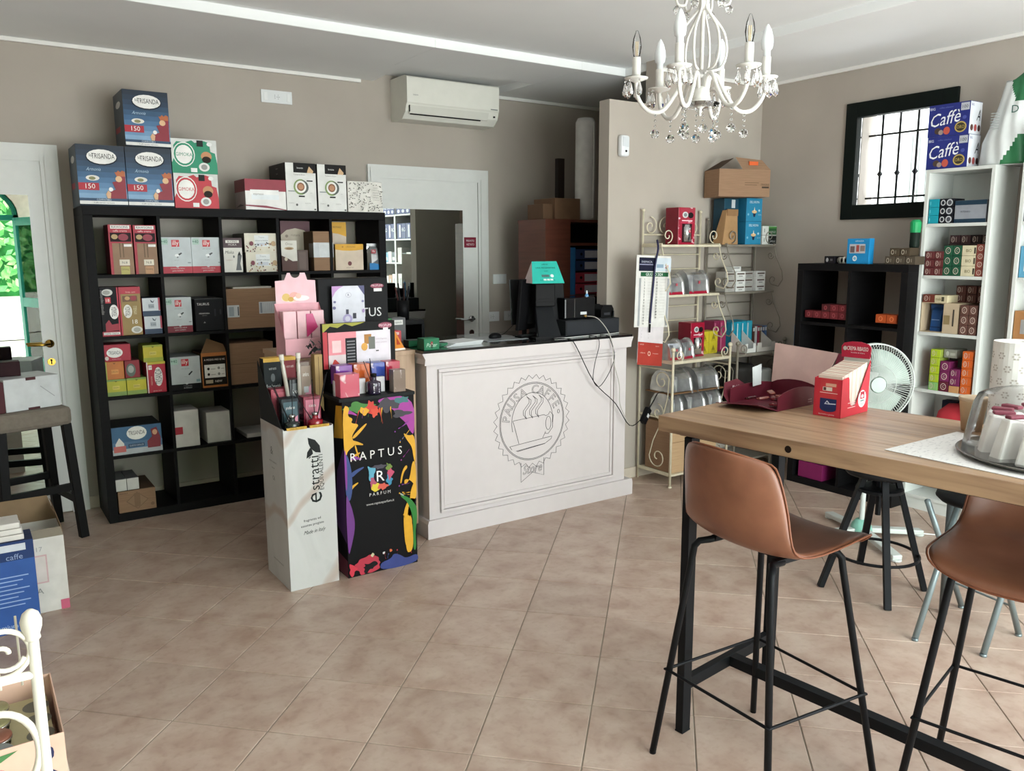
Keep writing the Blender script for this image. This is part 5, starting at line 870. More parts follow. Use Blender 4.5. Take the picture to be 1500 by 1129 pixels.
# ================================================================== WROUGHT IRON RACKS BY THE PARTITION
def zpts(pts, y): return [(x, y, z) for x, z in pts]
def iron_rack(label, x0, x1, m, top, fr, contents_low=True):
    t = thing('iron_rack', label, 'rack', (x0, 0, 0)); W = x1-x0; yb, yu, yl = 4.12, 3.935, 3.805; r = .0075
    for x in (0, W):
        MB().tube([(x, yb, 0), (x, yb, top)], r, 8).ball((x, yb, top+.006), .012, 8).build('post', m, t, smooth=True)
        MB().tube([(x, yl, 0), (x, yl, .925)], .009, 8).ball((x, yl, .94), .017, 8).lathe([(.016, 0), (.012, .008)], (x, yl, 0), 10).build('post', m, t, smooth=True)
        MB().tube([(x, yb, 1.63), (x, yu, 1.63)], r*.8, 6).build('side_rail', m, t)
        for zz, ya in ((1.625, yu), (1.285, yu)):
            # pear shaped scroll bracket under each upper shelf, curling at both ends
            pts = [(ya+.005, zz-.01), (ya-.02, zz-.09), (ya-.075, zz-.19), (ya-.085, zz-.25), (ya-.05, zz-.30), (ya-.0, zz-.29)]
            P = []
            for i in range(len(pts)-1):
                for k in range(4): f = k/4; P.append((x, pts[i][0]*(1-f)+pts[i+1][0]*f, pts[i][1]*(1-f)+pts[i+1][1]*f))
            P += [(x, a, b) for a, b in spiral(ya+.0, zz-.255, .036, .010, -PI/2, PI*1.4, 16)]
            MB().tube(P, .0042, 6).tube([(x, a, b) for a, b in spiral(ya+.03, zz-.075, .03, .008, PI, PI*3.4, 16)], .0042, 6).build('scroll', m, t, smooth=True)
        side = [(x, a, b) for a, b in spiral(yl+.10, .72, .07, .012, PI*.9, -PI*1.6, 22)]
        MB().tube(side[::-1]+[(x, yl+.04, .62), (x, yl+.09, .45), (x, yl+.17, .30), (x, yl+.20, .2)]+[(x, a, b) for a, b in spiral(yl+.125, .19, .08, .015, 0, -PI*2.4, 24)], .0042, 6).build('scroll', m, t, smooth=True)
        MB().tube([(x, a, b) for a, b in spiral(yl+.13, .50, .06, .01, PI*.5, PI*2.9, 20)], .004, 6).build('scroll', m, t, smooth=True)
        MB().tube([(x, yb, .80), (x, yl, .80)], r*.8, 6).tube([(x, yb, .09), (x, yl, .09)], r*.8, 6).build('side_rail', m, t)
    # crest with facing spirals
    MB().tube([(0, yb, top-.155), (W, yb, top-.155)], .006, 6).build('crest_rail', m, t)
    n = 4; cw = W/n
    for k in range(n):
        cx = cw*(k+.5); sgn = 1 if k % 2 else -1; sp_ = spiral(cx, top-.10, cw*.46, .010, PI/2 if sgn < 0 else PI/2, PI/2+sgn*PI*2.6, 26)
        MB().tube(zpts(sp_, yb), .004, 6).build('crest_scroll', m, t, smooth=True)
    for x, s_ in ((.06, 1), (W-.05, -1)):
        MB().tube(zpts(spiral(x, 1.685, .048, .010, -PI/2, -PI/2+s_*PI*2.6, 22), yu+.01), .004, 6).build('front_scroll', m, t, smooth=True)
        MB().tube(zpts(spiral(x, .895, .042, .010, -PI/2, -PI/2+s_*PI*2.6, 22), yl), .004, 6).build('front_scroll', m, t, smooth=True)
    for zz in (1.56, 1.46, 1.20, 1.10, 1.02): MB().tube([(0, yb, zz), (W, yb, zz)], .0038, 6).build('back_rod', m, t)
    for zz, ya in ((1.629, yu), (1.295, yu)): MB().box(-.01, W+.01, ya-.005, yb, zz-.018, zz-.002).build('shelf', m, t, bevel=.002)
    MB().box(-.006, W+.006, yl-.005, yb, .842, .862).build('shelf', m, t, bevel=.002)
    MB().box(-.006, W+.006, yl-.005, yb, .075, .088).build('shelf', m, t, bevel=.002)
    if contents_low: MB().box(-.0, W, yl+.02, yb, .46, .472).build('shelf', m, t)
    return t
iron_rack('cream wrought iron rack with spiral scrolls in front of the partition wall', 3.872, 4.425, CREAM, 1.85, 0)
iron_rack('grey-beige wrought iron rack in the corner right of the cream one', 4.505, 5.015, GREYI, 1.80, 0)
ZA, ZB, ZC, ZD, ZE = 1.6275, 1.2935, .8625, .4725, .0885
FRED = noise_mat('red_glossy_print', ['a01c36', 'a01c36', 'e8c0c8'], 22, .3, detail=3, pos=[.3, .60, .66])
def mokaset(label, x0, x1, z0, z1, y0_):
    t = pack('coffee_gift_set', label, 'box', ((x0+x1)/2, y0_+.06, z0), 0, x1-x0, .12, z1-z0, FRED, M('7c1a2c', .4), M('a01c36', .4), flap=False,
      F=[('e', .40, .80, .17, .085, 'cfcfcf'), ('e', .40, .80, .10, .05, '7a8486'), ('e', .72, .79, .16, .08, '1c1416'), ('r', .2, .63, .82, .66, 'e9c3cb'), ('r', .22, .06, .80, .56, '2a0d14'), ('r', .12, .58, .9, .60, 'c2405a')])
    MB().lathe([(.034, 0), (.034, .095), (.028, .10), (.028, .112), (.0001, .113)], (0.004, -.05, .02), 16).build('silver_tin', M('c9cbcd', .15, .9), t, smooth=True)
    decals('tin_label', [('r', .1, .1, .9, .9, 'b03040'), ('t', 'illy', .5, .5, .5, 'efe6e4', .6)], .022, .024, (-.007, -.0848, .075), (1, 0, 0), (0, 0, 1), t)
    return t
mokaset('red gift set with cup and silver tin on the cream rack top shelf', 4.025, 4.185, ZA, ZA+.245, 3.945)
mokaset('red gift set with cup and silver tin on the cream rack low front shelf', 4.13, 4.265, ZC, ZC+.235, 3.90)
def silver(label, x0, x1, y0_, z0, h=.13, rz=0, red=True, d=.14):
    t = thing('foil_coffee_pack', label, 'pack', ((x0+x1)/2, y0_+d/2, z0), rz); W = x1-x0; b = MB(); n = 7; prof = []
    for i in range(n+1):
        a = PI*i/n; prof.append((-math.cos(a)*d/2*(1-.12*math.sin(a)), .02+(h-.02)*math.sin(a)**.7))
    b.prism([(-d/2, 0), (d/2, 0)]+prof[::-1], 'x', -W/2*.94, W/2*.94); b.build('foil_bag', SILVERBAG, t, bevel=.012)
    MB().box(-W/2*.55, -W/2*.45, -d/2-.004, -d/2+.03, .01, h*.8).build('foil_fold', SILVERBAG, t)
    if red: MB().box(-W/2*.93, W/2*.93, -d/2-.001, -d/2+.02, 0, .018).build('red_band', M('a02038', .3), t); MB().box(-.0, .016, -d/2-.003, -d/2-.001, h*.45, h*.58).build('label_patch', M('b8505c', .4), t)
    return t
silver('silver coffee pack on the second shelf of the cream rack, behind the calendar edge', 3.93, 4.095, 3.94, ZB)
silver('silver coffee pack on the second shelf of the cream rack, right one', 4.125, 4.335, 3.94, ZB, .15)
silver('silver coffee pack on the low front shelf, left one by the calendar', 3.885, 4.015, 3.86, ZC, .125)
silver('silver coffee pack on the low front shelf, touching the red gift set', 4.017, 4.125, 3.86, ZC, .125)
for k, (x0, x1, z, lab) in enumerate(((3.90, 4.10, .64, 'upper left'), (4.14, 4.36, .64, 'upper right'), (3.90, 4.02, ZD, 'lower left, darker'), (4.05, 4.24, ZD, 'lower middle'), (4.26, 4.40, ZD, 'lower right'))):
    silver('silver coffee pack under the low front shelf of the cream rack, %s' % lab, x0, x1, 3.84, z, .14 if z > .5 else .155, red=False, d=.2)
tag(MB().box(3.89, 4.41, 3.84, 4.08, .630, .638).build('cardboard_layer', M('7a5a3c', .8)), 'brown cardboard layer between the silver packs below', 'cardboard')
carton('parcel', 'brown cardboard carton on the bottom shelf of the cream rack', 'parcel', 3.90, 4.34, 3.825, 4.08, ZE, .43, CARDL, CARD, CARDL, F=[('r', 0, .62, 1, .63, '7a5a3c')])
for k in range(4): MB()
def yellowpack(k, x0, z0): return carton('tea_pack', 'yellow tea pack in the block beside the red gift set, %s' % ('lower left', 'lower right', 'upper left', 'upper right')[k], 'pack', x0, x0+.088, 3.96, 4.06, z0, z0+.078, 'c9b82c', 'b0a028', 'd0c040', F=[('p', [(.3, .3), (.5, .8), (.7, .3)], '8a7f20'), ('t', 'LIMONE', .5, .2, .12, '7a6f18', .6)])
for k in range(4): yellowpack(k, 4.29+.06*(k % 2)*1.5, ZC+.0795*(k//2))
# corner rack contents
bxc = thing('open_carton', 'big open cardboard box with raised flap, highest in the corner', 'box', (4.42, 3.93, 1.955), 0)
bx = MB(); OWc, ODc, OHc = .40, .20, .185
bx.box(0, OWc, 0, .004, 0, OHc).box(0, .004, .004, ODc-.004, 0, OHc).box(OWc-.004, OWc, .004, ODc-.004, 0, OHc).box(0, OWc, ODc-.004, ODc, 0, OHc).box(.004, OWc-.004, .004, ODc-.004, 0, .004)
bx.build('carton_walls', CARD, bxc)
MB().add([(0, .0, OHc), (.0, ODc, OHc), (.12, ODc*.9, OHc+.07), (.12, .02, OHc+.075)], [(3, 2, 1, 0)]).build('left_flap', M('4a3a2c', .9), bxc)
MB().add([(.18, 0, OHc), (OWc, 0, OHc), (OWc-.04, .05, OHc+.07), (.15, .05, OHc+.085)], [(0, 1, 2, 3)]).build('front_flap', CARD, bxc)
MB().add([(OWc, 0, OHc), (OWc, ODc, OHc), (OWc-.04, ODc*.8, OHc+.07), (OWc-.04, .05, OHc+.07)], [(0, 1, 2, 3)]).build('right_flap', CARD, bxc)
MB().box(.24, .31, .016, .022, OHc+.03, OHc+.055).build('orange_sticker', M('d9602c', .5), bxc)
decals('printed_front', [('r', .50, .5, .78, .52, '6a5238'), ('r', .50, .42, .74, .44, '6a5238'), ('r', .84, .32, .98, .38, '3f3022'), ('t', 'FRAGILE', .9, .45, .08, '5a4632', .16)], OWc, OHc, (0, -.0004, 0), (1, 0, 0), (0, 0, 1), bxc)
bxc.rotation_euler = (0, 0, math.radians(-18)); bxc.location = (4.40, 4.0, 1.955); bxc.location.y = 4.03-.09
for k in range(2):
    carton('capsule_carton', 'blue capsule carton under the big cardboard box, %s of two' % ('lower', 'upper')[k], 'carton', 4.70, 4.87, 3.945, 4.09, ZA+.163*k, ZA+.162+.163*k, '2b86ad', '1f6888', '1d6180', F=[('t', 'DELL’AROMA', .5, .84, .10, 'd6e8ef', .6), ('p', [(.45, .2), (.55, .2), (.60, .38), (.40, .38)], '1a2a44'), ('e', .5, .42, .16, .07, 'd9b88a'), ('p', [(.46, .46), (.54, .46), (.50, .64)], 'e9e2d2'), ('e', .8, .48, .06, .05, 'a9d0e0'), ('e', .12, .3, .05, .05, '7fb8d0'), ('t', 'nocciola', .84, .3, .05, 'c9dde6', .2)])
carton('capsule_carton', 'darker blue carton standing behind the paper bag', 'carton', 4.53, 4.68, 4.0, 4.10, ZA, ZA+.32, '20495c', '1a3c4c', '1a3c4c', F=[('r', .5, .8, .75, .98, 'c9d0d2')])
pb = thing('paper_bag', 'brown paper bag with folded slanted top on the corner rack', 'bag', (4.475, 3.955, ZA))
MB().add([(0, 0, 0), (.16, 0, 0), (.16, .10, 0), (0, .10, 0), (.055, .02, .24), (.165, .02, .245), (.165, .06, .245), (.055, .06, .24)], [(0, 1, 5, 4), (1, 2, 6, 5), (2, 3, 7, 6), (3, 0, 4, 7), (4, 5, 6, 7), (3, 2, 1, 0)]).build('bag_body', M('a9855e', .85, bump=.2), pb, bevel=.003)
MB().box(.055, .165, .012, .020, .20, .245).build('folded_top', M('967350', .85), pb)
for k in range(2): carton('capsule_box', '%s banded white capsule box at the right end of the corner rack' % ('black', 'green')[k], 'box', 4.885, 5.045, 3.945, 4.07, ZA+.0675*k, ZA+.0665+.0675*k, 'd9dbd8', 'c9cbc8', ['2a2c2a', '3c6a3c'][k], F=[('r', .42, .05, .98, .95, ['1c1e1d', '23572f'][k]), ('r', .42, .75, .98, .95, ['1c1e1d', '4f8a48'][k]), ('t', 'CAPSULE', .7, .35, .22, 'b9bcba', .4), ('r', .1, .3, .16, .7, '8f9a94')])
def stacktea(x, y_, n, z, lab, c1='d6d7d4', dotc='5a4a44', W=.10, h=.047, top=None):
    for k in range(n):
        t = thing('tea_carton', '%s, %s' % (lab, ('bottom', 'middle', 'top', 'fourth')[k]), 'box', (x, y_, z+k*(h+.0008))); MB().box(0, W, 0, .09, 0, h).build('carton', M(c1, .5), t, bevel=.001)
        MB().box(W*.12, W*.88, -.0012, 0, h*.55, h*.75).build('printed_band', M(dotc, .5), t); MB().box(W*.3, W*.7, -.0012, 0, h*.2, h*.38).build('printed_band', M('9a9a98', .5), t)
stacktea(4.515, 3.95, 3, ZB, 'grey-white box in the left stack on the middle shelf of the corner rack', 'aaa7a1')
stacktea(4.625, 3.95, 3, ZB, 'white box in the centre stack on the middle shelf of the corner rack')
stacktea(4.735, 3.97, 3, ZB, 'grey box in the third stack on the middle shelf of the corner rack', 'a9a8a4')
stacktea(4.845, 3.95, 3, ZB, 'white box in the right stack on the middle shelf of the corner rack')
t = thing('tea_carton', 'small white box lying on the centre stack of the corner rack', 'box', (4.60, 3.96, ZB+.144)); MB().box(0, .085, 0, .07, 0, .034).build('carton', M('d6d7d4', .5), t); MB().box(.01, .07, -.001, 0, .02, .028).build('printed_band', M('8a8a8a', .5), t)
# low shelf of the corner rack: coloured packs, display trays and blister packs
for k, (x0, x1, h, c1, lab) in enumerate(((4.47, 4.53, .22, '8a2a50', 'dark pink pack at the back of the corner rack'), (4.535, 4.60, .22, '9a3058', 'plum pink pack beside it on the corner rack'), (4.605, 4.655, .21, '1686a0', 'teal slim pack, first of the blue-green row'), (4.66, 4.71, .21, '1a90ac', 'teal slim pack, second of the blue-green row'), (4.715, 4.765, .21, '1d9ab8', 'teal slim pack, third of the blue-green row'), (4.77, 4.83, .21, '3aa8c4', 'pale teal slim pack with flower, last of the blue-green row'))):
    carton('slim_pack', lab, 'pack', x0, x1, 4.0 if k < 2 else 3.955, 4.10, ZC+.002, ZC+.002+h, c1, c1, c1, F=[('r', .1, .06, .3, .94, 'c9d8dc' if k > 1 else 'c06a88')])
def slopetray(label, x0, x1, y0_, h, c1='d9d8d4'):
    t = thing('display_tray', label, 'tray', (x0, y0_, ZC+.001)); W = x1-x0
    MB().prism([(0, 0), (.13, 0), (.13, h), (0, .04)], 'x', 0, .003).build('side_panel', M(c1, .5), t); MB().prism([(0, 0), (.13, 0), (.13, h), (0, .04)], 'x', W-.003, W).build('side_panel', M(c1, .5), t)
    MB().prism([(.003, 0), (W-.003, 0), (W-.003, .065), (W*.75, .065), (W*.75, .03), (W*.25, .03), (W*.25, .065), (.003, .065)], 'y', 0, .003).build('front_panel', M(c1, .5), t); MB().box(.003, W-.003, .003, .13, .001, .004).build('bottom', M(c1, .5), t)
    return t
slopetray('white cut-out cardboard display tray in front of the teal packs', 4.60, 4.715, 3.82, .15)
slopetray('long white sloping cardboard tray right of the first tray', 4.73, 4.93, 3.82, .13, 'c9c4bc')
random.seed(8)
for k, (x0, c1) in enumerate(((4.845, '5a3a34'), (4.872, 'cfd2d4'), (4.899, '9a2c48'), (4.926, '7c6450'), (4.953, '4a6494'), (4.980, '5a7ab0'))):
    t = thing('snack_bar_pack', '%s upright snack pack in the row right of the teal packs' % ('brown', 'silver', 'crimson', 'tan', 'dark blue', 'light blue')[k], 'pack', (x0, 3.96, ZC+.002)); MB().box(0, .024, 0, .10, 0, .165).build('wrapper', M(c1, .35), t, bevel=.002); MB().box(.003, .021, -.001, 0, .13, .155).build('white_title', M('d9dadc', .5), t)
for k in range(3):
    t = thing('blister_pack', 'blue pack leaning at the right end of the corner rack, %s' % ('first from left', 'second from left', 'rightmost')[k], 'pack', (5.0, 3.565+.075*k, ZC+.0), -PI/2); MB().box(0, .07, 0, .04, 0, .19).build('wrapper', M(['5f86b8', '456ea6', '5f86b8'][k], .35), t, bevel=.002); MB().box(.005, .065, -.001, 0, .03, .036).box(.005, .065, -.001, 0, .09, .096).box(.005, .065, -.001, 0, .14, .146).build('dark_stripe', M('28324a', .4), t)
tag(MB().box(4.86, 5.06, 3.485, 3.79, .845, .8615).box(4.87, 4.89, 3.49, 3.51, .0, .845).box(5.03, 5.05, 3.49, 3.51, 0, .845).box(4.87, 4.89, 3.765, 3.785, 0, .845).box(5.03, 5.05, 3.765, 3.785, 0, .845).build('side_shelf', M('8a857c', .5)), 'small grey shelf against the right wall carrying the blue packs', 'shelf')
t = thing('storage_basket', 'dark round-lidded basket on the lower shelf of the corner rack', 'basket', (4.68, 3.96, ZD)); MB().lathe([(.11, 0), (.13, .25), (.135, .27), (.12, .29), (.0001, .31)], n=20).build('basket_body', M('2a2826', .4), t, smooth=True)
t = thing('white_tub', 'white plastic tub on the lower shelf of the corner rack', 'tub', (4.88, 3.95, ZD)); MB().box(-.09, .09, -.09, .1, 0, .25).build('tub_body', M('c9cfcd', .4), t, bevel=.02)
# calendar and lanyard
cal = thing('wall_calendar', 'white month calendar with dark header hanging on the cream rack', 'calendar', (3.60, 3.895, 1.10))
MB().add([(0, 0, 0), (.30, -.0, -.015), (.315, 0, .45), (.012, 0, .462), (0, .002, 0), (.30, .002, -.015), (.315, .002, .45), (.012, .002, .462)], [(0, 1, 2, 3), (7, 6, 5, 4), (0, 4, 5, 1), (2, 6, 7, 3), (1, 5, 6, 2), (0, 3, 7, 4)]).build('month_sheet', M('dcdad6', .6), cal)
Dc = [('r', .04, .80, .51, .99, '1d1f33'), ('r', .52, .80, .99, .99, 'c9d3dc'), ('t', 'FARMACIA', .27, .93, .03, 'b9bccc', .35), ('t', 'GIUGNO 2024', .50, .755, .04, 'eef2ee', .5), ('t', '24', .86, .87, .05, 'd0492c', .2), ('r', .56, .85, .76, .90, '8aa0b4'), ('r', .05, .885, .45, .90, '8a8ca4')]
Dc.insert(3, ('r', .10, .725, .92, .785, '1f5a38'))
Dc += [('r', .06, .02, .12, .70, 'a3a5a8'), ('r', .90, .02, .96, .70, 'a3a5a8')]
for k in range(16): Dc += [('t', str(k+1), .22, .685-.042*k, .027, '1d1d1f', .2), ('r', .32, .682-.042*k, .44, .685-.042*k, 'b5b3b0')]
for k in range(14): Dc += [('t', str(k+17), .58, .685-.042*k, .027, '1d1d1f', .2), ('r', .68, .682-.042*k, .84, .685-.042*k, 'b5b3b0')]
decals('lettering', Dc, .30, .455, (.008, -.0006, -.003), Vector((.30, 0, -.010)).normalized(), Vector((.014, 0, .46)).normalized(), cal, eps=.0001)
c2_ = thing('promo_sheet', 'white and red printed sheet hanging behind the calendar bottom', 'sheet', (3.635, 3.899, .865)); MB().add([(0, 0, 0), (.225, 0, -.03), (.235, 0, .25), (.01, 0, .26), (0, .002, 0), (.225, .002, -.03), (.235, .002, .25), (.01, .002, .26)], [(0, 1, 2, 3), (7, 6, 5, 4), (0, 4, 5, 1), (1, 5, 6, 2)]).build('paper_sheet', M('d6cfd2', .6), c2_)
decals('printed_front', [('r', .0, .0, 1, .58, 'a83a30'), ('e', .46, .30, .06, .06, 'd9a898'), ('e', .46, .30, .035, .035, 'a83a30'), ('t', 'caffetteria', .2, .31, .03, 'e0b8ae', .3), ('t', 'la tua pausa', .72, .31, .03, 'e0b8ae', .3), ('t', 'CIALDE', .15, .52, .03, 'e0b8ae', .2), ('t', 'capsule', .78, .50, .03, 'e0b8ae', .3)]+[('t', q, .12+.28*(i % 2), .70+.08*(i//2), .03, '8a8286', .1) for i, q in enumerate('123456')], .225, .26, (.002, -.0006, -.012), Vector((.225, 0, -.030)).normalized(), (0.03, 0, 1), c2_, eps=.0001)
cable('lanyard', 'dark blue lanyard looped over the rack above the calendar', [(3.815, 3.925, 1.655), (3.79, 3.888, 1.60), (3.765, 3.885, 1.5), (3.75, 3.885, 1.35), (3.735, 3.885, 1.2), (3.73, 3.885, 1.12)], .007, M('26264a', .5))
cable('pen_on_string', 'dark pen hanging at the end of the lanyard', [(3.73, 3.884, 1.115), (3.728, 3.884, 1.06)], .006, BLACKP)

# ================================================================== RIGHT WALL PACKS
def rpack(name, label, cat, y0, y1, z0, z1, col, F=None, R=None, side=None, top=None, X=4.80, d=.12, **k):
    return pack(name, label, cat, (X+d/2, (y0+y1)/2, z0), -PI/2, y1-y0, d, z1-z0, col, side, top, F=F, R=R, **k)
def caffe(label, y0, y1, z0, z1, X=4.80):
    return rpack('coffee_carton', label, 'carton', y0, y1, z0, z1, '262f7a', [('r', .0, 0, 1, 1, '27307c'), ('t', 'BIG', .09, .89, .08, 'd9dcea', .12), ('t', 'coffee selection', .42, .90, .05, '6a74b0', .45), ('t', 'Caffè', .42, .56, .40, 'eef0f6', .72, .35, .12), ('e', .25, .18, .08, .10, '4a3a34'), ('e', .33, .13, .06, .08, '9a8a84'), ('e', .47, .17, .08, .12, 'c25a4a'), ('e', .80, .24, .14, .17, 'b9a25c'), ('e', .80, .24, .11, .13, '3a3426'), ('t', 'ORO', .80, .24, .10, 'b9a25c', .18), ('r', .78, .74, .98, .97, 'b9bcc6'), ('t', '100', .88, .85, .10, '34363f', .15), ('e', .88, .52, .05, .06, '4a54a0')],
      R=[('t', 'BIG', .18, .90, .07, '3a4488', .2), ('t', 'A', .7, .6, .35, '23242e', .3, .4), ('e', .2, .2, .12, .10, '5a3a34'), ('e', .5, .2, .12, .11, 'a04a4a'), ('e', .8, .2, .12, .10, '4a2c2c')], side='d3d6dc', top='262f7a', X=X, d=.13)
caffe('blue and white coffee carton under its twin, on the narrow white bookcase', 2.475, 2.712, 2.0515, 2.232)
caffe('blue and white coffee carton stacked on top of its twin, beside the small window', 2.480, 2.717, 2.2335, 2.412)
bg_ = thing('coffee_bean_bag', 'large white coffee bag with green corners on the narrow white bookcase', 'bag', (4.92, 2.345, 2.0515), -PI/2+.0)
b = MB(); n = 44; vs = []; fs = []; FR = [-1+i/12 for i in range(25)]; NR = 48
for i in range(n+1):
    f = i/n; z = .46*f+.012*math.sin(7*f); xl = -.118+.012*math.sin(PI*f*1.1)+.118*max(0, f-.25)/.75*.95; xr = .165-.03*f+.006*math.sin(9*f); th_ = .085*(1-f**2.6)+.005
    ring = [(((xl+xr)/2+(xr-xl)/2*u), -th_*math.sqrt(1-u*u*.98)*(1+.06*math.sin(11*u+5*f))) for u in FR]
    ring += [(x, -y) for x, y in ring[-2:0:-1]]
    if i == n: z_ = [(.02-.05*abs(u-.2)) for u in FR]; z_ += z_[-2:0:-1]
    else: z_ = [0]*NR
    vs += [(x, y, z+dz) for (x, y), dz in zip(ring, z_)]
for i in range(n):
    for k in range(NR): fs.append((i*NR+k, i*NR+(k+1) % NR, (i+1)*NR+(k+1) % NR, (i+1)*NR+k))
fs += [tuple(range(NR))[::-1], tuple(n*NR+k for k in range(NR))]
b.add(vs, fs)
GRP = M('2c6a44', .3); b.m = [1 if (c := Vector([sum(b.v[i][q] for i in f)/len(f) for q in range(3)])) and ((c.x > .05-.4*(c.z-.38) and c.z > .34) or (c.z < .16 and c.x > .03+.5*c.z)) else 0 for f in b.f]
b.build('bag_body', [M('d6dad9', .3, bump=.2, scale=9), GRP], bg_, smooth=True)
decals('printed_front', [('r', .16, .48+.035*k, .50, .492+.035*k, 'a9b0ae') for k in range(7)], .14, .40, (-.06, -.0915, .0), (1, 0, 0), Vector((0, .02, 1)).normalized(), bg_)
b = MB(); b.text('D', (.085, -.082, .29), (1, 0, 0), (0, 0, 1), .04); b.build('lettering', M('2a5a50', .4), bg_)
def circpack(label, y0, y1, z0, z1, col, X=4.80, d=.10, side=None, txt='N°', n=1, R=None, group=None):
    F = [('e', .30 if n == 1 else .5, .5, .17 if n == 1 else .3, .33, 'c9b8ac'), ('e', .30 if n == 1 else .5, .5, .13 if n == 1 else .24, .26, col), ('t', 'C', .30 if n == 1 else .5, .5, .26, 'c9b8ac', .2)]
    if n == 1: F.append(('r', .60, .22, .64, .8, 'b9a298'))
    return rpack('capsule_box', label, 'box', y0, y1, z0, z1, col, F, R, side=side or col, X=X, d=d, group=group, flap=False)
zs = {1: 1.739, 2: 1.437, 3: 1.10, 4: .755, 5: .41}
for k in range(3):
    rpack('capsule_sleeve', 'bright turquoise capsule box at the left of the upper shelf, %s of three' % ordn[k].replace('leftmost', 'lowest'), 'box', 2.615, 2.674, zs[1]+.0475*k, zs[1]+.0465+.0475*k, '1796a8', [('r', .1, .3, .2, .7, '5fc0cc')], flap=False)
    rpack('capsule_sleeve', 'black and white round-printed capsule box beside the turquoise ones, %s of three' % ordn[k].replace('leftmost', 'lowest'), 'box', 2.53, 2.612, zs[1]+.0475*k, zs[1]+.0465+.0475*k, '1b1c22', [('e', .25, .5, .17, .36, 'c4c6ca'), ('e', .25, .5, .11, .24, '2b2d34'), ('e', .72, .5, .22, .42, 'b9bcc0'), ('e', .72, .5, .14, .28, '4a4c52')], flap=False)
rpack('capsule_carton', 'silver-grey carton with navy bands on the upper shelf of the narrow bookcase', 'carton', 2.345, 2.522, zs[1], zs[1]+.125, '8d9199', [('r', 0, .80, 1, 1, '1c3446'), ('r', 0, 0, 1, .18, '1c3446'), ('t', 'INTENSO', .35, .5, .08, '5a5e66', .3)], side='6d7076')
# second shelf
for i in range(3):
    for j in range(2): circpack('burgundy capsule box in the left block of the second shelf, %s row %s' % (('bottom', 'middle', 'top')[i], ('left', 'right')[j]), 2.652-.057*j-.034, 2.652-.057*j+.021, zs[2]+.0475*i, zs[2]+.0465+.0475*i, '5e2a2c')
for i in range(3):
    for j in range(2): circpack('dark green capsule box on the second shelf, %s row %s' % (('bottom', 'middle', 'top')[i], ('left', 'right')[j]), 2.548-.052*j-.034, 2.548-.052*j+.016, zs[2]+.0585*i, zs[2]+.0575+.0585*i, '1b4f38', n=2)
    rpack('biscuit_pack', 'cream pack lying beside the green boxes, %s of three' % ordn[i].replace('leftmost', 'lowest'), 'pack', 2.382, 2.459, zs[2]+.0585*i, zs[2]+.0575+.0585*i, 'cfc6a8', [('t', 'BIO', .5, .5, .3, '6a6040', .4), ('r', .88, .2, 1.0, .8, '3a342c')], flap=False)
for i in range(4): circpack('rust brown capsule box in the right column of the second shelf, %s' % ('bottom', 'second', 'third', 'top')[i], 2.334, 2.378, zs[2]+.0455*i, zs[2]+.0445+.0455*i, '82443a', n=2)
for i, (y0, y1, z, c1) in enumerate(((2.53, 2.59, 1.622, '3c2226'), (2.47, 2.527, 1.622, '432a2c'), (2.41, 2.466, 1.622, '2c2020'), (2.35, 2.405, 1.622, '4a3c38'))):
    circpack('dark capsule box standing at the back of the second shelf, %s' % ordn[i], y0, y1, z-.0, z+.05, c1, X=4.905, d=.1)
t = tag(MB().box(4.905, 5.05, 2.345, 2.595, zs[2], 1.6215).build('riser_box', M('3a2a28', .7)), 'dark riser block behind the green boxes on the second shelf', 'box')
# third shelf: open white-brown carton with a blue bag, boxes on and beside it
oc_ = thing('open_carton', 'open cream cardboard carton lying on its side with a blue bag inside', 'box', (4.805, 2.675, zs[3]), -PI/2); W, D, Hh, e = .225, .22, .178, .004
b = MB(); b.box(0, W, 0, D, 0, e).box(0, W, 0, D, Hh-e, Hh).box(0, e, 0, D, e, Hh-e).box(W-e, W, 0, D, e, Hh-e).box(e, W-e, D-e, D, e, Hh-e)
b.add([(W-.09, -.0005, 0), (W, -.0005, 0), (W, -.0005, Hh), (W-.09, -.0005, Hh)], [(0, 1, 2, 3)]).build('carton_walls', [M('b9a68c', .8)], oc_); decals('printed_front', [('r', .05, .3, .45, .6, '8f7c58'), ('r', .62, .25, .72, .8, '3a3630')], .09, Hh, (W-.09, -.0008, 0), (1, 0, 0), (0, 0, 1), oc_)
pc = pouch('coffee_bag', 'blue coffee bag inside the open cream carton', -.05, .05, -.03, 0, .14, M('274f86', .35), [('r', 0, .1, 1, .16, '16305a'), ('r', .1, .5, .9, .54, '7f9cc6')]); pc.rotation_euler = (0, 0, -PI/2); pc.location = (4.88, 2.605, zs[3]+.0045)
for i in range(3):
    for j in range(2): circpack('chestnut capsule box in the right block of the third shelf, %s row %s' % (('bottom', 'middle', 'top')[i], ('left', 'right')[j]), 2.393-.05*j-.0, 2.440-.05*j-.0, zs[3]+.0575*i, zs[3]+.0565+.0575*i, '5f4038', n=2)
circpack('single brown capsule box on the left end of the open carton', 2.60, 2.668, zs[3]+.1785, zs[3]+.225, '6a3226', d=.08)
rpack('biscuit_pack', 'cream printed pack lying on the open carton', 'pack', 2.52, 2.597, zs[3]+.1785, zs[3]+.222, 'c9bd9c', [('t', 'miele', .3, .5, .4, '6a6040', .4), ('r', .55, .2, .75, .8, '4a4434')], flap=False)
for i in range(2):
    for j in range(3): circpack('mahogany capsule box at the back of the third shelf, %s row %s' % (('lower', 'upper')[i], ordn[j]), 2.54-.062*j-.056, 2.54-.062*j, zs[3]+.1785+.05*i, zs[3]+.2275+.05*i, '55302a', X=4.93, d=.09)
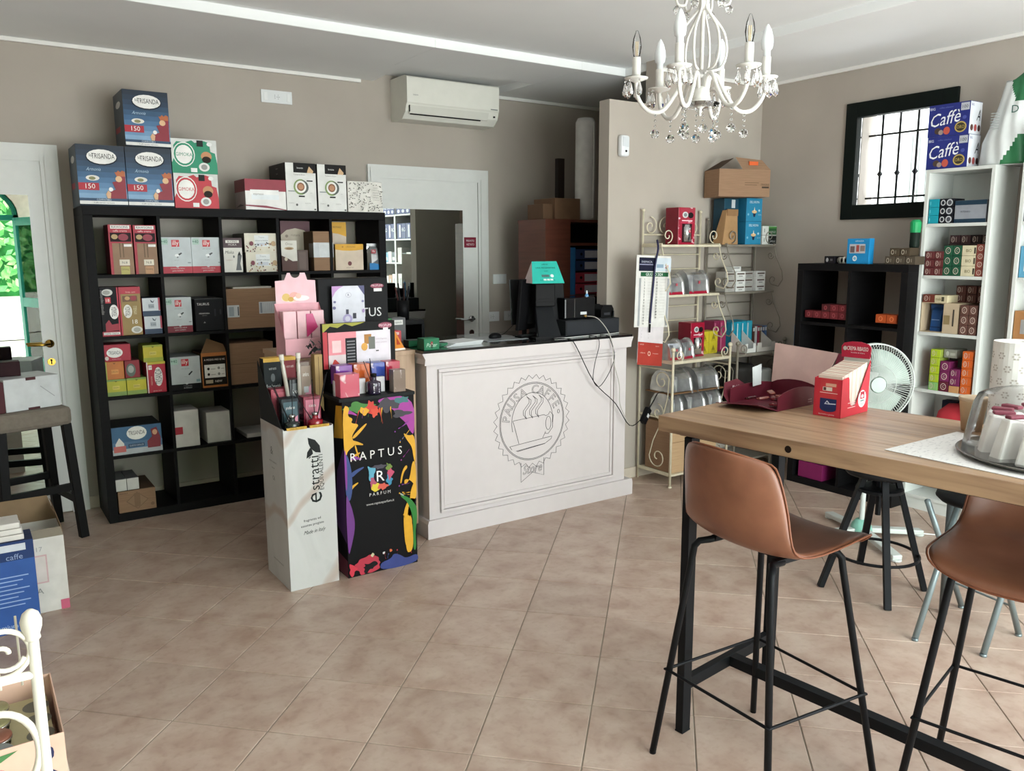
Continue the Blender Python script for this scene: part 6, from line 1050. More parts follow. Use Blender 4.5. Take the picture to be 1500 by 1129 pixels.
# fourth shelf
for i in range(5): circpack('lime green capsule box in the left column of the fourth shelf, %s' % ('bottom', 'second', 'third', 'fourth', 'top')[i], 2.535, 2.592, zs[4]+.0495*i, zs[4]+.0485+.0495*i, ['7fb068', 'a0b828', 'a8bc24', 'a4ba2a', 'a8c02a'][i], side='8a9a40')
tag(MB().box(4.86, 5.0, 2.598, 2.616, zs[4], zs[4]+.23).build('capsule_box', M('c0602c', .5)), 'thin orange box edge behind the lime green column', 'box')
rpack('grey_pack', 'grey-green printed pack on top beside the lime green column', 'pack', 2.455, 2.53, zs[4]+.20, zs[4]+.25, '8a8c80', [('e', .3, .5, .12, .3, 'b9bcb0'), ('r', .5, .3, .9, .6, 'a9aca0')], X=4.83, flap=False); tag(MB().box(4.905, 5.0, 2.40, 2.533, zs[4], zs[4]+.199).build('riser_box', M('5a5a52', .7)), 'grey riser block behind the plum boxes', 'box')
for i in range(3): circpack('plum capsule box standing in the first column, %s' % ('bottom', 'middle', 'top')[i], 2.474, 2.53, zs[4]+.0605*i, zs[4]+.0595+.0605*i, '6f2450' if i else '58182c', n=2, d=.09)
rpack('kraft_pack', 'small kraft box under the second plum column', 'pack', 2.412, 2.47, zs[4], zs[4]+.040, 'b98a5c', flap=False)
for i in range(2): circpack('plum capsule box in the second column over the kraft box, %s' % ('lower', 'upper')[i], 2.412, 2.47, zs[4]+.041+.050*i, zs[4]+.0905+.050*i, '6f2450', d=.09)
for i in range(5): circpack('orange capsule box in the right column of the fourth shelf, %s' % ('bottom', 'second', 'third', 'fourth', 'top')[i], 2.345, 2.405, zs[4]+.0505*i, zs[4]+.0495+.0505*i, 'cc5e24', side='d9743a')
for i in range(2): rpack('dark_pack', 'navy and black pack on the fifth shelf, %s' % ('left', 'right')[i], 'pack', 2.50-.10*i, 2.595-.10*i, zs[5], zs[5]+.26, '1b1d30', [('e', .3, .7, .12, .08, '4a4c66'), ('e', .7, .45, .12, .08, '4a4c66'), ('e', .3, .25, .12, .08, '4a4c66')], X=4.79+.19, d=.06)
# on the black cube bookcase
KZ = 1.5005
def kp(name, label, y0, y1, z0, h, col, F=None, side=None, X=4.70, d=.10, cat='box', **k): return rpack(name, label, cat, y0, y1, z0, z0+h, col, F, side=side or col, X=X, d=d, flap=False, **k)
kp('capsule_box', 'small black capsule box at the left end of the black bookcase top', 3.215, 3.29, KZ, .048, '17151a', [('e', .3, .5, .12, .28, '9a989c'), ('t', 'IIII', .7, .5, .3, '7a787c', .2)])
for i in range(3): t = thing('coin_wrap', 'pale capsule cylinder lying behind the small black box, %s' % ordn[i], 'capsule', (4.74, 3.13+.026*i, KZ)); MB().tube([(-.03, 0, .022), (.03, 0, .022)], .0215, 12).build('cylinder', M(['9a9a94', 'c4c2ba', '8a8880'][i], .4), t, smooth=True)
kp('leaflet_stand', 'bright blue leaflet holder with pictures on the black bookcase', 2.975, 3.13, KZ, .158, '1b86c0', [('t', 'LAVAZZA', .55, .90, .06, 'c9e2f0', .6), ('r', .12, .42, .82, .78, 'b9bcc2'), ('r', .15, .45, .35, .7, '6a5a5c'), ('r', .42, .48, .55, .74, 'a84a44'), ('r', .6, .5, .8, .72, '8a7a74'), ('e', .38, .22, .10, .11, 'd9e6ec'), ('e', .38, .22, .06, .06, '7ab0d0')], d=.05)
for i in range(3): kp('capsule_box', 'dark olive capsule box in the lower row on the black bookcase, %s' % ordn[i], 2.806-.065*i, 2.868-.065*i, KZ, .049, '4f463a', [('e', .3, .5, .16, .3, 'a9a090'), ('e', .3, .5, .1, .2, '4f463a'), ('r', .6, .3, .64, .7, 'a9a090')])
for i in range(2): kp('capsule_box', 'dark olive capsule box in the upper row on the black bookcase, %s' % ordn[i], 2.778-.065*i, 2.84-.065*i, KZ+.0495, .049, '473c2e', [('e', .3, .5, .16, .3, 'a9a090'), ('e', .3, .5, .1, .2, '473c2e'), ('r', .6, .3, .64, .7, 'a9a090')])
t = thing('green_bottle', 'green-topped dark bottle squeezed between the two bookcases', 'bottle', (4.78, 2.74-.005, KZ+.099)); MB().lathe([(.025, 0), (.028, .01), (.028, .10), (.012, .13), (.012, .15)], n=14).build('bottle_body', M('17231c', .2), t, smooth=True); MB().lathe([(.030, .09), (.032, .15), (.02, .165)], n=14).build('green_cap', M('1f9a5c', .4), t)
kz = .045+.35
for i in range(5): kp('capsule_box', 'dark red capsule box in the lower row of the left cube, %s' % ordn[i], 3.356-.063*i, 3.415-.063*i, 1.1432, .047, '6b2228', [('e', .5, .5, .2, .3, '9a4a50'), ('e', .5, .5, .12, .2, '6b2228')])
for i in range(3): kp('capsule_box', 'dark red capsule box in the upper row of the left cube, %s' % ordn[i], 3.230-.063*i, 3.289-.063*i, 1.191, .047, '4a181c' if i == 0 else '6b2228', [('e', .5, .5, .2, .3, '9a4a50'), ('e', .5, .5, .12, .2, '6b2228')])
for i in range(2): kp('capsule_box', 'orange capsule box in the right cube of the black bookcase, %s' % ('left', 'right')[i], 2.835-.072*i, 2.903-.072*i, 1.1432, .052, 'b04c20', [('e', .5, .5, .2, .3, 'd9794a'), ('e', .5, .5, .12, .2, 'b04c20')])
kp('pink_box', 'magenta box at the bottom of the black bookcase', 3.21, 3.40, .0455, .11, '7c1f56', X=4.70, d=.2)
# packs of the bookcases that appear in the mirror of the back door and at the right edge
random.seed(14)
for bi_, (ya, yb_, nm_) in enumerate(((1.385, 2.15, 'wide'), (.98, 1.335, 'narrow'))):
    y = yb_
    W_ = .125 if bi_ == 0 else .11; k = 0
    while y-W_ > ya:
        rpack('coffee_carton', 'blue carton on top of the %s mirror-side bookcase, %s from its far end' % (nm_, ordn[k].replace('leftmost', 'first')), 'carton', y-W_, y-.004, 2.0515, 2.235, '262f7a', [('t', 'Caffè', .5, .55, .3, 'e6e8f0', .85, .35), ('e', .5, .2, .3, .12, 'c9ccd6')], side='c9ccd6', flap=False)
        rpack('coffee_carton', 'navy carton on the upper shelf of the %s bookcase, %s from its far end' % (nm_, ordn[k].replace('leftmost', 'first')), 'carton', y-W_, y-.004, 1.7395, 1.935, '22296c', [('r', .1, .1, .5, .9, 'c9ccd6')] if k % 2 else [('t', 'Caffè', .5, .6, .25, 'e6e8f0', .85, .35)], flap=False)
        c1 = random.choice(['5f9fc0', 'd9d6cf', '3a4c50', 'c9c6bf']); rpack('capsule_carton', 'pale mixed carton on the third shelf of the %s bookcase, %s from its far end' % (nm_, ordn[k].replace('leftmost', 'first')), 'carton', y-W_, y-.004, 1.4375, 1.4375+random.uniform(.12, .2), c1, [('r', .2, .2, .8, .5, 'e6e4de')], flap=False)
        c1 = random.choice(['e0ded8', 'a8784c', '7c4a34', 'd9d6cf']); rpack('biscuit_carton', 'carton on the fourth shelf of the %s bookcase, %s from its far end' % (nm_, ordn[k].replace('leftmost', 'first')), 'carton', y-W_, y-.004, 1.1005, 1.1005+random.uniform(.14, .2), c1, [('r', .3, .2, .7, .7, '9a9a98')], flap=False)
        c1 = random.choice(['b8304a', 'd9d6cf', '6a6c70', 'c9b8a4']); rpack('capsule_carton', 'mixed colour carton on the fifth shelf of the %s bookcase, %s from its far end' % (nm_, ordn[k].replace('leftmost', 'first')), 'carton', y-W_, y-.004, .7555, .7555+random.uniform(.1, .2), c1, [('r', .2, .2, .8, .6, 'e6e4de')], flap=False)
        y -= W_; k += 1

# ================================================================== CHANDELIER
CX, CY_ = 2.02, 1.90
ch = thing('chandelier', 'white six-arm chandelier with glass drops hanging above the table', 'chandelier', (CX, CY_, 0))
b = MB(); b.tube([(0, 0, 2.16), (0, 0, TR)], .0065, 8); b.lathe([(.05, 0), (.05, .015), (.02, .035)], (0, 0, TR-.036), 18); b.lathe([(.012, 0), (.016, .02), (.016, .05), (.012, .06)], (0, 0, 2.335), 12)
b.build('stem', WHITEE, ch, smooth=True)
MB().lathe([(.0001, -.045), (.006, -.042), (.004, -.036), (.008, -.03), (.004, -.024), (.012, -.018), (.03, -.008), (.032, 0), (.026, .006), (.028, .010), (.028, .038), (.022, .044), (.008, .046)], (0, 0, 2.062), 24).build('hub', WHITEE, ch, smooth=True)
def drop(parent, x, y, z, s=1.0, name='glass_drop'):
    g = MB().lathe([(.0001, 0), (.0045*s, -.010*s), (.0085*s, -.028*s), (.007*s, -.038*s), (.0001, -.043*s)], (0, 0, 0), 8).build(name, CRYSTAL, parent, smooth=False); g.location = (x, y, z); return g
dropm = [None, None]
def hang(parent, x, y, z, n, kind):
    """a string of beads ending in a ball, or a single pendalogue; shared meshes"""
    key = (kind, n)
    if key not in hang.c:
        b = MB()
        if kind == 'string':
            for i in range(n): b.ball((0, 0, -.008-.016*i), .0042, 8)
            b.tube([(0, 0, 0), (0, 0, -.016*n)], .0007, 4, caps=False); b.ball((0, 0, -.016*n-.016), .0145, 10)
        else:
            b.ball((0, 0, -.006), .004, 6); b.lathe([(.0001, -.010), (.004, -.016), (.0095, -.038), (.008, -.048), (.0001, -.055)], (0, 0, 0), 8)
        o = b.build('crystal_string' if kind == 'string' else 'crystal_drop', CRYSTAL, parent); hang.c[key] = o
    else:
        o = bpy.data.objects.new(hang.c[key].name.split('.')[0], hang.c[key].data); COL.objects.link(o); o.parent = parent
    o.location = (x, y, z); return o
hang.c = {}
def curve3(pts, sub=6):
    P = [Vector(p) for p in pts]; out = []
    for i in range(len(P)-1):
        p0, p1, p2, p3 = P[max(i-1, 0)], P[i], P[i+1], P[min(i+2, len(P)-1)]
        for k in range(sub):
            t = k/sub; out.append(.5*((2*p1)+(-p0+p2)*t+(2*p0-5*p1+4*p2-p3)*t*t+(-p0+3*p1-3*p2+p3)*t**3))
    return out+[P[-1]]
AMB = M('d9c39a', .2, coat=.5); MILK = M('e6ebee', .25, name='opal_glass'); RA = .205
a0 = _yaw*-1
for k in range(6):
    A = math.radians(-155+60*k); ca, sa = math.cos(A), math.sin(A)
    def R3(r, z): return (r*ca, r*sa, z)
    arm = MB().tube(curve3([R3(.020, 2.085), R3(.028, 2.135), R3(.050, 2.140), R3(.080, 2.085), R3(.120, 2.035), R3(.165, 2.035), R3(.198, 2.075), R3(RA, 2.125)], 5), [.0068]*36, 8).build('arm', WHITEE, ch, smooth=True)
    MB().lathe([(.006, 0), (.012, .004), (.036, .012), (.038, .016), (.033, .015), (.014, .012), (.014, .02)], R3(RA, 2.12), 20).build('drip_pan', WHITEE, arm, smooth=True)
    MB().lathe([(.0135, 0), (.0135, .062), (.012, .064)], R3(RA, 2.134), 14).build('candle_sleeve', WHITEE, arm, smooth=True)
    opal = k in (0, 3, 2, 4) if False else k not in (1, 5)
    if not opal:
        MB().lathe([(.010, 0), (.011, .006), (.015, .03), (.012, .055), (.004, .078), (.0001, .08)], R3(RA, 2.199), 12).build('clear_candle_bulb', GLASS, arm, smooth=True)
        bb = MB()
        for q in range(4): t_ = q*PI/2; bb.tube([(RA*ca+.003*math.cos(t_), RA*sa+.003*math.sin(t_), 2.203), (RA*ca+.004*math.cos(t_), RA*sa+.004*math.sin(t_), 2.245)], .0014, 5)
        bb.build('filament', AMB, arm)
    else: MB().lathe([(.011, 0), (.011, .018), (.0165, .022), (.019, .04), (.018, .055), (.012, .078), (.004, .094), (.0001, .097)], R3(RA, 2.198), 14).build('candle_bulb', MILK, arm, smooth=True)
    for q in range(5):
        t_ = A+math.radians(-100+50*q); x, y = RA*ca+.034*math.cos(t_), RA*sa+.034*math.sin(t_); hang(arm, x, y, 2.130, 0, 'drop')
    hang(arm, .142*ca, .142*sa, 2.028, 3, 'string')
    # upper cage wire and crown scroll
    cg = MB().tube(curve3([R3(.030, 2.155), R3(.062, 2.165), R3(.078, 2.21), R3(.068, 2.27), R3(.030, 2.32), R3(.014, 2.345), R3(.022, 2.385), R3(.055, 2.405), R3(.084, 2.388), R3(.080, 2.355), R3(.058, 2.352), R3(.052, 2.368)], 4), .0042, 8)
    cg.build('cage_wire', WHITEE, ch, smooth=True); hang(ch, .066*ca, .066*sa, 2.366, 0, 'string') if False else None
    g = MB().ball((0, 0, -.014), .0125, 10).ball((0, 0, -.002), .003, 6).build('crystal_ball', CRYSTAL, ch); g.location = (.082*ca, .082*sa, 2.352)
    hang(ch, .058*math.cos(A+.5), .058*math.sin(A+.5), 2.052, 4+(k % 2), 'string')
bow = MB().lathe([(.055, 0), (.062, .008), (.060, .010), (.03, .004)], (0, 0, 2.046), 24).build('bowl_ring', GLASS, ch, smooth=True)

# ================================================================== TABLE AND STOOLS
def wood_table_mat():
    m = bpy.data.materials.new('oak_table_top'); m.use_nodes = True; nt = m.node_tree; b = nt.nodes['Principled BSDF']
    tc = nt.nodes.new('ShaderNodeTexCoord'); mp = nt.nodes.new('ShaderNodeMapping'); mp.inputs['Scale'].default_value = (26, 1.7, 26)
    n1 = nt.nodes.new('ShaderNodeTexNoise'); n1.inputs['Scale'].default_value = 1.6; n1.inputs['Detail'].default_value = 8; n1.inputs['Distortion'].default_value = .5
    nt.links.new(tc.outputs['Object'], mp.inputs[0]); nt.links.new(mp.outputs[0], n1.inputs['Vector'])
    r = nt.nodes.new('ShaderNodeValToRGB'); e = r.color_ramp.elements; e[0].position = .28; e[0].color = lin('7a5f4a'); e[1].position = .75; e[1].color = lin('b89a7a'); x = e.new(.48); x.color = lin('a28468')
    nt.links.new(n1.outputs['Fac'], r.inputs[0])
    mp2 = nt.nodes.new('ShaderNodeMapping'); mp2.inputs['Scale'].default_value = (4, .6, 4); n2 = nt.nodes.new('ShaderNodeTexNoise'); n2.inputs['Scale'].default_value = 1.3; n2.inputs['Detail'].default_value = 3
    nt.links.new(tc.outputs['Object'], mp2.inputs[0]); nt.links.new(mp2.outputs[0], n2.inputs['Vector'])
    r2 = nt.nodes.new('ShaderNodeValToRGB'); r2.color_ramp.elements[0].position = .35; r2.color_ramp.elements[0].color = (.56, .50, .47, 1); r2.color_ramp.elements[1].position = .6; r2.color_ramp.elements[1].color = (1.0, 1.0, 1.0, 1); nt.links.new(n2.outputs['Fac'], r2.inputs[0])
    mx = nt.nodes.new('ShaderNodeMix'); mx.data_type = 'RGBA'; mx.blend_type = 'MULTIPLY'; mx.inputs[0].default_value = .8
    nt.links.new(r.outputs[0], mx.inputs[6]); nt.links.new(r2.outputs[0], mx.inputs[7]); nt.links.new(mx.outputs[2], b.inputs['Base Color']); b.inputs['Roughness'].default_value = .36
    bp = nt.nodes.new('ShaderNodeBump'); bp.inputs['Strength'].default_value = .08; bp.inputs['Distance'].default_value = .002; nt.links.new(n1.outputs['Fac'], bp.inputs['Height']); nt.links.new(bp.outputs[0], b.inputs['Normal']); return m
OAK = wood_table_mat()
TZ = 1.08; TL = 1.75; TWd = .615
tb_ = thing('high_table', 'high rustic wooden table with black square metal legs', 'table', (1.802, 1.829, 0), math.radians(6.6))
for k, (a, b_) in enumerate(((0, .150), (.1505, .322), (.3225, .470), (.4705, TWd))):
    o = MB().box(a, b_, -TL, 0, TZ-.05, TZ).build('board', OAK, tb_, bevel=.0018)
kn = MB().lathe([(.0001, .0004), (.010, .0004), (.011, -.001)], (0, 0, 0), 10).build('knot', M('1e140f', .7), tb_); kn.matrix_local = Matrix.Translation((-.0003, -.455, TZ-.027)) @ Matrix.Rotation(-PI/2, 4, 'Y')
MB().box(.055, TWd-.03, -TL+.05, -.045, TZ-.066, TZ-.0505).build('top_frame', BLACKM, tb_)
LS = .030
for (x, y) in ((.070, -.082), (.585, -.082), (.070, -TL+.10), (.585, -TL+.10)):
    MB().box(x-.021, x+.021, y-LS/2, y+LS/2, 0.004, TZ-.067).box(x-.022, x+.022, y-LS/2-.001, y+LS/2+.001, 0, .006).build('leg', BLACKM, tb_, bevel=.002)
for y in (-.082, -TL+.10): MB().box(.091, .564, y-.013, y+.013, .150, .190).build('cross_rail', BLACKM, tb_, bevel=.001)
MB().box(.310, .350, -TL+.113, -.095, .152, .188).build('floor_rail', BLACKM, tb_, bevel=.001)

LEA = noise_mat('cognac_leather', ['6a4231', '80523d', '8f5f47'], 7, .38, detail=5, bump=.05, pos=[.3, .5, .72])
LEAD = M('5c3526', .4, name='leather_edge')
def bar_stool(label, loc, rz, feet=None, zs_=.75, lrz=0):
    t = thing('bar_stool', label, 'stool', (loc[0], loc[1], 0), rz)
    prof = [(.225, -.030, .165), (.215, -.006, .190), (.17, .006, .208), (.08, .000, .216), (-.03, -.008, .217), (-.11, .0, .214), (-.165, .026, .210), (-.200, .075, .206), (-.218, .14, .200), (-.232, .21, .190), (-.244, .275, .172), (-.250, .305, .140)]
    nu = 8; vs = []; fs = []
    for j, (x, z, hw_) in enumerate(prof):
        back = min(1, max(0, (j-4.5)/3.0)); seat = 1-back
        for i in range(nu+1):
            u = -1+2*i/nu; ex = abs(u)**2.4
            vs.append((x+back*.075*ex+(.0 if j else -.015*ex), hw_*u*(1-.06*back*ex), zs_+z+seat*.026*ex-(0.03*ex*max(0, (j-9.5)/1.5))))
    for j in range(len(prof)-1):
        for i in range(nu): a = j*(nu+1)+i; fs.append((a, a+nu+1, a+nu+2, a+1))
    sh_ = MB().add(vs, fs).build('seat_shell', LEA, t, smooth=True); so = sh_.modifiers.new('thick', 'SOLIDIFY'); so.thickness = .020; so.offset = 0
    ss = sh_.modifiers.new('smooth', 'SUBSURF'); ss.levels = 2; ss.render_levels = 2
    rim = [vs[j*(nu+1)+nu] for j in range(len(prof))]+[vs[(len(prof)-1)*(nu+1)+i] for i in range(nu-1, -1, -1)]+[vs[j*(nu+1)] for j in range(len(prof)-2, -1, -1)]+[vs[i] for i in range(1, nu)]
    MB().tube(curve3(rim+[rim[0]], 2)[:-1], .0032, 6, closed=True).build('edge_piping', M('7b4a33', .35), t, smooth=True)
    F_ = feet or [(-.225, .225), (.225, .225), (-.225, -.225), (.225, -.225)]
    cm = MB(); cm.box(-.10, .12, -.125, -.105, zs_-.030, zs_-.016).box(-.10, .12, .105, .125, zs_-.030, zs_-.016).box(-.06, -.04, -.105, .105, zs_-.030, zs_-.016).box(.09, .11, -.105, .105, zs_-.030, zs_-.016).build('seat_frame', BLACKM, t)
    foots = []
    for (fx_, fy_) in F_:
        sx = 1 if fx_ > 0 else -1; sy = 1 if fy_ > 0 else -1; tx, ty = sx*.115, sy*.118
        kx, ky = sx*.150, sy*.150
        MB().tube([(tx*.6, ty, zs_-.026), (tx, ty*1.02, zs_-.026), (kx*.90, ky*.93, zs_-.032), (kx*.98, ky*.98, zs_-.048), (kx, ky, zs_-.075), (fx_, fy_, .006)], .0105, 10).lathe([(.0105, 0), (.0105, .012)], (fx_, fy_, 0), 10).build('leg', BLACKM, t, smooth=True)
        q = .30/(zs_-.075); foots.append(Vector((fx_+(kx-fx_)*q, fy_+(ky-fy_)*q, .30)))
    order = [0, 1, 3, 2]; loop = []
    for i in range(4):
        p = foots[order[i]]; pn = foots[order[(i+1) % 4]]; pp_ = foots[order[i-1]]; out = (p-sum(foots, Vector())/4); out.z = 0; out.normalize(); c_ = p+out*.010
        loop += [c_+(pp_-p).normalized()*.012, c_+out*.004, c_+(pn-p).normalized()*.012]
    MB().tube(loop, .0048, 8, closed=True).build('foot_ring', BLACKM, t, smooth=True)
    return t
bar_stool('tan leather bar stool in front of the table, its back to the camera', (1.905, 1.470), math.radians(-3), feet=[(-.207, .241), (.247, .236), (-.175, -.199), (.247, -.239)], zs_=.765)
bar_stool('tan leather bar stool cut by the right edge, on the far side of the table', (2.343, .953), math.radians(193), zs_=.755)
# black swivel stool
rs = thing('swivel_stool', 'black industrial swivel stool with four splayed legs behind the table', 'stool', (3.49, 2.075, 0), math.radians(0))
MB().lathe([(.0001, 0), (.15, .0), (.158, .01), (.158, .028), (.15, .036), (.0001, .038)], (0, 0, .560), 28).build('seat', M('1b1b1c', .45), rs, smooth=True)
MB().tube([(0, 0, .36), (0, 0, .56)], .013, 10).build('screw_post', BLACKM, rs)
MB().lathe([(.09, 0), (.105, .005), (.105, .018), (.09, .022)], (0, 0, .475), 24).build('hub_plate', BLACKM, rs)
for fx_, fy_ in ((-.200, .145), (-.182, -.188), (.160, -.165), (.215, .205)):
    a = math.atan2(fy_, fx_); MB().bar((.075*math.cos(a), .075*math.sin(a), .545), (fx_, fy_, .0), .030, .026, up=(math.cos(a), math.sin(a), 0)).build('leg', BLACKM, rs, bevel=.002)
MB().tube([(.190*math.cos(q), .190*math.sin(q), .175) for q in [2*PI*i/40 for i in range(40)]], .0075, 8, closed=True).build('foot_ring', BLACKM, rs, smooth=True)
# grey folding stool
GTU = M('7d8a8c', .3, .35, name='grey_tube'); fsx = thing('folding_stool', 'grey tube folding stool with black seat under the table', 'stool', (3.36, 1.58, 0))
def L3(p): return (p[0]-3.36, p[1]-1.58, p[2])
for a, b_ in (((3.136, 1.662, .01), (3.436, 1.68, .545)), ((3.231, 1.436, .01), (3.50, 1.44, .545)), ((3.607, 1.715, .01), (3.215, 1.70, .575)), ((3.53, 1.44, .01), (3.25, 1.46, .545))):
    MB().tube([L3(a), L3(b_)], .0125, 10).tube([L3(a), (L3(a)[0], L3(a)[1], 0)], .0135, 10).build('leg', GTU, fsx, smooth=True)
MB().tube([L3((3.484, 1.732, .0)), L3((3.47, 1.73, .57))], .018, 12).build('rear_post', M('5f6668', .35, .3), fsx, smooth=True)
MB().tube([L3((3.50, 1.71, .15)), L3((3.45, 1.44, .15))], .005, 6).build('cross_rod', GTU, fsx); MB().tube([L3((3.30, 1.69, .30)), L3((3.40, 1.43, .30))], .005, 6).build('cross_rod', GTU, fsx)
MB().lathe([(.0001, 0), (.15, .003), (.165, .018), (.16, .035), (.0001, .04)], (0, -.02, .576), 28).build('seat', BLACKP, fsx, smooth=True)
# pedestal fan
fn = thing('pedestal_fan', 'white pedestal fan with round wire guard behind the table', 'fan', (4.05, 2.50, 0)); WF = M('c2c8c4', .35, name='fan_plastic'); TEAL = M('7fb8a8', .4, name='mint_plastic')
for k in range(4): a = math.radians(-28+90*k); MB().bar((0, 0, .055), (.36*math.cos(a), .36*math.sin(a), .022), .055, .028).lathe([(.03, 0), (.03, .012)], (.345*math.cos(a), .345*math.sin(a), 0), 12).build('base_arm', WF, fn, bevel=.006)
MB().lathe([(.055, .03), (.06, .05), (.05, .085), (.03, .11)], n=20).build('base_hub', TEAL, fn, smooth=True); MB().tube([(0, 0, .1), (0, 0, .80)], .014, 12).build('pole', WF, fn); 
fh = bpy.data.objects.new('fan_head', None); COL.objects.link(fh); fh.parent = fn; fh.location = (-.03, -.03, .885); fh.rotation_euler = Matrix(((0.0, 0, 0), (0, 0, 0), (0, 0, 0))).to_euler() if False else (0, 0, math.radians(-123+90))
# head built facing local -y
b = MB()
for rr, y_ in ((.212, -.02), (.212, .005), (.10, -.052)): b.tube([(rr*math.cos(q), y_, rr*math.sin(q)) for q in [2*PI*i/48 for i in range(48)]], .0042 if rr > .2 else .002, 6, closed=True)
b.build('guard_ring', WF, fh, smooth=True)
b = MB()
for i in range(90):
    q = 2*PI*i/90; c_, s_ = math.cos(q), math.sin(q); b.tube([(.045*c_, -.060, .045*s_), (.10*c_, -.056, .10*s_), (.165*c_, -.045, .165*s_), (.212*c_, -.018, .212*s_)], .0013, 4, caps=False); b.tube([(.212*c_, .003, .212*s_), (.15*c_, .05, .15*s_), (.05*c_, .06, .05*s_)], .0012, 4, caps=False)
b.build('guard_wires', WF, fh)['kind'] = 'stuff'
for k in range(3):
    vs = []; fs = []
    for i in range(7):
        for j in range(4):
            r_ = .035+.15*j/3; aa = 2*PI*k/3+math.radians(95)*(i/6)*(1 if j else .9); vs.append((r_*math.cos(aa), -.03+.045*(i/6)-.0, r_*math.sin(aa)))
    for i in range(6):
        for j in range(3): a = i*4+j; fs.append((a, a+1, a+5, a+4))
    o = MB().add(vs, fs).build('blade', M('aebdb5', .3, name='pale_mint_blade'), fh, smooth=True); o.modifiers.new('t', 'SOLIDIFY').thickness = .002
MB().tube([(0, -.066, 0), (0, -.056, 0)], .040, 24).build('badge_disc', M('aebfb6', .4), fh); MB().tube([(0, .0, 0), (0, .13, 0)], [.06, .045], 20).build('motor_housing', WF, fh, smooth=True)
tag(MB().box(4.80, 5.0, 1.95, 2.25, 0, .06).build('white_skirting_box', M('dfe2e0', .5)), 'low white box on the floor by the right wall', 'box')
cable('floor_cable', 'white cable lying on the floor near the fan', [(3.6, 2.9, .006), (3.9, 2.75, .006), (4.2, 2.55, .006), (4.5, 2.2, .006), (4.79, 2.0, .006)], .004, M('e2e3e0', .5))
# ------------------------------------------------------------------ things on the table
T0 = TZ+.0006
DR = M('5c1c2a', .42, name='burgundy_card'); PKI = M('c3a49e', .6, name='pale_pink_card')
db = thing('open_gift_box', 'open dark red cardboard gift box with raised pale pink lid on the table', 'box', (2.15, 1.645, T0), math.radians(3)); BW, BD, BH = .235, .19, .062; e = .002
b = MB(); b.box(0, BW, 0, BD, 0, e)
def curvewall(P0, P1, h0, h1, n=8):
    P0 = Vector(P0); P1 = Vector(P1); poly = []
    for i in range(n+1):
        f = i/n; p = P0.lerp(P1, f); poly.append((p.x, p.y, h0+(h1-h0)*math.sin(PI*f)**.7))
    vs = [(p[0], p[1], e) for p in poly]+poly; return vs, [(i, i+1, n+1+i+1, n+1+i) for i in range(n)]
b.add(*curvewall((0, 0), (BW, 0), .045, .068)); b.add(*curvewall((BW, 0), (BW, BD), .05, .07)); b.add(*curvewall((BW, BD), (0, BD), .05, .06)); b.build('box_tray', DR, db).modifiers.new('t', 'SOLIDIFY').thickness = .0025
MB().add([(0, 0, .001), (0, BD, .001), (-.085, BD-.01, .012), (-.075, .02, .026)], [(3, 2, 1, 0)]).build('fold_down_flap', DR, db).modifiers.new('t', 'SOLIDIFY').thickness = .002
fp = [(-.005, BD, 0), (.14, BD, 0), (.12, BD+.015, .045), (.07, BD+.025, .075), (.0, BD+.022, .068), (-.02, BD+.01, .03)]
MB().add(fp, [tuple(range(6))]).build('back_flap', DR, db).modifiers.new('t', 'SOLIDIFY').thickness = .002
b = MB(); b.text('Biadafero', (.052, BD+.009, .052), (1, 0, 0), (0, .28, .96), .010, 0, .06, shear=.4); b.text('selezione', (.175, -.0035, .022), (1, 0, 0), (0, 0, 1), .004, 0, .03); b.text('cioccolato', (.175, -.0035, .014), (1, 0, 0), (0, 0, 1), .004, 0, .03); b.build('lettering', M('dcc9cb', .5), db)
MB().add([(BW+.0, .0, .05), (BW+.0, BD, .05), (BW+.04, BD+.02, .185), (BW+.045, -.035, .17)], [(0, 1, 2, 3)]).build('raised_lid', PKI, db).modifiers.new('t', 'SOLIDIFY').thickness = .002
MB().add([(BW+.045, -.035, .17), (BW+.045, -.062, .168), (BW+.02, -.05, .10), (BW+.02, -.028, .10)], [(0, 1, 2, 3)]).build('lid_side_flap', M('6e2436', .42), db).modifiers.new('t', 'SOLIDIFY').thickness = .002
MB().add([(.10, BD-.02, .05), (.16, BD-.01, .05), (.185, BD+.01, .118), (.12, BD, .112)], [(0, 1, 2, 3)]).build('paper_liner', M('b9bdbd', .6), db).modifiers.new('t', 'SOLIDIFY').thickness = .0008
random.seed(4)
for k in range(9):
    x, y = random.uniform(.02, .17), random.uniform(.03, BD-.04); o = MB().box(-.016, .016, -.010, .010, 0, .008).box(-.02, -.016, -.007, .007, .001, .007).box(.016, .02, -.007, .007, .001, .007).build('wrapped_sweet', M(['7a2a30', '4a1a20', '8a4a40'][k % 3], .25, coat=.4), db, bevel=.002); o.location = (x, y, .006+.010*(k % 3)); o.rotation_euler = (.2, .1, k*1.3)
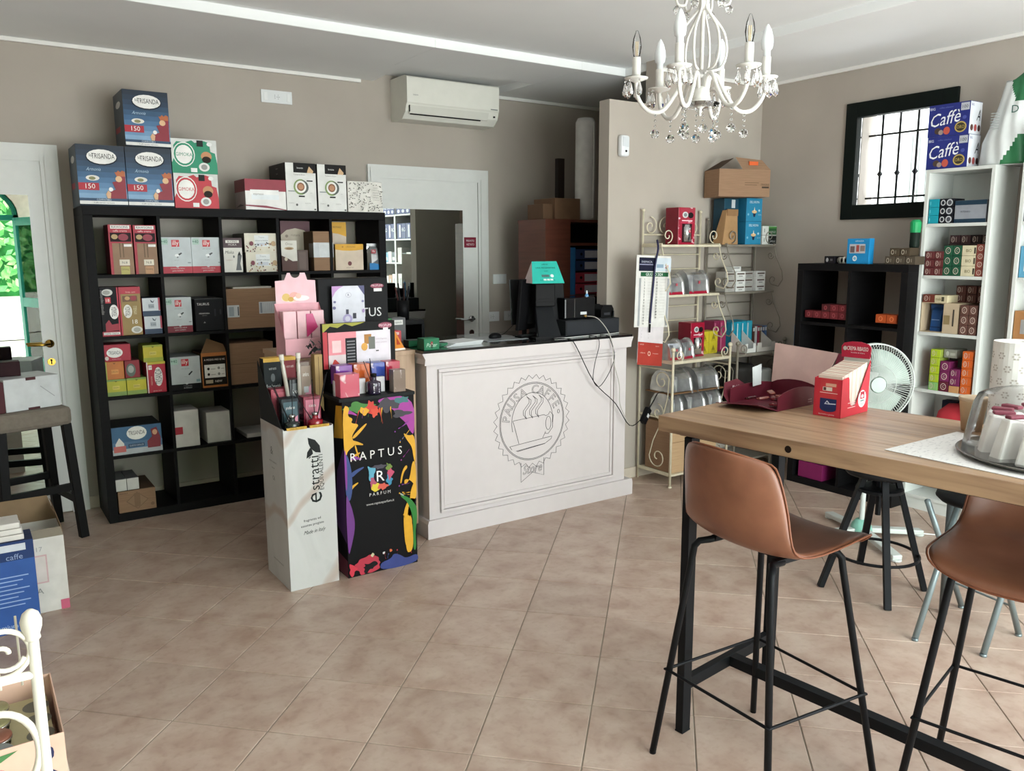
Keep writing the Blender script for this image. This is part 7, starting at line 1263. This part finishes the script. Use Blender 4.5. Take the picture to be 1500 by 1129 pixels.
# red dispenser
RD = M('c42f3e', .4, name='red_card'); rb = thing('tea_dispenser', 'red cardboard dispenser full of sachets with header card, on the table', 'dispenser', (2.205, 1.552, T0), math.radians(-83)); RWd, RDp, RHt = .090, .180, .145; RX = RDp
MB().box(0, RWd, 0, .002, 0, .120).build('front_panel', RD, rb)
sp_ = [(0, 0), (RDp, 0), (RDp, .165), (.115, .06), (.098, .034), (.080, .028), (.062, .036), (.052, .06), (.046, .118), (.040, .125), (0, .120)]
MB().prism([(a, b_) for a, b_ in sp_], 'x', RWd-.002, RWd).build('side_panel', RD, rb); MB().prism([(a, b_) for a, b_ in sp_], 'x', 0, .002).build('side_panel', RD, rb)
MB().box(.002, RWd-.002, RDp-.002, RDp, 0, .19).box(.002, RWd-.002, .002, RDp-.002, 0, .002).build('back_panel', M('d9d6d0', .5), rb)
hd = [(x+RWd/2, z) for x, z in [(-.047, .170), (.047, .170), (.049, .205), (.040, .216), (.015, .222), (-.015, .222), (-.040, .216), (-.049, .205)]]
MB().prism(hd, 'y', RDp-.012, RDp-.009).build('header_card', M('a8203a', .4), rb)
decals('header_lettering', [('t', 'CREMA RIBASSO', .56, .60, .26, 'ecdcdc', .74), ('t', 'bustine di tisana', .58, .34, .10, 'e0b9be', .5), ('e', .12, .58, .07, .14, 'b9a8a4')], .094, .05, (RWd/2-.047, RDp-.0125, .170), (1, 0, 0), (0, 0, 1), rb)
for k in range(18): MB().box(.006, RWd-.006, .012+.0088*k, .0195+.0088*k, .003, .128+.0018*k).build('sachet', M(['e3d0c2', 'd9bdb0', 'e6dccf'][k % 3], .5), rb)
o = decals('printed_front', [('r', .22, .30, .84, .98, 'c23a40'), ('r', .22, .62, .86, .635, 'e8c9c6'), ('r', .42, .80, .80, .88, 'd9a08c'), ('r', .32, .68, .66, .78, 'd9cfc4'), ('r', .34, .69, .44, .77, '5a3a34'), ('r', .24, .22, .84, .48, '1d2c5c'), ('e', .54, .22, .30, .09, '1d2c5c'), ('p', [(.40, .33), (.50, .43), (.60, .36), (.82, .37), (.82, .345), (.58, .33)], 'c9cfe0'), ('p', [(.45, .35), (.50, .40), (.56, .35)], '1d2c5c'), ('t', 'buonissima e genuina', .50, .06, .035, 'ecdcdc', .85)], RWd, .12, (0, -.0004, 0), (1, 0, 0), (0, 0, 1), rb, eps=.0002)
decals('printed_side', [('e', .76, .28, .145, .17, 'e9e4e2'), ('p', [(.69, .28), (.84, .28), (.84, .42), (.69, .42)], 'a8203a'), ('e', .765, .33, .05, .035, 'e9c9cc'), ('r', .70, .23, .83, .255, '5a8a80'), ('r', .70, .17, .83, .185, '9aa8a4'), ('r', .24, .16, .52, .172, 'ecc9c9'), ('r', .34, .205, .52, .22, 'ecc9c9'), ('r', .24, .25, .52, .262, 'ecc9c9')], RDp, .165, (RWd, 0, 0), (0, 1, 0), (0, 0, 1), rb, eps=.0002)
# mat, tray and dome, paper roll, cups
pm = thing('paper_mat', 'white patterned paper mat under the glass dome', 'mat', (1.96, 1.16, T0)); 
pmat = noise_mat('printed_paper_mat', ['b9b9ba', 'd9d8d6', 'dddcda'], 60, .7, (1, 2.2, 1), 2, pos=[.30, .42, .7]); o = MB().box(0, .36, -.80, 0, 0, .0015).build('mat_sheet', pmat, pm)
DX, DY, DRad = 2.205, .860, .215
cs = thing('serving_tray', 'round grey metal tray under the clear dome', 'tray', (DX, DY, T0+.0016)); MB().lathe([(.0001, 0), (DRad-.02, 0), (DRad, .010), (DRad+.003, .012), (DRad, .014), (DRad-.02, .005), (.0001, .004)], n=48).build('tray_dish', M('7c7a76', .25, .8), cs, smooth=True)
dm = thing('cake_dome', 'ribbed clear plastic dome covering the tray at the right edge', 'dome', (DX, DY, T0+.0135)); MB().lathe([(DRad-.012, 0), (DRad-.016, .03), (DRad-.030, .115), (DRad-.040, .140), (DRad-.065, .150), (.05, .160), (.03, .158), (.0001, .162)], n=64, flute=.008, nf=16).build('dome_shell', PLASTIC, dm, smooth=True)
random.seed(9)
for k in range(14):
    a = 2*PI*k/14; t = thing('wrapped_pastry', 'white paper-wrapped slice with dark pink top under the dome', 'pastry', (DX+.125*math.cos(a), DY+.125*math.sin(a), T0+.0062), a, 'wrapped slices under the dome')
    o = MB().add([(-.030, -.02, 0), (.045, -.02, 0), (.045, .02, 0), (-.030, .02, 0), (-.034, -.004, .095), (.025, -.010, .105), (.025, .022, .105), (-.034, .018, .095)], [(0, 1, 5, 4), (1, 2, 6, 5), (2, 3, 7, 6), (3, 0, 4, 7), (4, 5, 6, 7), (3, 2, 1, 0)]).build('paper_wrap', M('e6e5e1', .6), t, bevel=.006)
    MB().box(-.028, .02, -.006, .016, .103, .112).build('pink_filling', M('8c4656', .5), t, bevel=.003)
tr = thing('paper_towel_roll', 'large white paper towel roll printed with grey flowers', 'paper roll', (2.372, 1.035, T0))
pr_ = M('e4e3de', .8); MB().lathe([(.018, 0), (.066, 0), (.066, .268), (.018, .268), (.018, .0)], n=32).build('roll_body', pr_, tr, smooth=False)
b = MB(); random.seed(12)
for r_ in range(7):
    for k in range(11):
        a = 2*PI*(k+.5*(r_ % 2))/11; z = .022+.035*r_
        for q in range(6):
            aa = q*PI/3; da = .0075*math.cos(aa)/.0663; b.add([(.0664*math.cos(a+da-.04), .0664*math.sin(a+da-.04), z+.0075*math.sin(aa)-.0022), (.0664*math.cos(a+da+.04), .0664*math.sin(a+da+.04), z+.0075*math.sin(aa)-.0022), (.0664*math.cos(a+da+.04), .0664*math.sin(a+da+.04), z+.0075*math.sin(aa)+.0022), (.0664*math.cos(a+da-.04), .0664*math.sin(a+da-.04), z+.0075*math.sin(aa)+.0022)], [(0, 1, 2, 3)])
b.build('printed_flowers', M('b9b3aa', .8), tr)['kind'] = 'stuff'
cp = thing('paper_cups', 'stack of beige paper cups behind the clear dome', 'cups', (2.380, 1.150, T0)); MB().lathe([(.026, 0), (.036, .085), (.038, .088), (.034, .088), (.026, .004)], n=24).build('cup', M('c9ae8c', .7), cp, smooth=True); MB().lathe([(.0345, .082), (.039, .094), (.039, .098), (.034, .097)], n=24).build('cup', M('d4bfa2', .7), cp, smooth=True)
rn = thing('red_cloth', 'red cloth bundle on the fifth shelf of the narrow white bookcase', 'cloth', (4.925, 2.475, .4105)); MB().lathe([(.115, 0), (.118, .12), (.10, .21), (.05, .255), (.0001, .262)], n=18, flute=.06, nf=5).build('cloth_bundle', M('b5303a', .8), rn, smooth=True)

# ================================================================== LEFT EDGE
ul = thing('upholstered_stool', 'tall stool with taupe upholstered seat and black legs before the left door', 'stool', (.235, 5.16, 0), math.radians(14)); US = .19; ZU = .65
MB().box(-US, US, -US, US, ZU, .755).build('seat_cushion', noise_mat('taupe_fabric', ['6e665b', '7a7166'], 40, .9, bump=.3), ul, bevel=.025)
for sx in (-1, 1):
    for sy in (-1, 1): MB().bar((sx*(US-.03), sy*(US-.03), ZU+.01), (sx*(US-.0), sy*(US-.0), 0), .045, .045, up=(0, 1, 0)).build('leg', M('0b0a0a', .5, name='black_lacquered_wood'), ul, bevel=.003)
for sy, z in ((-1, .30), (1, .30)): MB().box(-US+.01, US-.01, sy*(US-.012)-.012, sy*(US-.012)+.012, z-.02, z+.02).build('stretcher', M('0b0a0a', .5, name='black_lacquered_wood'), ul)
for sx, z in ((-1, .22), (1, .22)): MB().box(sx*(US-.012)-.012, sx*(US-.012)+.012, -US+.01, US-.01, z-.02, z+.02).build('stretcher', M('0b0a0a', .5, name='black_lacquered_wood'), ul)
wb = thing('gift_carton', 'white carton with dark red end lying on the upholstered stool', 'carton', (.24, 5.14, .7555), math.radians(20)); 
MB().box(-.13, .15, -.11, .12, 0, .175).build('carton', [M('c9cccd', .5)], wb, bevel=.003); MB().box(-.31, -.1305, -.11, .12, 0, .165).build('dark_end', M('4a1a20', .5), wb, bevel=.003)
MB().box(-.02, .03, -.1115, -.11, .160, .176).box(-.02, .04, -.1115, -.11, 0, .012).build('tab_slot', M('4a2426', .6), wb); MB().add([(.05, -.1108, .12), (.12, -.1108, .055), (.122, -.1108, .058), (.052, -.1108, .123)], [(0, 1, 2, 3)]).build('crease_mark', M('9a9c9e', .6), wb)
carton('coffee_pack', 'black coffee pack with tan print standing on the white carton', 'pack', -.02, .115, 5.03, 5.10, .9325, 1.13, '1b1617', '120f10', '2a2626', F=[('t', 'ORO', .8, .85, .10, '8a8482', .3), ('r', .45, .55, .95, .57, 'a0744c'), ('t', '100', .75, .36, .13, '9a9290', .4), ('e', .8, .12, .12, .05, 'a0744c')], part='pack_body')
carton('coffee_pack', 'small maroon pack lying behind the black pack on the carton', 'pack', .12, .245, 5.12, 5.2, .9325, 1.01, '2a0f14', '1f0b0f', '33141a')
carton('coffee_pack', 'second black pack behind the first at the left edge', 'pack', -.09, .04, 5.11, 5.18, .9325, 1.17, '16181a', '101214', '202426')
wc_ = thing('open_carton', 'open white carton with pink corner and brown inside on the floor', 'carton', (.0, 4.02, 0)); CWd, CDd, CHh = .29, .28, .345; e = .004
b = MB(); b.box(0, CWd, 0, e, 0, CHh).box(0, CWd, CDd-e, CDd, 0, CHh).box(0, e, e, CDd-e, 0, CHh).box(CWd-e, CWd, e, CDd-e, 0, CHh).box(e, CWd-e, e, CDd-e, 0, e)
b.build('carton_walls', M('cfcbc4', .6), wc_)
MB().add([(0, 0, CHh), (CWd, 0, CHh), (CWd-.01, -.02, CHh+.045), (0, -.02, CHh+.045)], [(0, 1, 2, 3)]).build('front_flap', M('8f8676', .7), wc_).modifiers.new('t', 'SOLIDIFY').thickness = .003
MB().add([(0, CDd, CHh), (CWd, CDd, CHh), (CWd-.03, CDd+.03, CHh+.11), (.0, CDd+.03, CHh+.11)], [(0, 1, 2, 3)]).add([(CWd, 0, CHh), (CWd, CDd, CHh), (CWd-.02, CDd, CHh+.10), (CWd-.005, 0, CHh+.045)], [(0, 1, 2, 3)]).build('brown_flap', M('7a654c', .8), wc_).modifiers.new('t', 'SOLIDIFY').thickness = .003
decals('printed_front', [('r', .88, .0, 1, .13, 'c4607a'), ('r', .25, .40, .75, .78, 'c9a6a6'), ('r', .27, .42, .73, .76, 'cfc5bf'), ('t', 'A', .62, .30, .08, '8a8a88', .1), ('t', '17', .66, .86, .06, '9a9a98', .1)], CWd, CHh, (0, -.0005, 0), (1, 0, 0), (0, 0, 1), wc_)
carton('coffee_carton', 'glossy blue carton with pale print at the left edge of the floor', 'carton', -.20, .165, 3.86, 4.01, 0, .40, '2f5598', '27467e', '1a2a50', F=[('r', 0, .80, 1, 1, '1c3566'), ('r', .30, .90, .92, .975, 'c9ced6'), ('t', 'Gusto pieno', .45, .70, .05, 'a9bfe2', .7)]+[('r', .1, .62-.045*k, .92-.06*(k % 3), .632-.045*k, '8ea8d6') for k in range(8)]+[('t', 'caffe', .8, .84, .06, '8ea0c4', .2), ('t', 'premium 100', .7, .08, .05, 'a9bfe2', .4)])
for k in range(3):
    t = thing('paper_pack', 'white flat pack on the blue carton, %s of three' % ('lowest', 'middle', 'topmost')[k], 'pack', (.02, 3.93, .402+.026*k)); MB().box(-.16, .115-.006*k, -.06, .07, 0, .024).build('pack_body', M('d3d0ca', .6), t, bevel=.004); MB().box(-.155, .0, -.0605, -.06, .008, .016).build('grey_band', M('9a9894', .6), t)
# near rack cut by the lower left corner
nr = thing('display_rack', 'white chipped wrought iron rack at the bottom left corner, nearest the camera', 'rack', (.047, 1.44, 0)); NW = .42
MB().tube([(0, 0, 0), (0, 0, .99)], .0085, 14).build('post', CREAMB, nr, smooth=True); MB().lathe([(.008, 0), (.012, .004), (.011, .010), (.015, .022), (.016, .034), (.012, .046), (.005, .052), (.0001, .053)], (0, 0, .985), 16).build('finial', CREAMB, nr, smooth=True)
MB().tube([(-NW, 0, 0), (-NW, 0, .99)], .0085, 14).build('post', CREAMB, nr, smooth=True); MB().lathe([(.008, 0), (.015, .022), (.012, .046), (.0001, .053)], (-NW, 0, .985), 16).build('finial', CREAMB, nr, smooth=True)
MB().tube([(0, 0, .928), (-NW, 0, .928)], .007, 10).build('top_rail', CREAMB, nr, smooth=True)
for k in range(5):
    cx = -.044-.084*k; sg_ = 1 if k % 2 else -1
    MB().tube([(x, 0, z) for x, z in circ(cx, .972, .039, .039, 28)], .0045, 8, closed=True).tube([(x, 0, z) for x, z in spiral(cx+.002, .970, .030, .008, -PI*.1, -PI*1.9, 18)], .004, 8).build('ring_scroll', CREAMB, nr, smooth=True)
for k in range(6): MB().tube([(-.02-.03*k, .03, .90), (-.02-.03*k, .03, 1.02)], .0018, 6).build('back_wire', CREAMB, nr)
MB().tube([(x, 0, z) for x, z in circ(-.062, .80, .055, .075, 32)], .006, 8, closed=True).build('ring_scroll', CREAMB, nr, smooth=True)
MB().box(-NW, .045, .02, .46, .59, .60).build('shelf', CREAMB, nr); MB().tube([(0, .45, 0), (0, .45, .70)], .007, 10).build('post', CREAMB, nr); MB().tube([(-NW, .45, 0), (-NW, .45, .70)], .007, 10).build('post', CREAMB, nr); MB().tube([(0, 0, .595), (0, .45, .595)], .006, 8).build('side_rail', CREAMB, nr)
fb = thing('fruit_print_box', 'open peach box printed with berries, holding a tray of small jars', 'box', (.086, 1.615, .6005)); FW, FD, FH = .34, .26, .118
b = MB(); b.box(-FW, 0, 0, .002, 0, FH).box(-FW, 0, FD-.002, FD, 0, FH).box(-FW, -FW+.002, .002, FD-.002, 0, FH).box(-.002, 0, .002, FD-.002, 0, FH).box(-FW+.002, -.002, .002, FD-.002, 0, .002)
b.build('box_walls', M('d9b5a0', .5), fb)
BLU = '2a2f52'; FB = [blob(.90, .72, .045, .14, BLU, 12, .15), blob(.93, .28, .04, .14, BLU, 12, .15), blob(.66, .60, .05, .10, 'b8405a', 12, .2), blob(.60, .66, .04, .08, 'c65a6c', 12, .2), blob(.46, .62, .03, .08, 'cf7a80', 12, .2), ('p', [(.58, .78), (.66, .90), (.78, .92), (.70, .80)], '4a7a4a'), ('p', [(.62, .05), (.70, .22), (.80, .22), (.74, .08)], '3f7a3c'), blob(.97, .0, .06, .16, 'e0c05c', 12, .1), ('t', 'Delicate', .40, .18, .14, 'e9dccb', .5, .4)]
decals('printed_front', FB, FW, FH, (-FW, -.0005, 0), (1, 0, 0), (0, 0, 1), fb, eps=.0002)
MB().box(-FW+.01, -.012, .01, FD-.01, .075, .077).build('jar_tray', M('a9a07c', .6), fb)
for i in range(4):
    for j in range(4):
        x, y = -.034-.072*i, .035+.058*j
        if i == 0:
            o = MB().lathe([(.024, 0), (.0001, .0003)], (x, y, .0775), 18).build('tray_hole', M('6a685c', .7), fb); o.scale = (1, 1, 1); continue
        t = thing('jam_jar', 'small jar with metal lid in the peach box, row %d place %d' % (j+1, i), 'jar', (.086+x, 1.615+y, .6005+.0775), 0, 'small jars in the peach box'); t['label'] = 'small jar with metal lid standing in the peach berry box'
        MB().lathe([(.023, 0), (.024, .003), (.024, .016)], n=20).build('jar_glass', GLASS, t, smooth=True); MB().lathe([(.0235, .012), (.0265, .014), (.0265, .020), (.024, .0225), (.0001, .0228)], n=22).build('jar_lid', M(['8a8560', '8f9698', '8a5a48', '86825c'][(i+j) % 4], .3, .3), t, smooth=True); MB().lathe([(.0268, .013), (.0272, .015), (.0268, .017)], n=22).build('metal_rim', CHROME, t, smooth=True)
